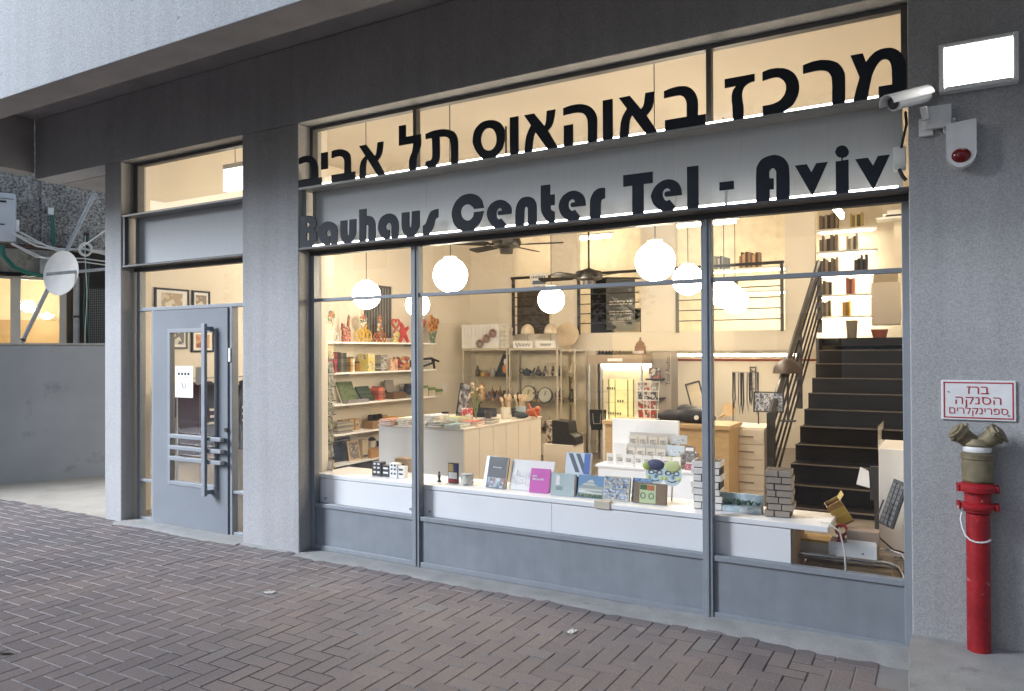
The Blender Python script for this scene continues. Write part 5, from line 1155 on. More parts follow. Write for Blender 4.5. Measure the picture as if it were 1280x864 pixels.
b = book('charcoal hardback book with a photo strip leaning on the bench', mid('book_dark') + .02, .17, ZB, .165, .225, .03, 14, -6, mat('charcoal_cloth', (.055, .06, .065), .5), 'books on the bench')
printed(b, -.082, .082, .004, .075, cover('town_photo', [(.08, .10, .12), (.30, .40, .50), (.25, .12, .10), (.16, .22, .26), (.55, .58, .60)], 'cell', 45))
marks(b, .075, .009, .0, .15, WINK)
b2 = book('white slim book standing half hidden behind the charcoal book', mid('book_dark') - .06, .21, ZB, .10, .222, .018, 14, -6, WHITE, 'books on the bench')
b = book('wide white landscape book with pale line drawing on the bench', mid('book_white'), .2, ZB, .335, .215, .014, 16, 3, PAPER, 'books on the bench')
k = MB(); rk = random.Random(5)
for i in range(26):
    x = rk.uniform(-.15, .02); z = rk.uniform(.03, .10)
    k.box(x, x + rk.uniform(.01, .05), -.0012, -.0004, z, z + .0016)
    k.box(x, x + .0016, -.0012, -.0004, z, z + rk.uniform(.01, .05))
k.build('drawing', mat('pale_ink', (.45, .50, .56), .7), b)
b = book('bright magenta booklet leaning against the white landscape book', mid('book_pink'), .165, ZB, .148, .168, .008, 16, 4, mat('magenta_cover', (.55, .10, .40), .45), 'books on the bench', 'booklet', 'booklet')
marks(b, .034, .014, -.038, .115, WINK, n=3); marks(b, .085, .014, -.012, .094, WINK, n=8)
b = book('book with diagonal grey and white stripes and blue edge on the bench', mid('book_stripe'), .25, ZB + .12, .185, .165, .03, 12, 3, mat('stripe_white', (.62, .68, .74), .4), 'books on the bench')
k = MB()
for x in (-.075, -.02):
    k.prism([(x, .158), (x + .032, .158), (x + .092, .03), (x + .06, .03)], -.0012, -.0003)
k.build('stripe', mat('stripe_grey', (.11, .135, .17), .4), b); printed(b, .045, .088, .02, .162, mat('stripe_blue', (.10, .17, .44), .4), -.0016)
t = thing('book_stand', 'low black stand lifting the striped book on the bench', 'stand', (mid('book_stripe'), .28, ZB))
MB().box(-.09, .10, -.02, .04, 0, .118).build('stand', BLACK, t, bevel=.002)
b = book('pale grey-green thick book with a small drawing on the bench', mid('book_grey'), .15, ZB, .172, .15, .045, 9, 3, mat('sage_cover', (.42, .50, .50), .5), 'books on the bench')
printed(b, -.05, -.022, .07, .135, PAPER); printed(b, -.05, .0, .035, .062, mat('sage_print', (.22, .30, .30), .6))
b = book('square book showing a white house under blue sky', mid('book_house'), .165, ZB, .185, .15, .022, 14, 2, mat('sky_cover', (.15, .27, .44), .35), 'books on the bench')
MB().prism([(-.085, .02), (.088, .02), (.088, .075), (.03, .088), (.01, .13), (-.05, .095), (-.085, .07)], -.0012, -.0003).build('house_print', cover('house_print', [(.52, .55, .50), (.30, .34, .32), (.62, .64, .62)], 'band', 90), b)
printed(b, -.088, .088, .003, .026, cover('hedge_print', [(.05, .10, .05), (.12, .18, .10), (.25, .28, .2)], 'cell', 60), -.0016)
b = book('book with a grid of blue grey building photos', mid('book_grid'), .165, ZB, .18, .158, .026, 13, 2, mat('cream_edge', (.60, .55, .42), .5), 'books on the bench')
k = cover('facade_photos', [(.30, .38, .48), (.10, .15, .22), (.55, .60, .66), (.40, .36, .30), (.20, .28, .40)], 'cell', 70)
for i in range(2):
    for j in range(4): printed(b, -.084 + i * .085, -.003 + i * .085, .008 + j * .037, .041 + j * .037, k, name='photo_print')
b = book('blue book with a rippled sea photo, partly behind its neighbours', mid('book_blue') + .02, .21, ZB, .13, .152, .02, 14, 1, cover('sea_photo', [(.07, .15, .30), (.16, .28, .46), (.28, .40, .55)], 'noise', 60), 'books on the bench')
t = thing('card_box', 'brown cardboard display with a pale green card on the bench', 'display box', (-1.66, .17, ZB), (R(-8), 0, R(2)))
box(-.108, .108, 0, .03, 0, .132).build('board', mat('taupe_card', (.22, .155, .10), .8), t, bevel=.002)
printed(t, -.068, .04, .004, .122, mat('pale_green_card', (.50, .60, .35), .6)); printed(t, -.066, -.02, .088, .12, mat('green_card_head', (.06, .12, .04), .6), -.002); printed(t, -.018, .03, .085, .118, mat('card_red', (.50, .14, .06), .6), -.002)
k = MB()
for x in (-.045, .01): k.tube([(x + .016 * math.cos(R(a)), -.002, .05 + .018 * math.sin(R(a))) for a in range(0, 360, 30)], .0022, 5, closed=True)
k.build('face_print', INK, t)
t = thing('card_tag', 'small cream card holder clipped over the bench edge', 'card holder', (mid('tag') - .02, .062, .575))
MB().box(-.055, .055, -.02, .03, 0, .05).build('holder', mat('cream_card', (.62, .56, .44), .6), t, bevel=.002)

def mask(key, label, cap):
    x = mid(key); z0 = ZB + .095; h = .165
    t = thing('paper_mask', label, 'mask', (x, .33, z0), (R(-8), 0, R(2)))
    el = [(.066 * math.cos(R(a)), .075 + .080 * math.sin(R(a)) * (1.0 if math.sin(R(a)) > 0 else .92)) for a in range(0, 360, 12)]
    MB().prism(el, 0, .004).build('face', mat('mask_face_blue', (.50, .62, .66), .6), t)
    k = MB()
    for sx in (-1, 1):
        k.tube([(sx * .028 + .018 * math.cos(R(a)), -.002, .085 + .013 * math.sin(R(a))) for a in range(0, 360, 30)], .003, 5, closed=True)
    k.box(-.012, .012, -.003, -.0005, .083, .087)
    k.tube([(-.03, -.002, .035), (0, -.002, .026), (.03, -.002, .036)], .003, 5)
    k.build('glasses', INK, t)
    MB().sphere((0, -.003, .062), (.013, .009, .015), 10, 8).build('nose', mat('mask_nose', (.30, .42, .50), .6), t)
    k = MB()
    for sx in (-1, 1): k.sphere((sx * .045, -.002, .05), (.014, .004, .012), 10, 6)
    k.build('cheek', mat('mask_cheek', (.50, .60, .20), .6), t)
    if cap == 'cap':
        MB().sphere((.0, .0, .135), (.062, .02, .036), 16, 8).build('hat', mat('mask_navy', (.04, .05, .12), .6), t)
        MB().sphere((-.055, .0, .122), (.035, .016, .026), 12, 8).build('brim', mat('mask_olive', (.24, .30, .06), .6), t)
    else:
        MB().sphere((.0, -.001, .128), (.055, .010, .036), 16, 8).build('hair', mat('mask_lime', (.46, .52, .24), .6), t)
    MB().box(-.004, .004, .006, .014, -.095, .05).build('stick', WOOD, t)
mask('mask_a', 'round paper face mask with navy cap and olive brim', 'cap')
mask('mask_b', 'round paper face mask with lime green hair', 'hair')

def brick_pile(key, label, cols, y, name):
    t = thing('book_pillar', label, 'display pillar', (mid(key), y, ZB), (0, 0, R(4)))
    w = wd(key) * .95; h = ht(key); z = 0; i = 0; rr_ = random.Random(11 + len(label))
    c = mat(name, cols, .8, var=.10, nscale=12, fine=.1)
    e = mat('brick_edge', (.035, .03, .03), .8)
    n = 7
    core = box(-w / 2 + .006, w / 2 - .006, -.074, .074, 0, h - .002).build('core', e, t)
    k = MB()
    for i in range(n):
        z0 = h * i / n + .003; z1 = h * (i + 1) / n - .003
        off = rr_.uniform(-.012, .012); sp = (.33, .62, .5, .4)[i % 4] * w - w / 2
        k.box(-w / 2 + off, sp - .003, -.08, .08, z0, z1).box(sp + .003, w / 2 + off, -.08 + rr_.uniform(-.004, .006), .08, z0, z1)
    k.build('brick_courses', c, t, bevel=.002)
brick_pile('pile_white', 'pillar of whitish mock bricks on the bench beside the right mullion', (.80, .76, .72), .26, 'whitish_brick')
brick_pile('pile_brown', 'pillar of grey brown mock bricks on the bench near the stairs', (.33, .275, .22), .24, 'greybrown_brick')
t = thing('planter', 'low white planter with small dark green succulents on the bench', 'planter', (mid('planter'), .22, ZB))
b = MB().box(-.13, .13, -.03, .04, 0, .035).box(-.13, .13, .03, .04, .035, .105); b.build('tray', cover('planter_print', [(.55, .62, .66), (.40, .52, .56), (.66, .70, .70)], 'noise', 20), t, bevel=.002)
k = MB(); rk = random.Random(8)
for i in range(16):
    c = (rk.uniform(-.115, .115), rk.uniform(-.02, .015), .035 + rk.uniform(.0, .02))
    for j in range(7):
        a = rk.uniform(0, 6.28)
        k.cyl(c, (c[0] + .02 * math.cos(a), c[1] + .015 * math.sin(a), c[2] + rk.uniform(.008, .03)), .005, .001, 5)
k.build('succulents', mat('succulent_green', (.06, .12, .07), .5, var=.3, nscale=30), t)

# tiered white stand with cards
t = thing('card_stand', 'white tiered stand holding small square cards behind the bench', 'display stand', (-2.0, 1.1, 0))
box(-.38, .18, .20, .23, .5, 1.045).build('back_panel', WHITE, t, bevel=.003)
b = MB().box(-.37, .44, -.12, .19, .30, .69).box(-.385, .455, -.135, .195, .691, .712)
b.build('plinth', WHITE, t, bevel=.003)
k = MB()
for i in range(3):
    k.box(-.20 + 0 * i, .17, .02 + i * .055, .03 + i * .055, .713, .78 + i * .085)
k.build('tier', mat('grey_tier', (.62, .60, .57), .6), t)
cardn = {'c1': ('plain white card leaning left on the tiered stand', (.75, .75, .74)), 'c2': ('pale pink topped card at upper left of the tiered stand', (.70, .66, .63)), 'c3': ('white card at lower left of the tiered stand', (.76, .76, .75)),
         'c4': ('brown card with white centre at upper middle of the tiered stand', (.55, .42, .30)), 'c5': ('cream card below the brown one on the tiered stand', (.72, .68, .60)),
         'c6': ('pale blue grey card at top right of the tiered stand', (.52, .55, .58)), 'c7': ('light blue card with dark print on the tiered stand', (.55, .64, .72)), 'c8': ('yellow green card at bottom right of the tiered stand', (.60, .62, .35))}
for i, (kk, (lb, col)) in enumerate(cardn.items()):
    lev = {'c1': 0, 'c2': 2, 'c3': 1, 'c4': 2, 'c5': 1, 'c6': 2, 'c7': 1, 'c8': 0}[kk]
    t = thing('card', lb, 'card', (mid(kk), 1.09 + lev * .055, L[kk][2]), (R(-9), 0, R(2)), 'cards on the tiered stand')
    w_, h_ = wd(kk), ht(kk)
    box(-w_ / 2, w_ / 2, 0, .004, 0, h_).build('sheet', mat('card_%s' % kk, col, .6, var=.02), t)
    if kk in ('c4', 'c6', 'c7', 'c8', 'c2'):
        printed(t, -w_ * .32, w_ * .32, h_ * .25, h_ * .62, cover('print_%s' % kk, [sc(col, .45), sc(col, 1.15), sc(col, .75)], 'noise', 50))
for kk, lb, col in (('card_pink', 'small pink notepad on the stand beside the mock bricks', (.60, .24, .28)), ('card_print', 'small black and pale patterned pad beside the tiered stand', (.30, .28, .27))):
    t = thing('notepad', lb, 'notepad', (mid(kk), 1.0, L[kk][2]), (R(-8), 0, 0))
    box(-wd(kk) / 2, wd(kk) / 2, 0, .01, 0, ht(kk)).build('pad', cover('pad_' + kk, [col, sc(col, .5), sc(col, 1.4)], 'noise', 45), t)
    printed(t, -wd(kk) * .4, wd(kk) * .4, ht(kk) * .7, ht(kk) * .9, PAPER)

# long counter and its goods ---------------------------------------------
t = thing('counter', 'long white panelled counter island standing in the middle of the shop', 'counter', (-3.75, 1.15, 0))
b = MB()
b.box(-.98, -.49, .0, .02, .02, .885).box(-.486, -.0, .0, .02, .02, .885)
b.build('front_panel', mat('daylit_grey_panel', (.62, .62, .60), .5, var=.02), t, bevel=.002)  # front greyer than the cream sides, painting cool daylight on a white counter
b = MB()
for i in range(6): b.box(-.02, 0, .022 + i * .245, .263 + i * .245, .02, .885)
b.build('side_panel', CABW, t, bevel=.002)
box(-.985, .008, -.006, 1.50, .888, .905).build('top', CABW, t, bevel=.002)
box(-.98, -.022, .022, 1.49, .02, .885).build('carcass', CABW, t)
CT = .906
rk = random.Random(21)
stuff_cols = [((.42, .12, .08), 'red'), ((.10, .14, .20), 'navy'), ((.55, .50, .42), 'cream'), ((.12, .12, .12), 'black'), ((.20, .30, .34), 'teal'), ((.45, .25, .12), 'orange brown'), ((.52, .54, .56), 'pale grey'), ((.30, .34, .16), 'olive')]
spots = [(-4.62, 1.22, 'red', .035), (-4.42, 1.24, 'cream', .05), (-4.22, 1.24, 'navy', .028), (-4.05, 1.22, 'black', .045), (-3.88, 1.24, 'teal', .022), (-4.5, 1.5, 'orange brown', .06), (-4.3, 1.5, 'pale grey', .075), (-4.05, 1.5, 'olive', .05), (-3.86, 1.48, 'red', .03), (-3.85, 1.72, 'black', .03)]
wherew = ['at the left end of the counter front', 'second from the left on the counter front', 'in the middle of the counter front edge', 'near the counter front corner', 'on the very corner of the counter',
          'further back at the left of the counter', 'behind the front row of the counter', 'behind the corner books on the counter', 'in the second row above the counter corner', 'along the counter side edge']
for (x, y, cn, h), ww in zip(spots, wherew):
    col = dict((b_, a_) for a_, b_ in stuff_cols)[cn]
    t = thing('book_stack', '%s flat pile of books lying %s' % (cn, ww), 'book stack', (x, y, CT), R(rk.uniform(-12, 12)), 'flat piles of books on the counter')
    z = 0; m_ = MB(); pg = MB()
    while z < h:
        th = rk.uniform(.012, .022); w_ = rk.uniform(.075, .09); d_ = rk.uniform(.09, .11)
        m_.box(-w_, w_, -d_, d_, z, z + .0022).box(-w_, w_, -d_, d_, z + th - .0022, z + th)
        pg.box(-w_ + .003, w_ - .003, -d_ + .003, d_ - .003, z + .0023, z + th - .0023); z += th + .0004
    m_.build('covers', cover('stack_' + cn.replace(' ', '_'), [col, sc(col, 1.5), sc(col, .6)], 'noise', 9), t)
    pg.build('pages', PAGES, t)
def cupof(label, x, y, n, col):
    t = thing('utensil_cup', label, 'cup', (x, y, CT))
    MB().lathe([(.045, 0), (.05, .01), (.052, .12), (.047, .12), (.045, .02), (.001, .015)], n=18).build('cup', mat('cup_' + label[:6].strip(), col, .4), t)
    k = MB()
    for i in range(n):
        a = rk.uniform(0, 6.28); r = .03
        top = Vector((.055 * math.cos(a), .055 * math.sin(a), rk.uniform(.19, .23)))
        k.cyl((r * math.cos(a) * .5, r * math.sin(a) * .5, .02), top, .006, n=6)
        k.sphere(top, (.018, .012, .026), 8, 6)
    k.build('spoon', mat('pale_wood', (.58, .42, .26), .6, var=.15, nscale=30), t)
cupof('cream cup of wooden spoons, nearer the window, on the counter', -3.93, 2.2, 9, (.66, .60, .50))
cupof('blue grey cup of wooden spoons beside the cream cup', -3.84, 2.36, 8, (.40, .48, .54))
t = thing('card_tower', 'tall narrow black and grey card tower standing on the counter', 'card rack', (-4.28, 1.9, CT), (0, R(10), 0))
MB().box(-.05, .05, -.02, .02, 0, .36).build('panel', cover('tower_cards', [(.03, .03, .03), (.30, .28, .27), (.12, .10, .10), (.45, .42, .38)], 'cell', 28), t)
MB().box(-.056, -.051, -.025, .025, 0, .37).build('edge', BLACK, t)
t = thing('tin_box', 'small red and white box standing up on the counter', 'box', (-4.02, 1.62, CT + .055))
MB().box(-.05, .05, -.03, .03, -.055, .09).build('box', cover('redwhite', [(.50, .06, .06), (.66, .62, .56)], 'noise', 22), t, bevel=.002)
t = thing('desk_box', 'dark blue black open box on the counter', 'box', (-4.25, 2.3, CT))
MB().box(-.11, .11, -.07, -.065, 0, .09).box(-.11, .11, .065, .07, 0, .09).box(-.11, -.105, -.065, .065, 0, .09).box(.105, .11, -.065, .065, 0, .09).box(-.105, .105, -.065, .065, 0, .006).build('box', mat('navy_box', (.02, .028, .045), .5), t)
MB().tube([(-.08, 0, .01), (-.06, 0, .14), (-.03, .01, .16)], .008, 6).build('pen', BLACK, t)
t = thing('dried_flowers', 'bunch of pale dried flowers standing on the counter left side', 'dried flowers', (-4.2, 2.05, CT))
k = MB(); fl = MB()
for i in range(14):
    a = rk.uniform(0, 6.28); tp = (.07 * math.cos(a), .05 * math.sin(a), rk.uniform(.22, .36))
    k.tube([(0, 0, 0), (tp[0] * .4, tp[1] * .4, tp[2] * .5), tp], .003, 5); fl.sphere(tp, rk.uniform(.012, .022), 8, 6)
k.build('stem', mat('dry_stem', (.22, .24, .10), .7), t); fl.build('flower', mat('dry_flower', (.58, .42, .26), .8, var=.25, nscale=30), t)
t = thing('toy_figure', 'red orange crouching toy figure at the far end of the counter', 'toy', (-3.76, 2.48, CT))
MB().sphere((0, 0, .05), (.085, .04, .045), 14, 8).sphere((.06, -.01, .09), (.03, .03, .03), 12, 8).cyl((-.02, 0, .07), (-.05, -.02, .15), .018, .008).cyl((.03, -.02, .05), (.07, -.05, .01), .016, .012).build('body', mat('toy_red', (.55, .12, .05), .4), t)
t = thing('toy_figure', 'dark grey lying toy beside the red orange one on the counter', 'toy', (-3.80, 2.3, CT))
MB().sphere((0, 0, .035), (.09, .035, .034), 14, 8).cyl((-.04, 0, .05), (-.09, 0, .09), .016, .008).build('body', mat('toy_grey', (.06, .065, .075), .5), t)

# pedestal with black display box
t = thing('pedestal', 'low cream pedestal standing beyond the counter end', 'pedestal', (-3.88, 3.45, 0))
MB().box(-.19, .19, -.15, .15, .015, .522).build('body', CABW, t, bevel=.004)
t = thing('display_box', 'black sloping display box on the low pedestal', 'display box', (-3.86, 3.42, .524))
MB().prism([(-.10, 0), (.19, 0), (.19, .09), (.12, .13), (.10, .26), (-.10, .27)], -.10, .10).build('box', BLACK, t, bevel=.004)
MB().box(-.19, -.103, -.08, .08, 0, .26).build('side_print', cover('speckle', [(.55, .48, .40), (.10, .08, .07), (.35, .28, .22)], 'cell', 40), t)
t = thing('dried_plant', 'dried twig arrangement on the floor below the pedestal', 'dried plant', (-3.15, 1.2, .40))
k = MB()
for i in range(60):
    a = rk.uniform(0, 6.28); r = rk.uniform(.03, .13)
    k.tube([(0, 0, -.38), (r * .6 * math.cos(a), r * .6 * math.sin(a), .08), (r * math.cos(a), r * math.sin(a), rk.uniform(.08, .22))], .0028, 4)
k.build('twig', mat('twig_brown', (.16, .10, .07), .8, var=.3, nscale=30), t)

# desk with black bag, tray and postcard rack
t = thing('desk', 'light wooden desk behind the tiered stand', 'desk', (-2.35, 2.75, 0))
box(-.66, .62, -.2, .3, .86, .90).build('top', WOOD, t, bevel=.004)
box(-.64, .60, -.16, -.14, .015, .858).build('front_panel', WOOD, t)
for x in (-.62, .58): box(x - .02, x + .02, -.138, .28, .015, .858).build('side', WOOD, t)
t = thing('postcard_rack', 'white wire postcard rack standing on the desk', 'postcard rack', (-2.55, 2.62, .90))
k = MB()
for x in (-.095, -.03, .03, .095): k.tube([(x * 1.3, .0, .40), (x, 0, 0)], .004, 5)
for z in (.03, .12, .21, .30, .39): k.box(-.12, .12, -.012, .004, z, z + .006)
k.build('frame', WPLAST, t)
k = [cover('pc_dark', [(.04, .04, .05), (.55, .52, .48), (.15, .13, .12)], 'cell', 60), cover('pc_red', [(.45, .06, .04), (.60, .56, .50), (.25, .08, .06)], 'cell', 45), cover('pc_pale', [(.62, .60, .56), (.35, .33, .30)], 'cell', 40)]
for j, z in enumerate((.04, .13, .22, .31)):
    for i, x in enumerate((-.065, 0, .065)):
        box(x - .027, x + .027, -.018, -.014, z, z + .075).build('postcard', k[(1, 1, 0, 2)[j] if not (j == 3 and i == 1) else 1], t)
t = thing('shoulder_bag', 'bulky black bag lying on the desk', 'bag', (-2.2, 2.72, .90))
b = MB()
for c, r_ in (((-.12, 0, .06), (.15, .10, .065)), ((.08, 0, .075), (.18, .11, .085)), ((.2, .02, .05), (.09, .09, .05)), ((-.24, .0, .045), (.07, .07, .045)), ((0, .02, .13), (.09, .06, .045))): b.sphere(c, r_, 18, 10)
b.build('body', mat('black_nylon', (.02, .021, .026), .5, var=.4, nscale=14, bump=.6, bscale=30), t)
MB().cyl((.14, -.115, .06), (.14, -.107, .06), .022, n=14).build('badge', PAPER, t)
t = thing('mirror_tray', 'tilted dark framed mirror standing behind the black bag', 'mirror', (-2.11, 2.9, 1.0), (R(-14), R(-16), R(10)))
b = MB(); w_, h_ = .15, .30
for p in ((-w_ / 2, w_ / 2, 0, .015), (-w_ / 2, w_ / 2, h_ - .015, h_)): b.box(p[0], p[1], -.012, .012, p[2], p[3])
for p in ((-w_ / 2, -w_ / 2 + .015), (w_ / 2 - .015, w_ / 2)): b.box(p[0], p[1], -.012, .012, .015, h_ - .015)
b.build('frame', BLACK, t); box(-w_ / 2 + .015, w_ / 2 - .015, -.002, .004, .015, h_ - .015).build('glass', mat('warm_mirror', (.62, .52, .36), .25, .3), t)

# drawers
t = thing('drawer_cabinet', 'cream cabinet of five shallow drawers left of the stairs', 'drawers', (-1.74, 3.0, 0))
box(-.235, .235, .0, .5, .015, .85).build('carcass', CABW, t, bevel=.003)
for i in range(5):
    z0 = .10 + i * .148
    dr = box(-.228, .228, -.018, -.0005, z0, z0 + .142).build('drawer_front', CABW, t, bevel=.003)
    box(-.12, .13, -.030, -.0185, z0 + .066, z0 + .078).build('handle', mat('taupe_handle', (.30, .25, .20), .5), dr)
box(-.20, -.06, -.0205, -.0185, .49, .535).build('label_plate', mat('label_brown', (.25, .19, .14), .7), t)
# necklaces
t = thing('necklace_rack', 'wire rack hung with dark beaded necklaces on the drawers', 'necklace rack', (-1.74, 3.25, .86))
k = MB().tube([(-.13, 0, 0), (-.13, 0, .52), (.12, 0, .52), (.12, 0, 0)], .006, 6); k.build('frame', IRON, t)
k = MB()
for i in range(9):
    x = -.115 + i * .028; h_ = rk.uniform(.30, .44)
    k.tube([(x - .008, -.012, .515), (x - .012, -.014, .515 - h_ * .7), (x, -.016, .515 - h_), (x + .012, -.014, .515 - h_ * .7), (x + .008, -.012, .515)], .0045 if i % 3 else .008, 5, m=i % 3)
k.build('necklace', [BLACK, mat('bead_white', (.60, .56, .48), .4), mat('bead_blue', (.03, .04, .14), .4)], t)
t = thing('framed_print', 'framed blue grey checker print leaning on the drawers by the railing', 'picture', (mid('bwpic'), 3.18, .99), (R(-6), 0, 0))
w_ = wd('bwpic') / 2
b = MB().box(-w_, w_, 0, .015, 0, .012).box(-w_, w_, 0, .015, .19, .202).box(-w_, -w_ + .012, 0, .015, .012, .19).box(w_ - .012, w_, 0, .015, .012, .19)
b.build('frame', BLACK, t)
k = MB()
for i in range(6):
    for j in range(3):
        k.box(-w_ + .014 + i * .044, -w_ + .054 + i * .044, .004 - .001 * ((i + j) % 2), .009, .014 + j * .058, .070 + j * .058, m=(i * 2 + j) % 3)
k.build('picture', [cover('bw_a', [(.45, .50, .62), (.10, .12, .18), (.65, .68, .74)], 'noise', 30), cover('bw_b', [(.08, .10, .16), (.40, .45, .58)], 'noise', 35), cover('bw_c', [(.55, .60, .70), (.18, .2, .28)], 'noise', 25)], t)
t = thing('hand_mirror', 'round wooden paddle lying upright on the drawers', 'paddle', (mid('paddle'), 3.4, .92), (R(-15), 0, 0))
MB().cyl((0, 0, .07), (0, .012, .07), .072, n=28).cyl((-.05, .006, .02), (-.10, .006, -.02), .014, n=8).build('disc', WOOD, t)
t = thing('dark_scarf', 'small dark crumpled scarf on the drawer top', 'scarf', (-1.95, 3.1, .868))
MB().sphere((0, 0, .015), (.12, .05, .02), 14, 6).sphere((.09, .01, .012), (.06, .04, .016), 12, 6).build('cloth', BLACK, t)
t = thing('table_lamp', 'wide dark brown lamp shade behind the stair railing', 'lamp', (mid('lamphat') + .02, 3.7, .86))
MB().lathe([(.15, .50), (.14, .56), (.09, .62), (.04, .65), (.001, .655)], n=26).build('shade', mat('brown_shade', (.035, .02, .013), .5, var=.3, nscale=12), t)
MB().cyl((0, 0, .015), (0, 0, .5), .012).cyl((0, 0, 0), (0, 0, .015), .08).build('stem', IRON, t)

# right end: desk, trolley, boxes -------------------------------------
t = thing('side_cabinet', 'cream cabinet end with glass lid at the far right of the window', 'cabinet', (-.24, .62, 0))
MB().box(-.115, .11, -.03, .5, .016, 1.0).build('carcass', CABW, t, bevel=.004)
MB().box(-.13, -.118, -.03, .5, .98, 1.13).build('lid', CGLASS, t)
t = thing('shop_trolley', 'low chrome tube trolley under the boxes at the right', 'trolley', (-.5, .3, 0))
k = MB()
for y in (-.12, .18):
    k.tube([(-.30, y, .05), (-.30, y, .36), (-.285, y, .40), (-.25, y, .415), (.22, y, .415), (.265, y, .40), (.285, y, .36), (.285, y, .05)], .011, 8)
k.build('frame', CHROME, t)
k = MB()
for i in range(12): k.cyl((-.28, -.11 + i * .025, .385), (.28, -.11 + i * .025, .385), .004, n=6)
k.build('rack', CHROME, t)
k = MB()
for x in (-.30, .285):
    for y in (-.12, .18): k.cyl((x, y - .012, .04), (x, y + .012, .04), .025, n=12)
k.build('wheel', BLACK, t)
t = thing('cardboard_box', 'large plain cardboard box on the floor below the trolley', 'box', (-.50, .36, .02))
MB().box(-.23, .23, -.10, .10, 0, .33).build('box', CARD, t, bevel=.004)
MB().box(-.23, .23, -.102, -.1005, .15, .19).build('tape', mat('pack_tape', (.50, .38, .22), .35), t)
t = thing('open_box', 'long white open box with blue tinted front on the trolley', 'box', (-.47, .30, .39))
b = MB().box(-.125, .125, -.07, -.067, 0, .10).box(-.125, .125, .067, .07, 0, .10).box(-.125, -.122, -.067, .067, 0, .10).box(.122, .125, -.067, .067, 0, .10).box(-.122, .122, -.067, .067, 0, .004)
b.build('box', WHITE, t); MB().box(.05, .062, -.0715, -.0705, .045, .052).box(-.09, -.085, -.0715, -.0705, .06, .066).build('mark', INK, t)
t = thing('cardboard_box', 'brown cardboard box with a white label inside the white box', 'box', (-.42, .32, .40))
MB().box(-.085, .085, -.04, .06, 0, .155).build('box', mat('grey_brown_card', (.28, .21, .16), .8), t, bevel=.003)
MB().box(-.083, .07, -.042, -.0405, .04, .10).build('label', PAPER, t)
t = thing('cardboard_box', 'tilted open yellow box on top of the brown box', 'box', (-.53, .45, .56), (R(10), R(-32), R(12)))
b = MB().box(-.04, .05, -.04, -.037, 0, .15).box(-.04, .05, .037, .04, 0, .15).box(-.04, -.037, -.037, .037, 0, .15).box(.047, .05, -.037, .037, 0, .15).box(-.037, .047, -.037, .037, 0, .004)
b.add([(.05, -.04, .15), (.05, .04, .15), (.085, .04, .17), (.085, -.04, .17)], [(0, 1, 2, 3)])
b.build('box', cover('yellow_box', [(.50, .33, .06), (.58, .45, .16), (.30, .16, .05)], 'band', 25), t)
t = thing('red_scissors', 'red handled tool poking out of the white box', 'tool', (-.565, .30, .40), (0, R(16), 0))
MB().box(-.018, .018, -.008, .008, .0, .13).tube([(-.01 + .03 * math.cos(R(a)), 0, .15 + .03 * math.sin(R(a))) for a in range(0, 360, 30)], .009, 6, closed=True).build('handle', RED, t)
t = thing('paper_stack', 'stack of papers with yellow envelope on the trolley', 'papers', (-.68, .36, .39))
MB().box(-.095, .085, -.08, .08, 0, .07).build('papers', mat('paper_stack_edge', (.60, .57, .50), .8, stretch=(2, 2, 120), nscale=4, var=.2), t)
MB().box(-.085, .09, -.075, .08, .071, .085).build('envelope', mat('yellow_envelope', (.60, .36, .05), .6), t)
MB().box(-.05, .10, -.10, .06, -.014, -.001).build('folder', BLACK, t)
t = thing('keyboard', 'dark keyboard tray leaning upright against the side cabinet', 'keyboard', (-.315, .47, .56), (R(-10), R(14), R(-30)))
box(-.045, .045, 0, .02, 0, .28).build('body', BLACK, t, bevel=.003)
k = MB()
for i in range(3):
    for j in range(8): k.box(-.036 + i * .025, -.016 + i * .025, -.006, -.0005, .015 + j * .032, .038 + j * .032)
k.build('keys', mat('grey_keys', (.10, .10, .10), .5), t)
t = thing('power_cord', 'black cord looping from the upright keyboard', 'cord', (-.30, .44, .5))
MB().tube([(-.02, 0, .22), (-.06, -.02, .1), (-.04, -.03, 0), (.03, -.03, -.06), (.10, 0, -.08)], .005, 6).build('cord', BLACK, t)
t = thing('charging_cable', 'thin white cable hanging from the bench end over the trolley', 'cable', (-.58, .12, .58))
MB().tube([(-.04, 0, .035), (.0, -.01, .04), (.06, -.02, .0), (.085, -.03, -.1), (.09, -.03, -.2), (.07, -.03, -.28)], .005, 6).build('cable', CABLEW, t)
t = thing('desk_screen', 'black desk screen on a stand with white paper clipped to it', 'screen', (-.40, .95, .60), (0, 0, R(10)))
MB().box(-.03, .05, -.01, .01, .02, .24).build('panel', BLACK, t, bevel=.002)
MB().prism([(-.115, .12), (-.035, .10), (-.04, .21), (-.09, .235)], -.016, -.013).build('paper', PAPER, t)
MB().box(-.005, .02, -.008, .012, -.58, .02).build('stand', IRON, t)
t = thing('slatted_screen', 'warm lit wooden slat panel behind the keyboard at far right', 'panel', (-.16, .50, .02))
MB().box(-.03, .03, -.01, .01, 0, .52).build('slats', WOOD, t)

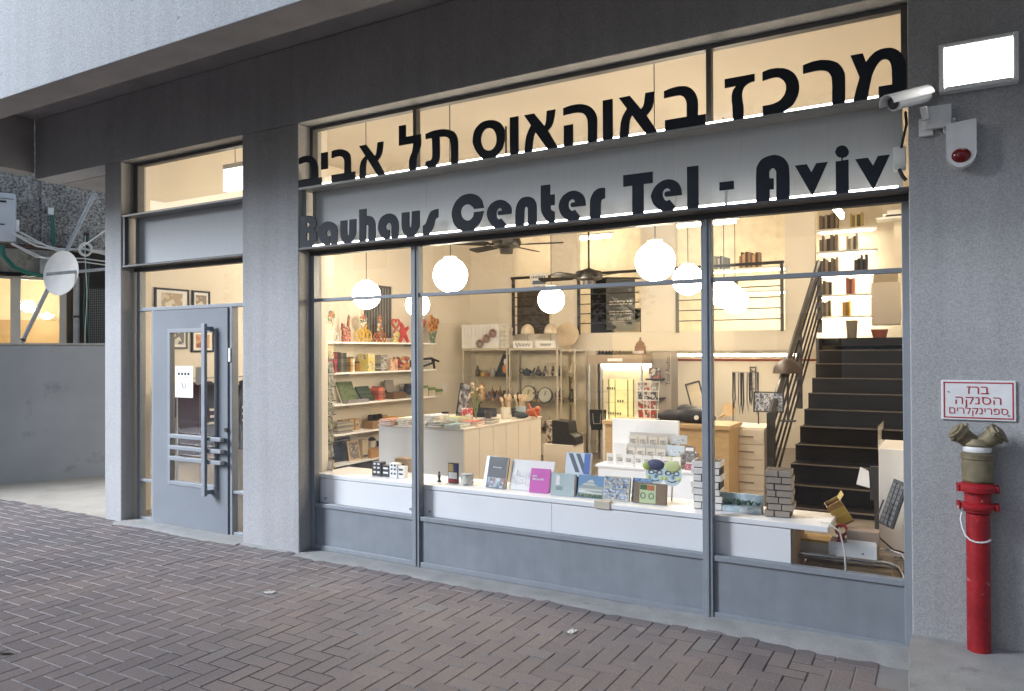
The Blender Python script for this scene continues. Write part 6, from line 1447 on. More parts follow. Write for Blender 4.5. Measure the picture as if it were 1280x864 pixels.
# ================================================================== left wall shelves
SZ = [1.732, 1.338, .932, .551, .163]
whichs = ['top', 'second', 'third', 'fourth', 'lowest']
for i, z in enumerate(SZ):
    y0, y1 = L['shelf%d' % i][:2]
    t = thing('wall_shelf', '%s white shelf board, counted downward, on the left shop wall' % whichs[i], 'shelf', (-6.99, 0, z), group='shelves on the left wall')
    box(.0, .30, y0, y1, -.022, 0).build('board', WHITE, t, bevel=.002)
    k = MB()
    for y in (y0 + .35, y1 - .4): k.box(.0, .22, y - .006, y + .006, -.05, -.0225)
    k.build('bracket', GALV, t)
W90 = (0, 0, R(90))
def wt(name, label, cat, key, lev, group=None, dx=0, lean=0):
    q = L[key]
    return thing(name, label, cat, (-6.82 + dx, (q[0] + q[1]) / 2, SZ[lev] + .001), (R(-lean), 0, R(90)), group)
def W(k): return L[k][1] - L[k][0]
CUTS = 'metal cut-out ornaments on the top shelf'
def colr(key, cols, scl=30): return cover(key, cols, 'cell', scl, .3)
RO = [(.50, .05, .04), (.60, .25, .05), (.65, .55, .10)]
MULTI = [(.50, .10, .08), (.60, .42, .08), (.10, .18, .35), (.60, .56, .50), (.10, .25, .12)]
def wheel(k, x, z, r, n=6):
    k.tube([(x + r * math.cos(R(a)), 0, z + r * math.sin(R(a))) for a in range(0, 360, 18)], .011, 5, closed=True)
    for i in range(n): k.cyl((x, 0, z), (x + r * math.cos(i * 2 * math.pi / n), 0, z + r * math.sin(i * 2 * math.pi / n)), .006, n=4)
def bike(label, key, m, rider):
    t = wt('bicycle_ornament', label, 'ornament', key, 0, CUTS); w = W(key); r = w * .25
    k = MB(); wheel(k, -w / 2 + r, r, r); wheel(k, w / 2 - r, r, r); k.build('wheels', m, t)
    k = MB()
    A = (-w / 2 + r, 0, r); Bp = (w / 2 - r, 0, r); Cc = (0, 0, r * .9); D = (-w * .1, 0, r * 2.3); E = (w * .16, 0, r * 2.4)
    for a, b in ((A, Cc), (A, D), (Cc, D), (D, E), (Cc, E), (E, Bp), (E, (w * .22, 0, r * 2.9))): k.tube([a, b], .011, 5)
    k.build('frame', m, t)
    k = MB(); h = ht(key) - .01
    if rider == 'person':
        k.tube([(-w * .1, 0, r * 2.4), (-w * .05, 0, h * .72), (w * .02, 0, h * .82)], .028, 6); k.sphere((w * .03, 0, h * .92), (.035, .012, .038), 10, 6)
        k.tube([(w * .0, 0, h * .75), (w * .2, 0, r * 3)], .014, 5); k.tube([(-w * .1, 0, r * 2.4), (w * .08, 0, r * 1.7), (0, 0, r * .8)], .018, 5)
    else:
        for i in range(9):
            a = rnd.uniform(0, 6.28); p = (w * .15 * math.cos(a), 0, h * .78 + h * .16 * math.sin(a))
            k.sphere(p, (.035, .012, .035), 8, 5); k.tube([(0, 0, r * 2.2), p], .008, 4)
    k.build('rider' if rider == 'person' else 'flowers', colr('cut_' + key, MULTI, 40), t)
t = wt('tower_ornament', 'tall narrow orange patterned metal ornament at the start of the top shelf', 'ornament', 's_a', 0, CUTS)
MB().prism([(-.05, 0), (.05, 0), (.04, .25), (.055, .44), (.0, .52), (-.055, .44), (-.04, .25)], -.012, .012).build('figure', colr('orange_pattern', [(.55, .25, .05), (.60, .40, .12), (.40, .10, .05)], 40), t)
bike('white wheeled metal bicycle ornament with flowers on the top shelf', 's_b', mat('cut_white', (.60, .58, .54), .4), 'flowers')
t = wt('cat_ornament', 'dark red patterned metal cat ornament with raised tail on the top shelf', 'ornament', 's_c', 0, CUTS)
MB().prism([(-.07, 0), (.08, 0), (.085, .16), (.06, .2), (.075, .34), (.055, .36), (.03, .21), (-.02, .19), (-.03, .24), (-.05, .215), (-.07, .25), (-.085, .18), (-.065, .14)], -.012, .012).build('figure', colr('cat_pattern', [(.28, .05, .05), (.45, .30, .25), (.12, .04, .05), (.5, .2, .1)], 50), t)
bike('yellow metal bicycle ornament with a flower basket on the top shelf', 's_d', mat('cut_yellow', (.58, .36, .05), .4), 'flowers')
bike('red brown metal cycle ornament with a rider on the top shelf', 's_e', mat('cut_red', (.34, .10, .05), .4), 'person')
t = wt('heart_ornament', 'red heart on a multicoloured stem on the top shelf', 'ornament', 's_f', 0, CUTS)
hp = [(.085 * (16 * math.sin(x) ** 3) / 16, .27 + .08 * (13 * math.cos(x) - 5 * math.cos(2 * x) - 2 * math.cos(3 * x) - math.cos(4 * x)) / 16) for x in [i * 2 * math.pi / 28 for i in range(28)]]
MB().tube([(a_, 0, b_) for a_, b_ in hp], .016, 6, closed=True).build('heart', mat('cut_heart', (.55, .10, .06), .35), t)
MB().prism([(-.09, 0), (.06, 0), (.03, .07), (.09, .13), (.02, .19), (-.02, .18), (-.07, .12), (-.04, .06)], -.01, .01).build('stem', colr('heart_base', [(.62, .55, .10), (.55, .5, .45), (.4, .1, .08)], 40), t)
t = wt('dancer_ornament', 'red dancing metal figure beside the heart on the top shelf', 'ornament', 's_g', 0, CUTS)
MB().prism([(-.11, .0), (-.06, .0), (0, .1), (.09, .0), (.12, .02), (.05, .15), (.12, .21), (.10, .24), (.03, .2), (-.01, .26), (-.06, .30), (-.09, .27), (-.05, .22), (-.10, .14), (-.07, .12), (-.04, .14)], -.012, .012).build('figure', mat('cut_dancer', (.50, .05, .05), .35, var=.3, nscale=20), t)
def bouquet(label, key, petal, name):
    t = wt('flower_ornament', label, 'ornament', key, 0, CUTS); h = ht(key); w = W(key)
    MB().prism([(-w * .14, 0), (w * .14, 0), (w * .2, h * .3), (w * .3, h * .45), (-w * .3, h * .45), (-w * .2, h * .3)], -.012, .012).build('vase', colr('vase_' + key, [(.08, .16, .08), (.20, .26, .18), (.4, .4, .35)], 40), t)
    k = MB(); rr_ = random.Random(len(label))
    for i in range(9):
        a = i * 2.4; r = w * .34 * math.sqrt(i / 9.0); p = (r * math.cos(a), -.004 * (i % 3), h * .70 + r * .9 * math.sin(a))
        k.sphere(p, (w * .15, .014, w * .15), 10, 6, m=0); k.sphere((p[0], p[1] - .012, p[2]), (w * .06, .008, w * .06), 8, 5, m=1)
    k.build('flowers', [petal, mat('flower_eye', (.16, .07, .03), .6)], t)
bouquet('red metal flower bouquet right of the mullion on the top shelf', 's_h', mat('red_petal', (.50, .06, .06), .4, var=.3, nscale=30), 'red')
bouquet('orange sunflower metal bouquet at the end of the top shelf', 's_i', mat('sun_petal', (.52, .22, .06), .4, var=.3, nscale=30), 'sun')

# goods on the other shelves
def upright_books(key, lev, specs):
    y = L[key][0]; n = len(specs)
    for (lab, tck, h, col) in specs:
        t = thing('book', lab, 'book', (-6.76, y + tck / 2, SZ[lev] + .001), (0, 0, 0), 'upright books on the left wall shelves')
        c = MB().box(-.15, 0, -tck / 2, -tck / 2 + .002, 0, h).box(-.15, 0, tck / 2 - .002, tck / 2, 0, h).box(-.002, 0, -tck / 2 + .002, tck / 2 - .002, 0, h)
        c.build('cover', cover('spine_' + lab[:14].replace(' ', '_'), [col, sc(col, .6), sc(col, 1.6)], 'band', 22), t)
        box(-.147, -.0025, -tck / 2 + .0022, tck / 2 - .0022, .004, h - .004).build('pages', PAGES, t)
        y += tck + .004
upright_books('m_a', 1, [('dark red upright book first on the second shelf', .05, .25, (.25, .04, .05)), ('black tall upright book next to the dark red one', .06, .26, (.03, .03, .035)), ('dark olive upright book third on the second shelf', .05, .25, (.10, .10, .06)), ('charcoal upright book ending the first group of the second shelf', .05, .25, (.05, .05, .06))])
upright_books('m_b', 1, [('slim amber upright book after the dark group', .04, .18, (.35, .22, .08)), ('slim pale upright book beside the amber one', .035, .2, (.55, .50, .42))])
def carton(name, label, cat, key, lev, m, d=.09, dx=0, group=None, lid=None, rz=0, wk=1.0, hk=1.0):
    t = wt(name, label, cat, key, lev, group, dx)
    w = W(key) * wk; h = ht(key) * hk
    box(-w / 2, w / 2, -d, d, 0, h * (.86 if lid else 1)).build('body', m, t, bevel=.003)
    if lid: box(-w / 2 - .003, w / 2 + .003, -d - .003, d + .003, h * .862, h).build('lid', lid, t, bevel=.002)
    return t
G2 = 'gift boxes on the second shelf'
carton('gift_box', 'yellow and cream printed box with a dark squiggle on the second shelf', 'box', 'm_c', 1, cover('yellow_squiggle', [(.62, .56, .40), (.60, .48, .08), (.58, .52, .36), (.10, .08, .07)], 'noise', 16), group=G2, wk=.55)
carton('gift_box', 'black and white building print box on the second shelf', 'box', 'm_d', 1, cover('bw_building', [(.05, .05, .05), (.60, .58, .54), (.20, .2, .2)], 'brick', 11), group=G2, wk=.6, lid=mat('grey_lid', (.30, .29, .27), .5))
carton('gift_box', 'peach and orange tall box under the left lamp on the second shelf', 'box', 'm_e', 1, cover('peach_print', [(.62, .34, .22), (.62, .46, .34), (.45, .18, .10)], 'noise', 14), group=G2, wk=.8)
carton('gift_box', 'red and cream box row right of the peach box on the second shelf', 'box', 'm_f', 1, cover('red_cream', [(.42, .06, .06), (.60, .52, .40), (.10, .07, .06), (.5, .28, .1)], 'cell', 26), group=G2, wk=.5)
t = thing('candle_set', 'white tray with small dark jars at the mullion on the second shelf', 'tray', (-6.80, 4.36, SZ[1] + .001), W90)
box(-.13, .13, -.08, .08, 0, .03).build('tray', WPLAST, t, bevel=.002)
for i in range(4): MB().lathe([(.022, .031), (.024, .04), (.024, .11), (.014, .12), (.014, .135), (.001, .136)], c=(-.09 + i * .06, 0, 0), n=12).build('jar', mat('amber_jar', (.10, .05, .02), .2), t)
t = wt('toy_glider', 'black and silver folding metal toy at the end of the second shelf', 'toy', 'gun', 1)
MB().tube([(-.28, 0, .02), (-.28, 0, .14), (.1, 0, .16), (.12, 0, .09), (-.26, 0, .02)], .02, 6).tube([(.1, 0, .15), (.28, 0, .11)], .016, 6).cyl((.14, 0, .12), (.16, 0, .0), .018).build('frame', BLACK, t)
MB().box(-.22, .04, -.01, .01, .05, .12).build('panel', GALV, t)
t = wt('photo_album', 'large moss green album leaning back on the third shelf', 'album', 'n_a', 2, None, 0, 24)
box(-.14, .14, 0, .03, 0, .30).build('cover', cover('moss', [(.07, .11, .05), (.12, .16, .08), (.16, .18, .12)], 'noise', 18), t, bevel=.002)
box(-.135, .135, .0305, .05, .004, .295).build('pages', PAGES, t)
t = wt('photo_album', 'dark green striped album leaning beside the moss green one', 'album', 'n_b', 2, None, .03, 34)
box(-.13, .13, 0, .03, 0, .24).build('cover', cover('dkstripe', [(.03, .05, .04), (.07, .10, .07)], 'band', 45), t, bevel=.002)
box(-.125, .125, .0305, .045, .004, .235).build('pages', PAGES, t)
t = wt('folder_pile', 'low grey pile of flat folders under the leaning albums', 'folders', 'n_a', 2, None, .11)
k = MB()
for i in range(4): k.box(-.22 + i * .01, .2, -.02, .06, i * .011, i * .011 + .009)
k.build('folders', mat('grey_folder', (.30, .30, .31), .6, var=.2), t)
upright_books('n_c', 2, [('slim brick red notebook on the third shelf', .03, .17, (.40, .10, .07)), ('second brick red notebook, slightly taller, on the third shelf', .03, .19, (.42, .13, .09)), ('rust notebook with pale band on the third shelf', .03, .18, (.38, .16, .10)), ('dark rust notebook last of the red group', .03, .185, (.28, .08, .06))])
carton('wooden_box', 'brown wooden box with a dark leaning picture on the third shelf', 'box', 'n_d', 2, mat('walnut', (.16, .09, .045), .5, var=.2, stretch=(3, 30, 30)), wk=.9, hk=.35)
t = thing('easel_picture', 'grey card on a small easel above the wooden box', 'picture', (-6.84, 3.93, SZ[2] + .095), (R(-16), 0, R(90)))
box(-.09, .10, 0, .01, 0, .18).build('card', mat('grey_card', (.22, .20, .18), .6), t); MB().box(-.095, .105, -.012, .0, -.012, -.001).build('easel', DWOOD, t)
t = thing('toy_camera', 'black toy with blue front just left of the mullion', 'toy', (-6.74, 4.17, SZ[2] + .06), (0, R(12), R(90)))
MB().box(-.06, .06, -.03, .03, 0, .14).build('body', BLACK, t, bevel=.006); MB().box(-.04, .035, -.032, -.0305, .02, .08).build('front', mat('deep_blue', (.04, .06, .14), .4), t)
for i in range(3):
    t = thing('gift_box', ['small green lidded box, lowest of the stepped row on the third shelf', 'small green lidded box, middle of the stepped row on the third shelf', 'small green lidded box, highest of the stepped row on the third shelf'][2 - i], 'box', (-6.80, 4.58 + i * .19, SZ[2] + .001), W90, 'green lidded boxes')
    h = .16 - .035 * i
    box(-.08, .08, -.07, .07, 0, h - .04).build('body', mat('cream_card2', (.55, .48, .38), .6), t); box(-.083, .083, -.073, .073, h - .0395, h).build('lid', mat('leaf_green_lid', (.14, .24, .09), .5), t)
# fourth shelf
t = wt('book_stack', 'grey stack of thin flat books at the start of the fourth shelf', 'book stack', 'o_a', 3)
k = MB()
for i in range(7): k.box(-.15 + rnd.uniform(0, .02), .13 + rnd.uniform(0, .03), -.1, .1, i * .02, i * .02 + .017, m=i % 3)
k.build('books', [mat('gr1', (.30, .28, .26), .6), mat('gr2', (.18, .17, .16), .6), mat('gr3', (.42, .38, .32), .6)], t)
carton('wooden_box', 'square open brown box holding black jars on the fourth shelf', 'box', 'o_b', 3, mat('mid_brown_card', (.30, .19, .11), .7), wk=.8, hk=.6)
k = MB(); t = thing('jar_set', 'three black lidded jars standing in the brown box', 'jars', (-6.82, mid('o_b'), SZ[3] + .108), W90)
for i in range(3): MB().lathe([(.04, 0), (.042, .01), (.042, .07), (.03, .08), (.001, .082)], c=(-.09 + .09 * i, 0, 0), n=14).build('jar', BLACK, t)
carton('gift_box', 'bright ochre yellow box with a cut window on the fourth shelf', 'box', 'o_c', 3, mat('ochre_box', (.55, .34, .04), .5), wk=.62, hk=.9)
t = thing('gift_box', 'pale box with fine dark pattern left of the mug', 'box', (-6.84, 4.06, SZ[3] + .001), W90)
box(-.09, .09, -.06, .06, 0, .11).build('body', cover('pattern_pale', [(.60, .54, .44), (.15, .12, .1), (.55, .48, .38)], 'cell', 45), t, bevel=.002)
t = wt('mug', 'white mug with dark circle print at the end of the fourth shelf', 'mug', 'mug', 3)
MB().lathe([(.045, 0), (.048, .005), (.048, .108), (.044, .108), (.042, .01), (.001, .008)], n=22).build('body', WPLAST, t)
MB().tube([(.046, 0, .09), (.082, 0, .085), (.088, 0, .055), (.08, 0, .028), (.046, 0, .022)], .007, 6).build('handle', BLACK, t)
MB().tube([(-.005 + .025 * math.cos(R(a)), -.047, .055 + .03 * math.sin(R(a))) for a in range(0, 360, 30)], .004, 5, closed=True).build('print', BLACK, t)
# lowest shelf
t = wt('framed_photo', 'brown wooden picture frame leaning on the lowest shelf', 'frame', 'p_a', 4, None, .03, 10)
k = MB(); w_, h_ = .11, .26
k.box(-w_, w_, 0, .015, 0, .02).box(-w_, w_, 0, .015, h_ - .02, h_).box(-w_, -w_ + .02, 0, .015, .02, h_ - .02).box(w_ - .02, w_, 0, .015, .02, h_ - .02); k.build('frame', WOOD, t)
box(-w_ + .02, w_ - .02, .004, .01, .02, h_ - .02).build('picture', cover('dim_picture', [(.30, .26, .22), (.15, .12, .1), (.42, .36, .28)], 'noise', 14), t)
t = wt('framed_photo', 'darker picture frame behind the brown one on the lowest shelf', 'frame', 'p_a', 4, None, -.08, 8)
box(-.16, .06, 0, .015, 0, .30).build('frame', DWOOD, t); box(-.14, .04, -.002, -.0005, .02, .28).build('picture', mat('dim_grey_print', (.25, .22, .2), .6), t)
t = wt('plank_box', 'tall slim cream box standing on the lowest shelf', 'box', 'p_b', 4)
box(-.06, .06, -.04, .04, 0, .26).build('body', mat('cream_slim', (.50, .42, .28), .6), t, bevel=.003); box(-.05, .05, -.042, -.0405, .02, .05).build('label', INK, t)
carton('gift_box', 'orange brown carry box on the lowest shelf', 'box', 'p_c', 4, mat('orange_brown', (.42, .22, .07), .6), hk=.42)
t = thing('lantern', 'black and white small lantern standing on the orange box', 'lantern', (-6.84, mid('p_c'), SZ[4] + .125), W90)
MB().lathe([(.05, 0), (.055, .02), (.05, .09), (.06, .1), (.03, .13), (.001, .14)], n=16).build('body', mat('lantern_white', (.50, .47, .42), .4), t); MB().lathe([(.062, .1005), (.035, .135), (.001, .15)], n=16).build('cap', BLACK, t)
def handbag(label, key, hk, h2):
    t = wt('handbag', label, 'bag', key, 4); w = W(key) * .9; h = ht(key) * hk
    MB().prism([(-w / 2, 0), (w / 2, 0), (w * .45, h), (-w * .45, h)], -.07, .07).build('body', mat('black_leather', (.016, .015, .015), .4, var=.4, nscale=18), t, bevel=.015)
    MB().tube([(-w * .25, -.03, h), (-w * .2, -.03, h + h2), (w * .2, -.03, h + h2), (w * .25, -.03, h)], .008, 6).build('handle', BLACK, t)
handbag('large black handbag on the lowest shelf', 'p_d', .75, .07)
handbag('smaller black handbag beside the large one on the lowest shelf', 'p_e', .9, .04)
t = thing('brown_shoes', 'rusty brown cloth bag slumped at the end of the lowest shelf', 'bag', (-6.70, 4.1, SZ[4] + .001), W90)
MB().sphere((0, 0, .06), (.12, .08, .065), 14, 8).sphere((.08, 0, .05), (.08, .07, .05), 12, 6).build('body', mat('rust_cloth', (.32, .11, .04), .8, var=.2, nscale=20), t)
t = thing('drawer_unit', 'low dark unit of small round knobbed drawers under the lowest shelf', 'drawers', (-6.40, 2.9, .016))
box(-.5, .15, -.35, 1.1, 0, .10).build('carcass', DWOOD, t)
k = MB()
for i in range(10): k.cyl((.15, -.25 + i * .14, .05), (.165, -.25 + i * .14, .05), .022, n=10)
k.build('knob', GALV, t)
# spinner rack inside the left edge of the window
t = thing('spinner_rack', 'tall card spinner rack packed with small cards at the left window edge', 'card rack', (-5.33, 1.0, .016), R(25))
MB().cyl((0, 0, 0), (0, 0, 1.66), .012).cyl((0, 0, 0), (0, 0, .03), .16).build('pole', IRON, t)
pc = [cover('rack_a', [(.30, .07, .05), (.35, .30, .22), (.06, .09, .07)], 'cell', 30), cover('rack_b', [(.05, .06, .07), (.32, .28, .22), (.14, .12, .1)], 'cell', 34), cover('rack_c', [(.28, .25, .16), (.07, .10, .06), (.38, .32, .25)], 'noise', 25)]
for j in range(11):
    for s in range(4):
        a = s * math.pi / 2
        Mx = Matrix.Rotation(a, 4, 'Z') @ Matrix.Translation((0, -.10, .14 + j * .138)) @ Matrix.Rotation(R(-10), 4, 'X')
        MB().box(-.075, .075, -.006, .0, 0, .115, M=Mx).build('card', pc[(j * 3 + s * 5) % 3], t)
k = MB()
for j in range(11):
    z = .135 + j * .138
    k.tube([(.11, -.11, z), (.11, .11, z), (-.11, .11, z), (-.11, -.11, z)], .004, 5, closed=True)
k.build('wire_tray', IRON, t)
t = thing('wall_socket', 'small white double socket on the wall past the shelves', 'socket', (-6.995, 5.45, 1.03))
box(0, .012, -.07, .07, -.07, .07).build('plate', WPLAST, t, bevel=.003); box(.0125, .015, -.05, -.01, -.03, .03).build('insert', PAPER, t)
t = thing('wall_niche', 'dark window niche with fine bars high on the left wall', 'window', (-6.999, 3.5, 1.8))
k = MB().box(-.0, .012, .0, .62, .0, .75); k.build('pane', mat('niche_dark', (.10, .085, .07), .4), t)
k = MB()
for i in range(9): k.box(.0125, .022, .06 + i * .06, .066 + i * .06, .03, .72)
k.build('bars', GALV, t)
MB().box(.0, .03, -.03, .0, -.03, .78).box(.0, .03, .62, .65, -.03, .78).box(.0, .03, .0, .62, .75, .78).box(.0, .03, 0, .62, -.03, 0).build('frame', CREAM, t)

# ================================================================== glass cabinets at the back
def cabinet(label, x0, x1, h, y, shelves, d=.4):
    t = thing('glass_cabinet', label, 'cabinet', ((x0 + x1) / 2, y, .016), group='glass display cabinets at the back')
    w = (x1 - x0) / 2
    k = MB()
    for sx in (-1, 1):
        for yy in (0, d - .02): k.box(sx * w - (.02 if sx > 0 else 0), sx * w + (0 if sx > 0 else .02), yy, yy + .02, 0, h)
    k.box(-w, w, -.004, d, h + .0005, h + .03).box(-w, w, -.002, d, .02, .34)
    k.build('frame', mat('cabinet_frame', (.52, .46, .36), .5), t)
    box(-w + .021, w - .021, d - .015, d - .005, .342, h - .002).build('back', mat('cabinet_back', (.62, .54, .40), .7), t)
    for z in shelves: box(-w + .021, w - .021, .022, d - .022, z, z + .008).build('glass_shelf', CGLASS, t)
    box(-w + .021, w - .021, .005, .010, .345, h - .004).build('glass_door', CGLASS, t)
    return t
cabinet('left glass cabinet below the white box with three discs', -6.70, -5.87, 1.60, 5.55, (.80, 1.18))
cabinet('middle glass cabinet with two round clocks', -5.84, -5.0, 1.60, 5.55, (.80, 1.20))
cabinet('narrow right glass cabinet beside the clock cabinet', -4.98, -4.74, 1.58, 5.6, (.82, 1.2))
def lathed(name, label, cat, x, y, z, prof, m, part='body'):
    t = thing(name, label, cat, (x, y, z)); MB().lathe(prof, n=18).build(part, m, t); return t
YC = 5.72
lathed('bottle', 'dark stoppered bottle at the left of the upper cabinet shelf', 'bottle', -6.52, YC, 1.205, [(.035, 0), (.04, .01), (.038, .09), (.012, .13), (.012, .16), (.001, .165)], mat('bottle_dark', (.10, .07, .03), .2))
lathed('candle', 'small yellow candle cup on the upper cabinet shelf', 'candle', -6.42, YC, 1.205, [(.035, 0), (.038, .06), (.001, .06)], mat('candle_yellow', (.55, .35, .08), .4))
lathed('candle', 'small red candle cup beside the yellow one', 'candle', -6.33, YC, 1.205, [(.03, 0), (.034, .05), (.001, .05)], mat('candle_red', (.40, .08, .05), .4))
lathed('vase', 'clear grey vase in the upper left cabinet', 'vase', -6.24, YC, 1.205, [(.03, 0), (.05, .05), (.03, .11), (.03, .14), (.001, .14)], mat('vase_grey', (.35, .34, .32), .15))
t = thing('poster_board', 'black triangular board with orange and white figures in the left cabinet', 'poster', (-6.04, 5.68, 1.205))
MB().prism([(-.14, 0), (.14, 0), (.14, .34), (.02, .36)], 0, .01).build('board', BLACK, t); k = MB(); k.sphere((.05, -.004, .12), (.04, .006, .07), 10, 8, 0).sphere((.06, -.004, .23), (.03, .006, .05), 10, 8, 1); k.build('print', [mat('poster_orange', (.60, .22, .05), .5), WPLAST], t)
t = thing('wooden_doll', 'peach wooden doll holding flowers in the left cabinet', 'doll', (-6.44, YC, .825))
MB().lathe([(.07, 0), (.075, .02), (.05, .14), (.03, .17), (.045, .21), (.04, .26), (.001, .28)], n=16).build('body', mat('doll_peach', (.58, .34, .20), .5, var=.2, nscale=20), t)
for i, (x, lb, col, h) in enumerate(((-6.26, 'purple grey toy block pile in the left cabinet', (.18, .15, .20), .14), (-6.12, 'smaller purple toy block right of the pile', (.20, .17, .24), .11))):
    t = thing('toy_blocks', lb, 'toy', (x, YC, .825)); MB().box(-.055, .055, -.05, .05, 0, h * .5).box(-.04, .05, -.04, .04, h * .505, h).build('blocks', mat('purple_%d' % h.__hash__(), col, .6, var=.3, nscale=30), t, bevel=.004)
lathed('sculpture', 'orange red small sculpture low in the left cabinet', 'sculpture', -5.97, YC, .825, [(.03, 0), (.02, .03), (.045, .09), (.02, .14), (.03, .18), (.001, .2)], mat('orange_red', (.55, .16, .07), .4))
for i in range(5):
    lathed('figurine', ['tiny cream figurine first in the cabinet row', 'tiny brown figurine second in the cabinet row', 'tiny grey figurine third in the cabinet row', 'tiny pale figurine fourth in the cabinet row', 'tiny dark figurine fifth in the cabinet row'][i], 'figurine', -6.60 + i * .14, 5.62, .37, [(.03, 0), (.02, .05), (.03, .1), (.015, .13), (.025, .16), (.001, .19)], mat('fig_%d' % i, [(.55, .45, .32), (.25, .14, .08), (.30, .3, .3), (.6, .55, .48), (.06, .05, .05)][i], .5))
# clocks
def clock(label, x, r, yel):
    t = thing('clock', label, 'clock', (x, YC - .05, .81 + r + .005), (R(-8), 0, 0), 'round clocks in the glass cabinet')
    Mx = Matrix.Rotation(R(90), 4, 'X')
    MB().lathe([(r, -.02), (r + .008, -.015), (r + .008, .015), (r - .004, .02), (.001, .02)], M=Mx, n=30).build('case', BLACK, t)
    MB().lathe([(r - .008, .0202), (.001, .0206)], M=Mx, n=30).build('dial', mat('dial_' + yel, (.62, .55, .38) if yel == 'a' else (.50, .48, .42), .5), t)
    MB().box(-.004, .004, -.025, -.0215, -.01, r * .55).box(-.003, .003, -.028, -.0255, -.01, r * .7, M=Matrix.Rotation(R(28), 4, 'Y')).build('hands', BLACK, t)
clock('large cream faced round clock in the middle cabinet', -5.56, .125, 'a')
clock('second round clock with thin dark rim, right of the cream one', -5.27, .115, 'b')
t = thing('teapot', 'large black teapot on the upper shelf of the clock cabinet', 'teapot', (-5.62, YC, 1.225))
MB().lathe([(.05, 0), (.08, .04), (.06, .09), (.02, .1), (.001, .12)], n=18).tube([(.07, 0, .03), (.12, 0, .07), (.14, 0, .12)], .014, 6).build('body', BLACK, t); MB().tube([(-.07, 0, .03), (-.13, 0, .06), (-.12, 0, .11), (-.06, 0, .09)], .009, 6).build('handle', BLACK, t)
t = thing('teapot', 'small low black teapot right of the large one', 'teapot', (-5.42, YC, 1.225))
MB().lathe([(.04, 0), (.06, .03), (.04, .06), (.001, .075)], n=18).tube([(.05, 0, .02), (.09, 0, .06)], .01, 6).build('body', BLACK, t); MB().tube([(-.05, 0, .02), (-.09, 0, .04), (-.05, 0, .06)], .007, 6).build('handle', BLACK, t)
for i, x in enumerate((-5.22, -5.12)):
    lathed('candlestick', ['cream twisted candlestick, left of the pair in the clock cabinet', 'cream twisted candlestick, right of the pair in the clock cabinet'][i], 'candlestick', x, YC, 1.225, [(.045, 0), (.02, .02), (.015, .12), (.035, .17), (.05, .2), (.001, .2)], mat('candlestick', (.55, .46, .32), .4))
for i, (x, h) in enumerate(((-5.78, .15), (-5.40, .12), (-5.10, .17), (-5.06, .26))):
    lathed('ornament', ['dark beaded ornament left of the cream clock', 'pale ornament between the two clocks', 'black knobbed ornament right of the clocks', 'slim dark obelisk at the right end of the clock cabinet'][i], 'ornament', x, YC + (.06 if i == 3 else 0), .825, [(.03, 0), (.04, .02), (.02, h * .4), (.035, h * .6), (.012, h * .85), (.001, h)], mat('orn_%d' % i, [(.10, .07, .05), (.5, .42, .3), (.03, .03, .03), (.05, .04, .04)][i], .35))
for i, z in enumerate((.37, .83, 1.21)):
    lathed('vase', ['brown wooden vase low in the narrow cabinet', 'dark round vase in the middle of the narrow cabinet', 'pale tall vase at the top of the narrow cabinet'][i], 'vase', -4.86, 5.75, z, [(.03, 0), (.06, .06), (.04, .12), (.02, .17), (.03, .2), (.001, .2)], mat('nv_%d' % i, [(.30, .18, .09), (.06, .05, .04), (.58, .5, .38)][i], .4))
# on top of the cabinets
t = thing('white_crate', 'large white box standing on the left cabinet', 'box', (-6.42, 5.7, 1.65))
box(-.33, .36, -.1, .2, 0, .38).build('box', WPLAST, t, bevel=.004)
k = MB()
for i in range(9): k.box(-.28 + i * .07, -.275 + i * .07, -.1015, -.1002, .19, .36)
k.build('ribs', mat('rib_grey', (.55, .52, .48), .6), t)
for i, (x, z) in enumerate(((-6.38, .075), (-6.26, .155), (-6.14, .235))):
    t = thing('wall_disc', ['perforated brown disc, lowest of three stepping upward', 'perforated brown disc, middle of three stepping upward', 'perforated brown disc, highest of three stepping upward'][i], 'disc', (x, 5.56, 1.65 + z))
    MB().tube([(.045 * math.cos(R(a)), 0, .045 * math.sin(R(a))) for a in range(0, 360, 18)], .024, 8, closed=True).build('disc', cover('disc_holes', [(.20, .11, .09), (.42, .30, .25), (.26, .15, .12)], 'cell', 70), t)
t = thing('mock_brick_tower', 'small tower of pale mock bricks beside the three discs', 'display tower', (-5.97, 5.7, 1.65))
k = MB()
for i in range(5): k.box(-.085 + .01 * (i % 2), .0 - .004, -.06, .06, i * .065 + .002, i * .065 + .062).box(.0, .085 - .01 * (i % 2), -.06, .06, i * .065 + .002, i * .065 + .062)
k.build('bricks', mat('pale_mock_brick', (.62, .58, .5), .7), t, bevel=.003)
for i, x in enumerate((-5.60, -5.20)):
    t = thing('mushroom_lamp', ['cream domed lamp on the clock cabinet, the left one', 'cream domed lamp on the clock cabinet, the right one in front of a round disc'][i], 'lamp', (x, 5.72, 1.648))
    MB().lathe([(.10, .22), (.105, .24), (.09, .31), (.05, .36), (.001, .375)], n=22).build('shade', mat('cream_shade', (.66, .56, .42), .4), t)
    MB().cyl((0, 0, .006), (0, 0, .24), .010).cyl((0, 0, 0), (0, 0, .006), .05).build('stem', GALV, t)
t = thing('name_card', 'white card with looping black handwriting on the clock cabinet, left', 'sign', (-5.60, 5.56, 1.648)); box(-.17, .17, 0, .004, 0, .11).build('card', PAPER, t)
MB().tube([(-.13 + .26 * i / 30, -.003, .05 + .022 * math.sin(i * 1.1) * (1 if i > 8 else 1.7)) for i in range(31)], .004, 5).build('lettering', INK, t)
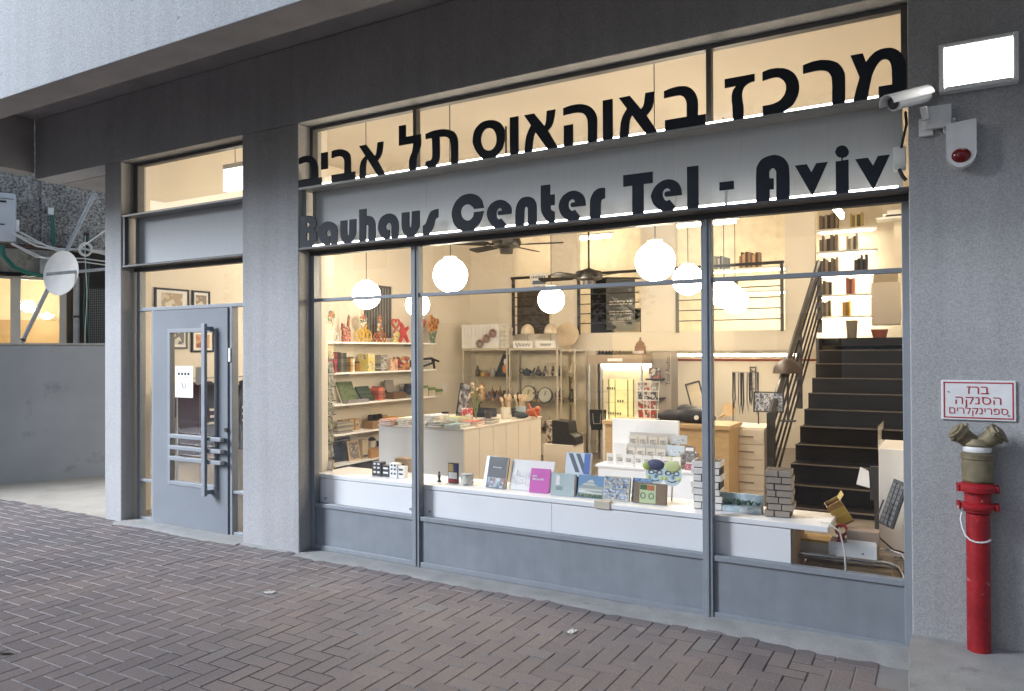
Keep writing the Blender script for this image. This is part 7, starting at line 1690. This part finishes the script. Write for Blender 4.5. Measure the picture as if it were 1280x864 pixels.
t = thing('name_card', 'white card with short black handwriting on the clock cabinet, right', 'sign', (-5.21, 5.56, 1.648)); box(-.17, .17, 0, .004, 0, .11).build('card', PAPER, t)
MB().tube([(-.09 + .18 * i / 22, -.003, .05 + .02 * math.sin(i * 1.3)) for i in range(23)], .004, 5).build('lettering', INK, t)
t = thing('wall_plate', 'large cream disc on the wall behind the right domed lamp', 'plate', (-5.05, 5.98, 1.86)); MB().cyl((0, 0, 0), (0, .02, 0), .19, n=36).build('disc', mat('cream_disc', (.62, .5, .36), .6), t)

# lit cabinet in the middle
t = thing('lit_cabinet', 'tall brightly lit display cabinet with brown header', 'cabinet', (-3.95, 5.2, .016))
w = .39
k = MB()
for sx in (-1, 1): k.box(sx * w - .012, sx * w + .012, 0, .02, 0, 1.40).box(sx * w - .012, sx * w + .012, .43, .45, 0, 1.40)
k.box(-.19, -.18, 0, .01, 0, 1.40); k.build('frame', GALV, t)
box(-w - .012, w + .012, -.01, .46, 1.402, 1.53).build('header', mat('header_brown', (.34, .26, .19), .6), t)
box(-.1, .12, -.0125, -.0105, 1.44, 1.48).build('header_label', PAPER, t)
box(-w, w, .44, .452, .02, 1.40).build('back', mat('lit_back', (.78, .70, .52), .7), t)
for z in (.30, .62, 1.0): box(-w + .013, w - .013, .02, .43, z, z + .008).build('glass_shelf', CGLASS, t)
box(-w + .02, w - .02, .40, .43, 1.37, 1.398).build('light_strip', SHELFLED, t)
box(-w + .02, w - .02, .41, .435, .55, .565).build('light_strip', SHELFLED, t)
t = thing('lit_case', 'small yellow lit glass case in front of the tall lit cabinet', 'case', (-3.62, 4.4, .016))
k = MB()
for sx in (-1, 1): k.box(sx * .17 - .006, sx * .17 + .006, 0, .012, .7, 1.22).box(sx * .17 - .006, sx * .17 + .006, .2, .212, .7, 1.22)
k.box(-.004, .004, 0, .01, .7, 1.22); k.build('frame', BRASS, t)
box(-.176, .176, .213, .222, .7, 1.22).build('back', mat('case_yellow_glow', (.66, .58, .26), .6, emit=.25), t)  # back panel glows by itself, standing in for light inside the case
box(-.17, .17, .0, .21, 0, .7).build('base', CABW, t)
for z in (.76, .92, 1.08): box(-.162, .162, .013, .2, z, z + .006).build('glass_shelf', CGLASS, t)
for i, (z, x, n) in enumerate(((.767, -.05, 6), (.927, .08, 3), (1.087, -.06, 4))):
    t2 = thing('earring_set', ['row of small dark earrings on the lowest shelf of the yellow case', 'few dark earrings at the right of the middle shelf of the yellow case', 'dark jewellery bar on the top shelf of the yellow case'][i], 'jewellery', (-3.62 + x, 4.5, .016 + z))
    k = MB()
    for j in range(n): k.sphere((-.08 + j * .032, 0, .018), (.012, .01, .018), 8, 6)
    k.build('pieces', mat('dark_bead', (.08, .08, .03), .3), t2)
lathed('vase', 'dark red small vase on the lowest shelf of the lit cabinet', 'vase', -3.84, 5.3, .33, [(.03, 0), (.06, .05), (.055, .09), (.02, .13), (.025, .16), (.001, .16)], mat('wine_vase', (.16, .03, .03), .25))
t = thing('speaker', 'black rounded boxy bag hanging in the lit cabinet left part', 'bag', (-4.16, 5.1, .52)); MB().prism([(-.10, .06), (-.07, 0), (.07, 0), (.10, .06), (.10, .26), (-.10, .26)], -.03, .03).build('body', BLACK, t, bevel=.012); MB().tube([(-.06, -.036, .22), (-.05, -.036, .08), (.05, -.036, .08), (.06, -.036, .22)], .006, 6).build('trim', GALV, t)
t = thing('sculpture', 'brown tiered tower sculpture on top of the lit cabinet', 'sculpture', (mid('sculpt'), 5.4, 1.55))
MB().lathe([(.085, 0), (.09, .02), (.075, .09), (.085, .1), (.06, .14), (.065, .15), (.03, .18), (.015, .2), (.012, .23), (.001, .24)], n=10).build('body', mat('red_brown_wood', (.16, .06, .04), .5, var=.4, nscale=30), t)
k = MB()
for i in range(9): k.box(-.075 + i * .018, -.068 + i * .018, -.093, -.086, .01, .05)
k.build('columns', PAPER, t)
t = thing('menorah_row', 'row of short dark pegs along the lit cabinet top', 'ornament', (-4.08, 5.3, 1.548)); k = MB()
for i in range(7): k.box(-.14 + i * .05, -.13 + i * .05, -.005, .005, 0, .06)
k.box(-.16, .19, -.012, .012, -.001, .008); k.build('pegs', DWOOD, t)
t = thing('display_column', 'grey display column with dark shelves and vertical lettering', 'display column', (mid('col_dark'), 5.6, .016))
box(-.14, .145, 0, .3, 0, 1.57).build('panel', mat('grey_column', (.32, .28, .24), .6), t, bevel=.003)
for z in (.92, 1.18): box(-.17, .06, -.16, -.002, z, z + .02).build('shelf', BLACK, t)
q = text_mb('Tool Audio', .085, .0006); q.v = [(-v[2] + .10, v[1] - .002, v[0] + 1.30) for v in q.v]; q.build('lettering', INK, t)
t = thing('sample_box', 'pale striped packet on the upper dark shelf of the column', 'packet', (mid('col_dark') - .06, 5.5, 1.217)); box(-.07, .08, -.03, .03, 0, .15).build('box', cover('packet_print', [(.55, .5, .44), (.10, .10, .12), (.40, .12, .10)], 'noise', 12), t)
# ================================================================== upper level
t = thing('menu_poster', 'grey poster with white capitals hung on the upper level railing side', 'poster', (mid('poster') - .16, 7.25, 1.95))
PG = mat('poster_grey', (.13, .14, .15), .6, var=.08)
box(-.26, .25, 0, .015, 0, .86).build('board', PG, t)
marks(t, .34, .05, 0, .77, WINK, -.002, 6); marks(t, .38, .05, 0, .195, mat('grey_ink', (.42, .42, .42), .6), -.002, 9)
for s, z, k_ in (('BOREKAS', .45, .095), ('SCHNITZEL', .285, .080)):
    words(t, s, k_, 0, z, WINK, -.002, bold=.002)
box(-.22, .21, -.003, -.0005, .115, .135).build('rule', WINK, t)
t = thing('cloth_banner', 'small white banner with blue grey printed lines on the left railing', 'banner', (mid('banner'), 6.13, 2.60))
MB().prism([(-.16, .25), (.18, .26), (.17, -.02), (-.10, -.03)], 0, .006).build('cloth', PAPER, t)
marks(t, .25, .04, .01, .19, mat('banner_ink', (.12, .16, .24), .6), -.002, 9); printed(t, -.10, .14, .07, .13, mat('banner_ink', (.12, .16, .24), .6), -.002); marks(t, .20, .05, .03, .025, INK, -.002, 7)
t = thing('backdrop_board', 'tall dark grey panel standing behind the left upper opening', 'panel', (mid('board1') + .0, 7.2, 1.77)); box(-.33, .30, 0, .03, 0, .90).build('panel', mat('dark_panel_grey', (.10, .085, .07), .5), t); box(-.31, .28, -.002, -.0005, .30, .31).build('line', BLACK, t)
t = thing('dark_cupboard', 'dark brown low cupboard behind the middle upper opening', 'cupboard', (-4.78, 7.5, 1.765)); MB().box(-.55, .5, 0, .3, 0, .55).box(-.56, -.25, .02, .3, .551, 1.1).build('body', DWOOD, t, bevel=.004); MB().box(-.1, .35, -.012, -.001, .12, .32).build('front', mat('pale_card_front', (.5, .42, .32), .6), t)
def upper_shelf(label, x0, x1, y, z, specs, led=True):
    t = thing('book_shelf', label, 'shelf', ((x0 + x1) / 2, y, z)); w = (x1 - x0) / 2
    box(-w, w, 0, .28, -.03, 0).build('board', WHITE, t)
    if led: box(-w + .05, w - .05, .20, .26, -.045, -.031).build('light_strip', SHELFLED, t)
    x = x0 + .06
    rr_ = random.Random(int(z * 100)); i = 0
    for (lab, n, c) in specs:
        b = thing('book_row', lab, 'books', (x, y + .04, z + .001)); k = MB(); xx = 0
        for j in range(n):
            tk = rr_.uniform(.025, .055); h = rr_.uniform(.19, .28)
            k.box(xx, xx + tk - .003, 0, .18, 0, h, m=j % 4); xx += tk
        c4 = [mat('ub_%s_%d' % (lab[:9].replace(' ', '_'), q_), sc(c, [1, .5, 1.7, .25][q_]), .6) for q_ in range(4)]
        k.build('books', c4, b); x += xx + rr_.uniform(.10, .25)
upper_shelf('long lit book shelf above the right railing on the upper level', -3.60, -2.26, 8.7, 3.02, [('mixed grey books on the upper railing shelf', 6, (.25, .24, .22)), ('brown and dark books at the end of the upper railing shelf', 9, (.30, .18, .10))])
upper_shelf('lower lit shelf behind the right railing on the upper level', -3.60, -2.26, 8.7, 2.62, [('low dark books behind the railing bars', 10, (.16, .12, .09))])
zs = [3.62, 3.25, 2.88, 2.52, 2.16]
nm = ['highest', 'second highest', 'middle', 'second lowest', 'lowest']
for i, z in enumerate(zs):
    upper_shelf('%s lit shelf on the wall at the top of the stairs' % nm[i], -1.88, -.95, 9.0, z,
                [('dark and cream books on the %s stair top shelf' % nm[i], 7 if i < 3 else 4, (.20, .16, .12)), ('%s books right on the %s stair top shelf' % (['yellow', 'pale', 'black', 'red', 'orange'][i], nm[i]), 5 if i < 3 else 3, [(.5, .4, .15), (.6, .55, .48), (.06, .05, .05), (.4, .15, .1), (.6, .34, .06)][i])])
t = thing('wall_cupboard', 'cream hanging cupboard at the top right of the stairs', 'cupboard', (mid('hang'), 7.3, 1.93)); box(-.19, .17, 0, .3, .02, .62).build('body', CABW, t, bevel=.004); box(-.16, .14, .02, .28, .621, .76).build('top_box', mat('grey_top_box', (.45, .38, .28), .6), t)
t = thing('small_bin', 'small grey bin at the top of the stairs', 'bin', (-1.13, 7.0, 1.76)); MB().lathe([(.06, 0), (.08, .25), (.07, .25), (.05, .02), (.001, .02)], n=14).build('bin', mat('bin_grey', (.30, .26, .2), .5), t)
t = thing('plant_pot', 'terracotta pot at the top of the stairs under the cupboard', 'pot', (-.78, 7.0, 1.76)); MB().lathe([(.08, 0), (.11, .12), (.09, .12), (.07, .02), (.001, .02)], n=16).build('pot', mat('terracotta', (.38, .11, .05), .7), t)
t = thing('model_car', 'small black and white model on the top right shelf by the wall', 'model', (-.62, 7.6, 3.50)); MB().box(-.14, .14, -.08, .08, 0, .05).box(-.08, .09, -.07, .07, .051, .10).build('body', WPLAST, t, bevel=.01); MB().box(-.10, .11, -.082, .082, -.0, .03).build('base', BLACK, t); 
t = thing('side_shelf', 'short pale shelf under the black and white model', 'shelf', (-.60, 7.6, 3.47)); box(-.25, .44, -.12, .18, 0, .028).build('board', WHITE, t); box(-.03, .4, .182, .19, -.5, -.01).build('support', CREAM, t)
# entrance room
def picture(label, key, cols, fr=DWOOD):
    q = L[key]; t = thing('framed_picture', label, 'picture', (-6.998, (q[0] + q[1]) / 2, (q[2] + q[3]) / 2), W90); w_ = (q[1] - q[0]) / 2; h_ = max(.12, (q[3] - q[2]) / 2 * 1.15)
    MB().box(-w_, w_, -.02, 0, -h_, -h_ + .02).box(-w_, w_, -.02, 0, h_ - .02, h_).box(-w_, -w_ + .02, -.02, 0, -h_ + .02, h_ - .02).box(w_ - .02, w_, -.02, 0, -h_ + .02, h_ - .02).build('frame', fr, t)
    box(-w_ + .02, w_ - .02, -.012, -.004, -h_ + .02, h_ - .02).build('picture', PAPER, t); box(-w_ * .6, w_ * .6, -.0145, -.0125, -h_ * .6, h_ * .6).build('print', cover('pic_' + key, cols, 'noise', 7), t)
picture('upper left framed picture with a brown hill, above the door', 'pic_a', [(.55, .45, .30), (.35, .25, .14), (.6, .55, .45)])
picture('upper right framed picture with dark shapes, above the door', 'pic_b', [(.5, .42, .3), (.2, .15, .1), (.55, .5, .4)])
picture('framed black and white print seen through the door glass', 'pic_c', [(.5, .48, .44), (.08, .08, .08), (.6, .58, .5)], BLACK)
picture('framed orange red picture seen through the door glass', 'pic_d', [(.50, .12, .05), (.55, .3, .1), (.25, .05, .03)])
t = thing('clothes_rail', 'clothes rail along the entrance wall behind the door', 'clothes rail', (-6.72, .9, .016)); MB().tube([(0, -.5, 0), (0, -.5, 1.32), (0, .45, 1.32), (0, .45, 0)], .012, 8).build('rail', GALV, t)
for i, (y, lb, col, w2) in enumerate(((-.36, 'dark red garment hanging at the left of the entrance rail', (.045, .01, .018), .10), (-.16, 'black jacket with white stripes hanging on the entrance rail', (.03, .03, .04), .12), (.04, 'crimson shirt hanging behind the striped jacket', (.06, .012, .022), .10), (.16, 'white shirt with dark dots hanging on the entrance rail', (.55, .5, .42), .11), (.33, 'black shirt with white chest stripes at the right of the entrance rail', (.02, .02, .025), .12))):
    t = thing('garment', lb, 'garment', (-6.70, .9 + y, .55), (0, 0, R(60 + 12 * i)), 'garments on the entrance rail')
    m_ = mat('cloth_%d' % i, col, .9, var=.2, nscale=12) if i != 3 else cover('dot_cloth', [(.55, .5, .42), (.52, .48, .4), (.08, .07, .06)], 'cell', 30)
    MB().prism([(-w2, 0), (w2, 0), (w2 * 1.1, .5), (w2 * 1.7, .35), (w2 * 1.9, .42), (w2 * 1.1, .68), (.03, .74), (-.03, .74), (-w2 * 1.1, .68), (-w2 * 1.9, .42), (-w2 * 1.7, .35), (-w2 * 1.1, .5)], -.03, .03).build('cloth', m_, t, bevel=.012)
    if i in (1, 4):
        k = MB()
        for j in range(3): k.box(-w2 * .8, w2 * .8, -.034, -.0305, .30 + j * .07, .325 + j * .07)
        k.build('stripe', PAPER, t)
    MB().tube([(0, 0, .73), (0, 0, .775), (.012, 0, .79)], .003, 5).build('hanger', GALV, t)
t = thing('wall_cabinet', 'white low cabinet behind the entrance door', 'cabinet', (-6.68, 1.35, .016)); box(-.28, .28, 0, .35, 0, .50).build('body', CABW, t, bevel=.004); box(-.29, .29, -.02, .36, .501, .525).build('top', WHITE, t, bevel=.003)
t = thing('entrance_lamp', 'lit white square lamp hanging inside above the entrance', 'lamp', (-6.11, .62, 3.35))
box(-.14, .14, -.03, .03, -.13, .08).build('panel', glow('entrance_glow', (1, .95, .86), 3.5), t); box(-.145, .145, -.035, .035, .081, .13).build('housing', WPLAST, t); MB().cyl((0, 0, .13), (0, 0, .71), .008, n=6).build('rod', WPLAST, t)
t = thing('notice_sheet', 'smaller white sheet seen through the door behind the handle', 'notice', (-6.17, .25, 1.30)); box(-.06, .06, -.001, .001, 0, .16).build('paper', PAPER, t); box(-.002, .002, -.001, .001, -1.28, -.001).build('stand', GALV, t); box(-.1, .1, -.1, .1, -1.284, -1.2805).build('foot', GALV, t)

# ================================================================== lamps and fans
glab = ['large white globe lamp nearest the glass, right of the middle window', 'white globe lamp just right of the left mullion', 'white globe lamp in the left window, over the shelves', 'white globe lamp partly behind the right mullion, in the second row',
        'white globe lamp right of the left ceiling fan, lower', 'white globe lamp behind the left mullion, far row', 'white globe lamp overlapping another, just right of the right mullion', 'white globe lamp in the right pane, farthest and lowest of its pair']
for i in range(8):
    q = L['globe%d' % i]; y = [1.0, .95, 1.7, 2.8, 3.1, 3.06, 3.5, 4.3][i]
    t = thing('globe_lamp', glab[i], 'lamp', ((q[0] + q[1]) / 2, y, (q[2] + q[3]) / 2), group='white globe pendant lamps in the shop')
    if i == 0:
        gparts = [MB().sphere((0, 0, 0), .15, 32, 20).build('globe', LAMP, t),
                  MB().lathe([(.055, .142), (.06, .147), (.058, .165), (.012, .172), (.001, .173)], n=18).build('collar', GALV, t),
                  MB().cyl((0, 0, .172), (0, 0, 4.05 - 2.28 + .3), .004, n=6).build('cord', BLACK, t)]
    else:
        for g_ in gparts:
            c = g_.copy(); COL.objects.link(c); c.parent = t
def fan(label, key, y, ang):
    q = L[key]; t = thing('ceiling_fan', label, 'fan', ((q[0] + q[1]) / 2, y, (q[2] + q[3]) / 2), R(ang), 'dark ceiling fans')
    MB().lathe([(.001, -.12), (.07, -.115), (.075, -.06), (.15, -.04), (.165, .0), (.15, .05), (.06, .075), (.02, .09), (.001, .09)], n=24).build('motor', mat('fan_bronze', (.014, .010, .008), .4, var=.2), t)
    MB().cyl((0, 0, .085), (0, 0, 4.06 - (q[2] + q[3]) / 2), .012, n=8).build('rod', IRON, t)
    for i in range(5):
        a = i * 72
        Mx = Matrix.Rotation(R(a), 4, 'Z') @ Matrix.Translation((.13, 0, -.02)) @ Matrix.Rotation(R(12), 4, 'X')
        b = MB(); b.box(0, .10, -.02, .02, -.004, .004, M=Mx); b.prism([(.09, -.055), (.47, -.07), (.50, -.05), (.50, .05), (.47, .07), (.09, .055)], -.004, .004, M=Mx @ Matrix.Rotation(R(90), 4, 'X'))
        b.build('blade', DWOOD, t, bevel=.002)
fan('dark brown ceiling fan above the shop, left of the middle pane', 'fan0', 2.6, 15)
fan('dark brown ceiling fan on a long rod by the upper railing', 'fan1', 3.6, 40)
t = thing('tube_lamp', 'bright tube lamp on the ceiling above the stair top', 'lamp', (mid('tube'), 7.2, 3.58)); MB().cyl((0, -.45, 0), (0, .45, 0), .035, n=14).build('tube', TUBE, t); MB().box(-.04, .04, -.5, .5, .045, .07).cyl((0, 0, .07), (0, 0, .48), .01, n=6).build('housing', WPLAST, t)
t = thing('tube_lamp', 'tube lamp lighting the wall beyond the left upper opening', 'lamp', (-6.0, 8.6, 3.75)); MB().cyl((-.6, 0, 0), (.6, 0, 0), .03, n=12).build('tube', TUBE, t); MB().box(-.65, .65, -.04, .04, .04, .07).cyl((0, 0, .07), (0, 0, .30), .01, n=6).build('housing', WPLAST, t)
t = thing('tube_lamp', 'tube lamp lighting the wall beyond the middle upper opening', 'lamp', (-3.6, 8.2, 3.75)); MB().cyl((-.6, 0, 0), (.6, 0, 0), .03, n=12).build('tube', TUBE, t); MB().box(-.65, .65, -.04, .04, .04, .07).cyl((0, 0, .07), (0, 0, .30), .01, n=6).build('housing', WPLAST, t)
t = thing('tube_lamp', 'tube lamp under the upper floor lighting the back alcove', 'lamp', (-3.0, 7.4, 1.53)); MB().cyl((-1.1, 0, 0), (1.1, 0, 0), .018, n=12).build('tube', TUBE, t); MB().box(-1.15, 1.15, -.03, .03, .022, .066).build('housing', WPLAST, t)
t = thing('red_rail', 'thin dark red rail along the bright alcove wall', 'rail', (-2.9, 8.26, 1.44)); MB().cyl((-1.6, 0, 0), (2.6, 0, 0), .018, n=8).build('rail', mat('red_brown_rail', (.28, .05, .02), .5), t)
t = thing('wall_frame', 'small dark framed print on the bright alcove wall', 'picture', (-2.75, 8.25, .95)); box(-.05, .05, -.02, 0, 0, .38).build('frame', BLACK, t); box(-.035, .035, -.023, -.0205, .02, .36).build('print', cover('alc_print', [(.55, .5, .45), (.15, .12, .1)], 'noise', 20), t)

# ================================================================== crowded small goods
rf = random.Random(77)
def scatter(name, label, cat, group, spots, make, k=1):
    src = None
    for (x, y, z, rz) in spots:
        if src is None:
            src = thing(name, label, cat, (x, y, z), R(rz), group); make(src); src.scale = (k, k, k)
        else:
            c = copy_tree(src); c.location = (x, y, z); c.rotation_euler = (0, 0, R(rz))
def prof(m, pr, part='body'):
    return lambda t: MB().lathe(pr, n=12).build(part, m, t)
cabx = [-6.60, -6.50, -6.36, -6.24, -6.10, -5.98, -5.76, -5.66, -5.48, -5.36, -5.22, -5.10]
scatter('trinket_bottle', 'little dark glass bottle crowded among trinkets in the back glass cabinets', 'bottle', 'little dark bottles in the glass cabinets',
        [(x, 5.84, z, 0) for z in (.37, .825, 1.22) for x in rf.sample(cabx, 6)], prof(mat('trinket_dark', (.05, .045, .035), .2), [(.022, 0), (.024, .05), (.010, .075), (.010, .10), (.001, .102)]), 1.5)
scatter('trinket_dish', 'little pale dish standing among trinkets in the back glass cabinets', 'dish', 'little pale dishes in the glass cabinets',
        [(x + .05, 5.80, z, 0) for z in (.37, .825, 1.22) for x in rf.sample(cabx, 6)], prof(mat('trinket_pale', (.60, .52, .40), .4), [(.02, 0), (.012, .02), (.05, .05), (.046, .05), (.001, .02)]), 1.5)
scatter('trinket_spire', 'little bronze spire ornament in the back glass cabinets', 'ornament', 'little bronze ornaments in the glass cabinets',
        [(x + .02, 5.68, z, 0) for z in (.37, .825) for x in rf.sample(cabx, 6)], prof(mat('trinket_bronze', (.22, .13, .06), .35, .4), [(.035, 0), (.03, .02), (.012, .05), (.025, .09), (.008, .12), (.001, .17)]), 1.5)
scatter('trinket_cube', 'little coloured boxed trinket in the lower glass cabinets', 'box', 'little boxed trinkets in the glass cabinets',
        [(x + .03, 5.64, .372, rf.uniform(-30, 30)) for x in rf.sample(cabx, 8)],
        lambda t: (MB().box(-.03, .03, -.03, .03, 0, .06).build('body', cover('trinket_box', [(.45, .12, .08), (.55, .48, .36), (.12, .18, .25)], 'noise', 14), t, bevel=.003), MB().box(-.032, .032, -.032, .032, .061, .075).build('lid', CARD, t)))
# more goods on the left wall shelves
scatter('spice_jar', 'small lidded amber jar in the row at the back of the second left wall shelf', 'jar', 'amber jars at the back of the second shelf',
        [(-6.92, y, SZ[1] + .001, 0) for y in (3.05, 3.17, 3.3, 3.44, 3.58, 3.95, 4.08, 4.2)],
        lambda t: (MB().lathe([(.035, 0), (.037, .01), (.037, .11), (.001, .111)], n=12).build('jar', mat('amber_row', (.30, .16, .05), .25), t), MB().lathe([(.038, .1115), (.038, .135), (.001, .136)], n=12).build('lid', BLACK, t)))
scatter('slim_booklet', 'slim grey booklet standing in the row on the third left wall shelf', 'booklet', 'slim grey booklets on the third shelf',
        [(-6.90, 4.30 + i * .022, SZ[2] + .001, 90) for i in range(9)],
        lambda t: (box(-.09, .09, -.007, .007, 0, .2).build('cover', cover('slim_grey', [(.30, .29, .27), (.16, .16, .17), (.5, .46, .4)], 'band', 18), t), box(-.088, .088, -.005, .005, .2005, .202).build('pages', PAGES, t)))
scatter('tea_tin', 'small square dark green tin on the third left wall shelf', 'tin', 'dark green tins on the third shelf',
        [(-6.93, y, SZ[2] + .001, 90) for y in (3.45, 3.56, 3.67, 3.78, 3.89)],
        lambda t: (box(-.045, .045, -.045, .045, 0, .12).build('body', mat('tea_green', (.05, .08, .05), .35), t, bevel=.004), box(-.04, .04, -.0465, -.0455, .03, .08).build('label', PAPER, t)))
scatter('small_carton', 'small brown carton in the row on the fourth left wall shelf', 'carton', 'brown cartons on the fourth shelf',
        [(-6.92, y, SZ[3] + .001, 90) for y in (3.02, 3.14, 3.26, 3.72, 3.84)],
        lambda t: (box(-.05, .05, -.05, .05, 0, .15).build('body', CARD, t, bevel=.003), box(-.035, .035, -.0515, -.0505, .05, .11).build('label', cover('carton_label', [(.5, .45, .36), (.15, .12, .1)], 'noise', 26), t)))
scatter('thick_volume', 'thick worn dark volume standing on the lowest left wall shelf', 'book', 'dark volumes on the lowest shelf',
        [(-6.90, 2.70 + i * .05, SZ[4] + .001, 90) for i in range(6)],
        lambda t: (box(-.12, .12, -.022, .022, 0, .27).build('cover', cover('worn_dark', [(.10, .07, .05), (.05, .05, .05), (.2, .14, .08)], 'band', 12), t, bevel=.002), box(-.117, .117, -.018, .018, .2705, .272).build('pages', PAGES, t)))
# counter top clutter
scatter('postcard_pile', 'loose small pile of printed postcards lying on the counter top', 'postcards', 'postcard piles on the counter',
        [(-4.15, 1.36, CT, 12), (-4.36, 1.38, CT, -20), (-3.95, 1.95, CT, 30), (-4.55, 1.36, CT, 5), (-4.12, 1.78, CT, -14), (-3.9, 1.6, CT, 44)],
        lambda t: (MB().box(-.07, .07, -.05, .05, 0, .006).build('cards', PAGES, t), MB().box(-.069, .069, -.049, .049, .0062, .0085).build('top_card', cover('pc_top', [(.55, .40, .25), (.20, .30, .40), (.6, .56, .5), (.4, .1, .08)], 'noise', 20), t)))
scatter('tumbler', 'small dark tumbler among the goods on the counter top', 'tumbler', 'dark tumblers on the counter',
        [(-4.05, 2.05, CT, 0), (-3.97, 2.45, CT, 0), (-4.35, 1.72, CT, 0), (-4.45, 2.2, CT, 0)], prof(mat('tumbler_dark', (.05, .05, .055), .2), [(.03, 0), (.036, .09), (.033, .09), (.028, .01), (.001, .01)]))
# small cards standing in front of the tiers
scatter('greeting_card', 'small white greeting card standing on the plinth of the tiered stand', 'card', 'white greeting cards on the plinth',
        [(-2.27 + i * .075, .99 + .012 * (i % 2), .713, rf.uniform(-6, 6)) for i in range(8)],
        lambda t: (MB().box(-.032, .032, 0, .003, 0, .09).build('sheet', PAPER, t), MB().box(-.02, .02, -.0012, -.0003, .03, .06).build('print', cover('greet_print', [(.6, .56, .5), (.35, .33, .3)], 'noise', 60), t)))
scatter('pale_card', 'square cream card tucked into the upper tiers of the white stand', 'card', 'cream cards on the upper tiers',
        [(-2.155 + i * .082, 1.128 + j * .055, .755 + j * .085, rf.uniform(-5, 5)) for j in (0, 1) for i in range(4)],
        lambda t: (MB().box(-.036, .036, 0, .003, 0, .085).build('sheet', mat('cream_sheet', (.72, .68, .60), .7), t), MB().box(-.024, .024, -.0012, -.0003, .025, .06).build('print', cover('tier_print', [(.55, .42, .32), (.30, .32, .34), (.66, .6, .5)], 'noise', 55), t)))
scatter('soft_toy', 'small grey cloth toy sitting at the right end of the tiered stand plinth', 'toy', 'grey cloth toys on the plinth', [(-1.72, 1.08, .713, 15), (-1.64, 1.16, .713, -20)],
        lambda t: (MB().sphere((0, 0, .04), (.035, .03, .042), 12, 8).sphere((0, -.008, .098), (.026, .024, .025), 12, 8).build('body', mat('grey_felt', (.34, .32, .30), .95, var=.15, nscale=40), t), MB().sphere((-.012, -.031, .102), .004, 8, 6).build('eye', BLACK, t), MB().sphere((.012, -.031, .102), .004, 8, 6).build('eye', BLACK, t)))
# litter and gum on the paving
for i, (x, y, lb) in enumerate(((-5.55, -2.45, 'crumpled white paper scrap on the paving at far left'), (-3.9, -.95, 'tiny white paper scrap on the paving before the wide pillar'), (-1.85, -.60, 'pale flattened paper scrap on the paving under the middle panel'))):
    t = thing('paper_scrap', lb, 'litter', (x, y, .002), R(40 * i))
    k = MB(); n_ = 4
    vs = [(-.035 + .07 * a_ / n_, -.018 + .036 * b_ / n_, .002 + rf.uniform(0, .010)) for b_ in range(n_ + 1) for a_ in range(n_ + 1)]
    k.add(vs, [(b_ * 5 + a_, b_ * 5 + a_ + 1, b_ * 5 + a_ + 6, b_ * 5 + a_ + 5) for b_ in range(n_) for a_ in range(n_)]); k.build('paper', PAPER, t)
t = thing('dry_leaf', 'small dark dry leaf on the paving at lower left', 'leaf', (-4.35, -2.35, .004), R(25))
MB().prism([(-.04, 0), (-.01, .02), (.03, .012), (.045, 0), (.02, -.016), (-.02, -.014)], -.001, .001, M=Matrix.Rotation(R(80), 4, 'X')).build('blade', mat('dry_leaf', (.05, .035, .025), .8), t)
MB().tube([(-.06, 0, .002), (-.035, 0, .004)], .0015, 5).build('stalk', DWOOD, t)
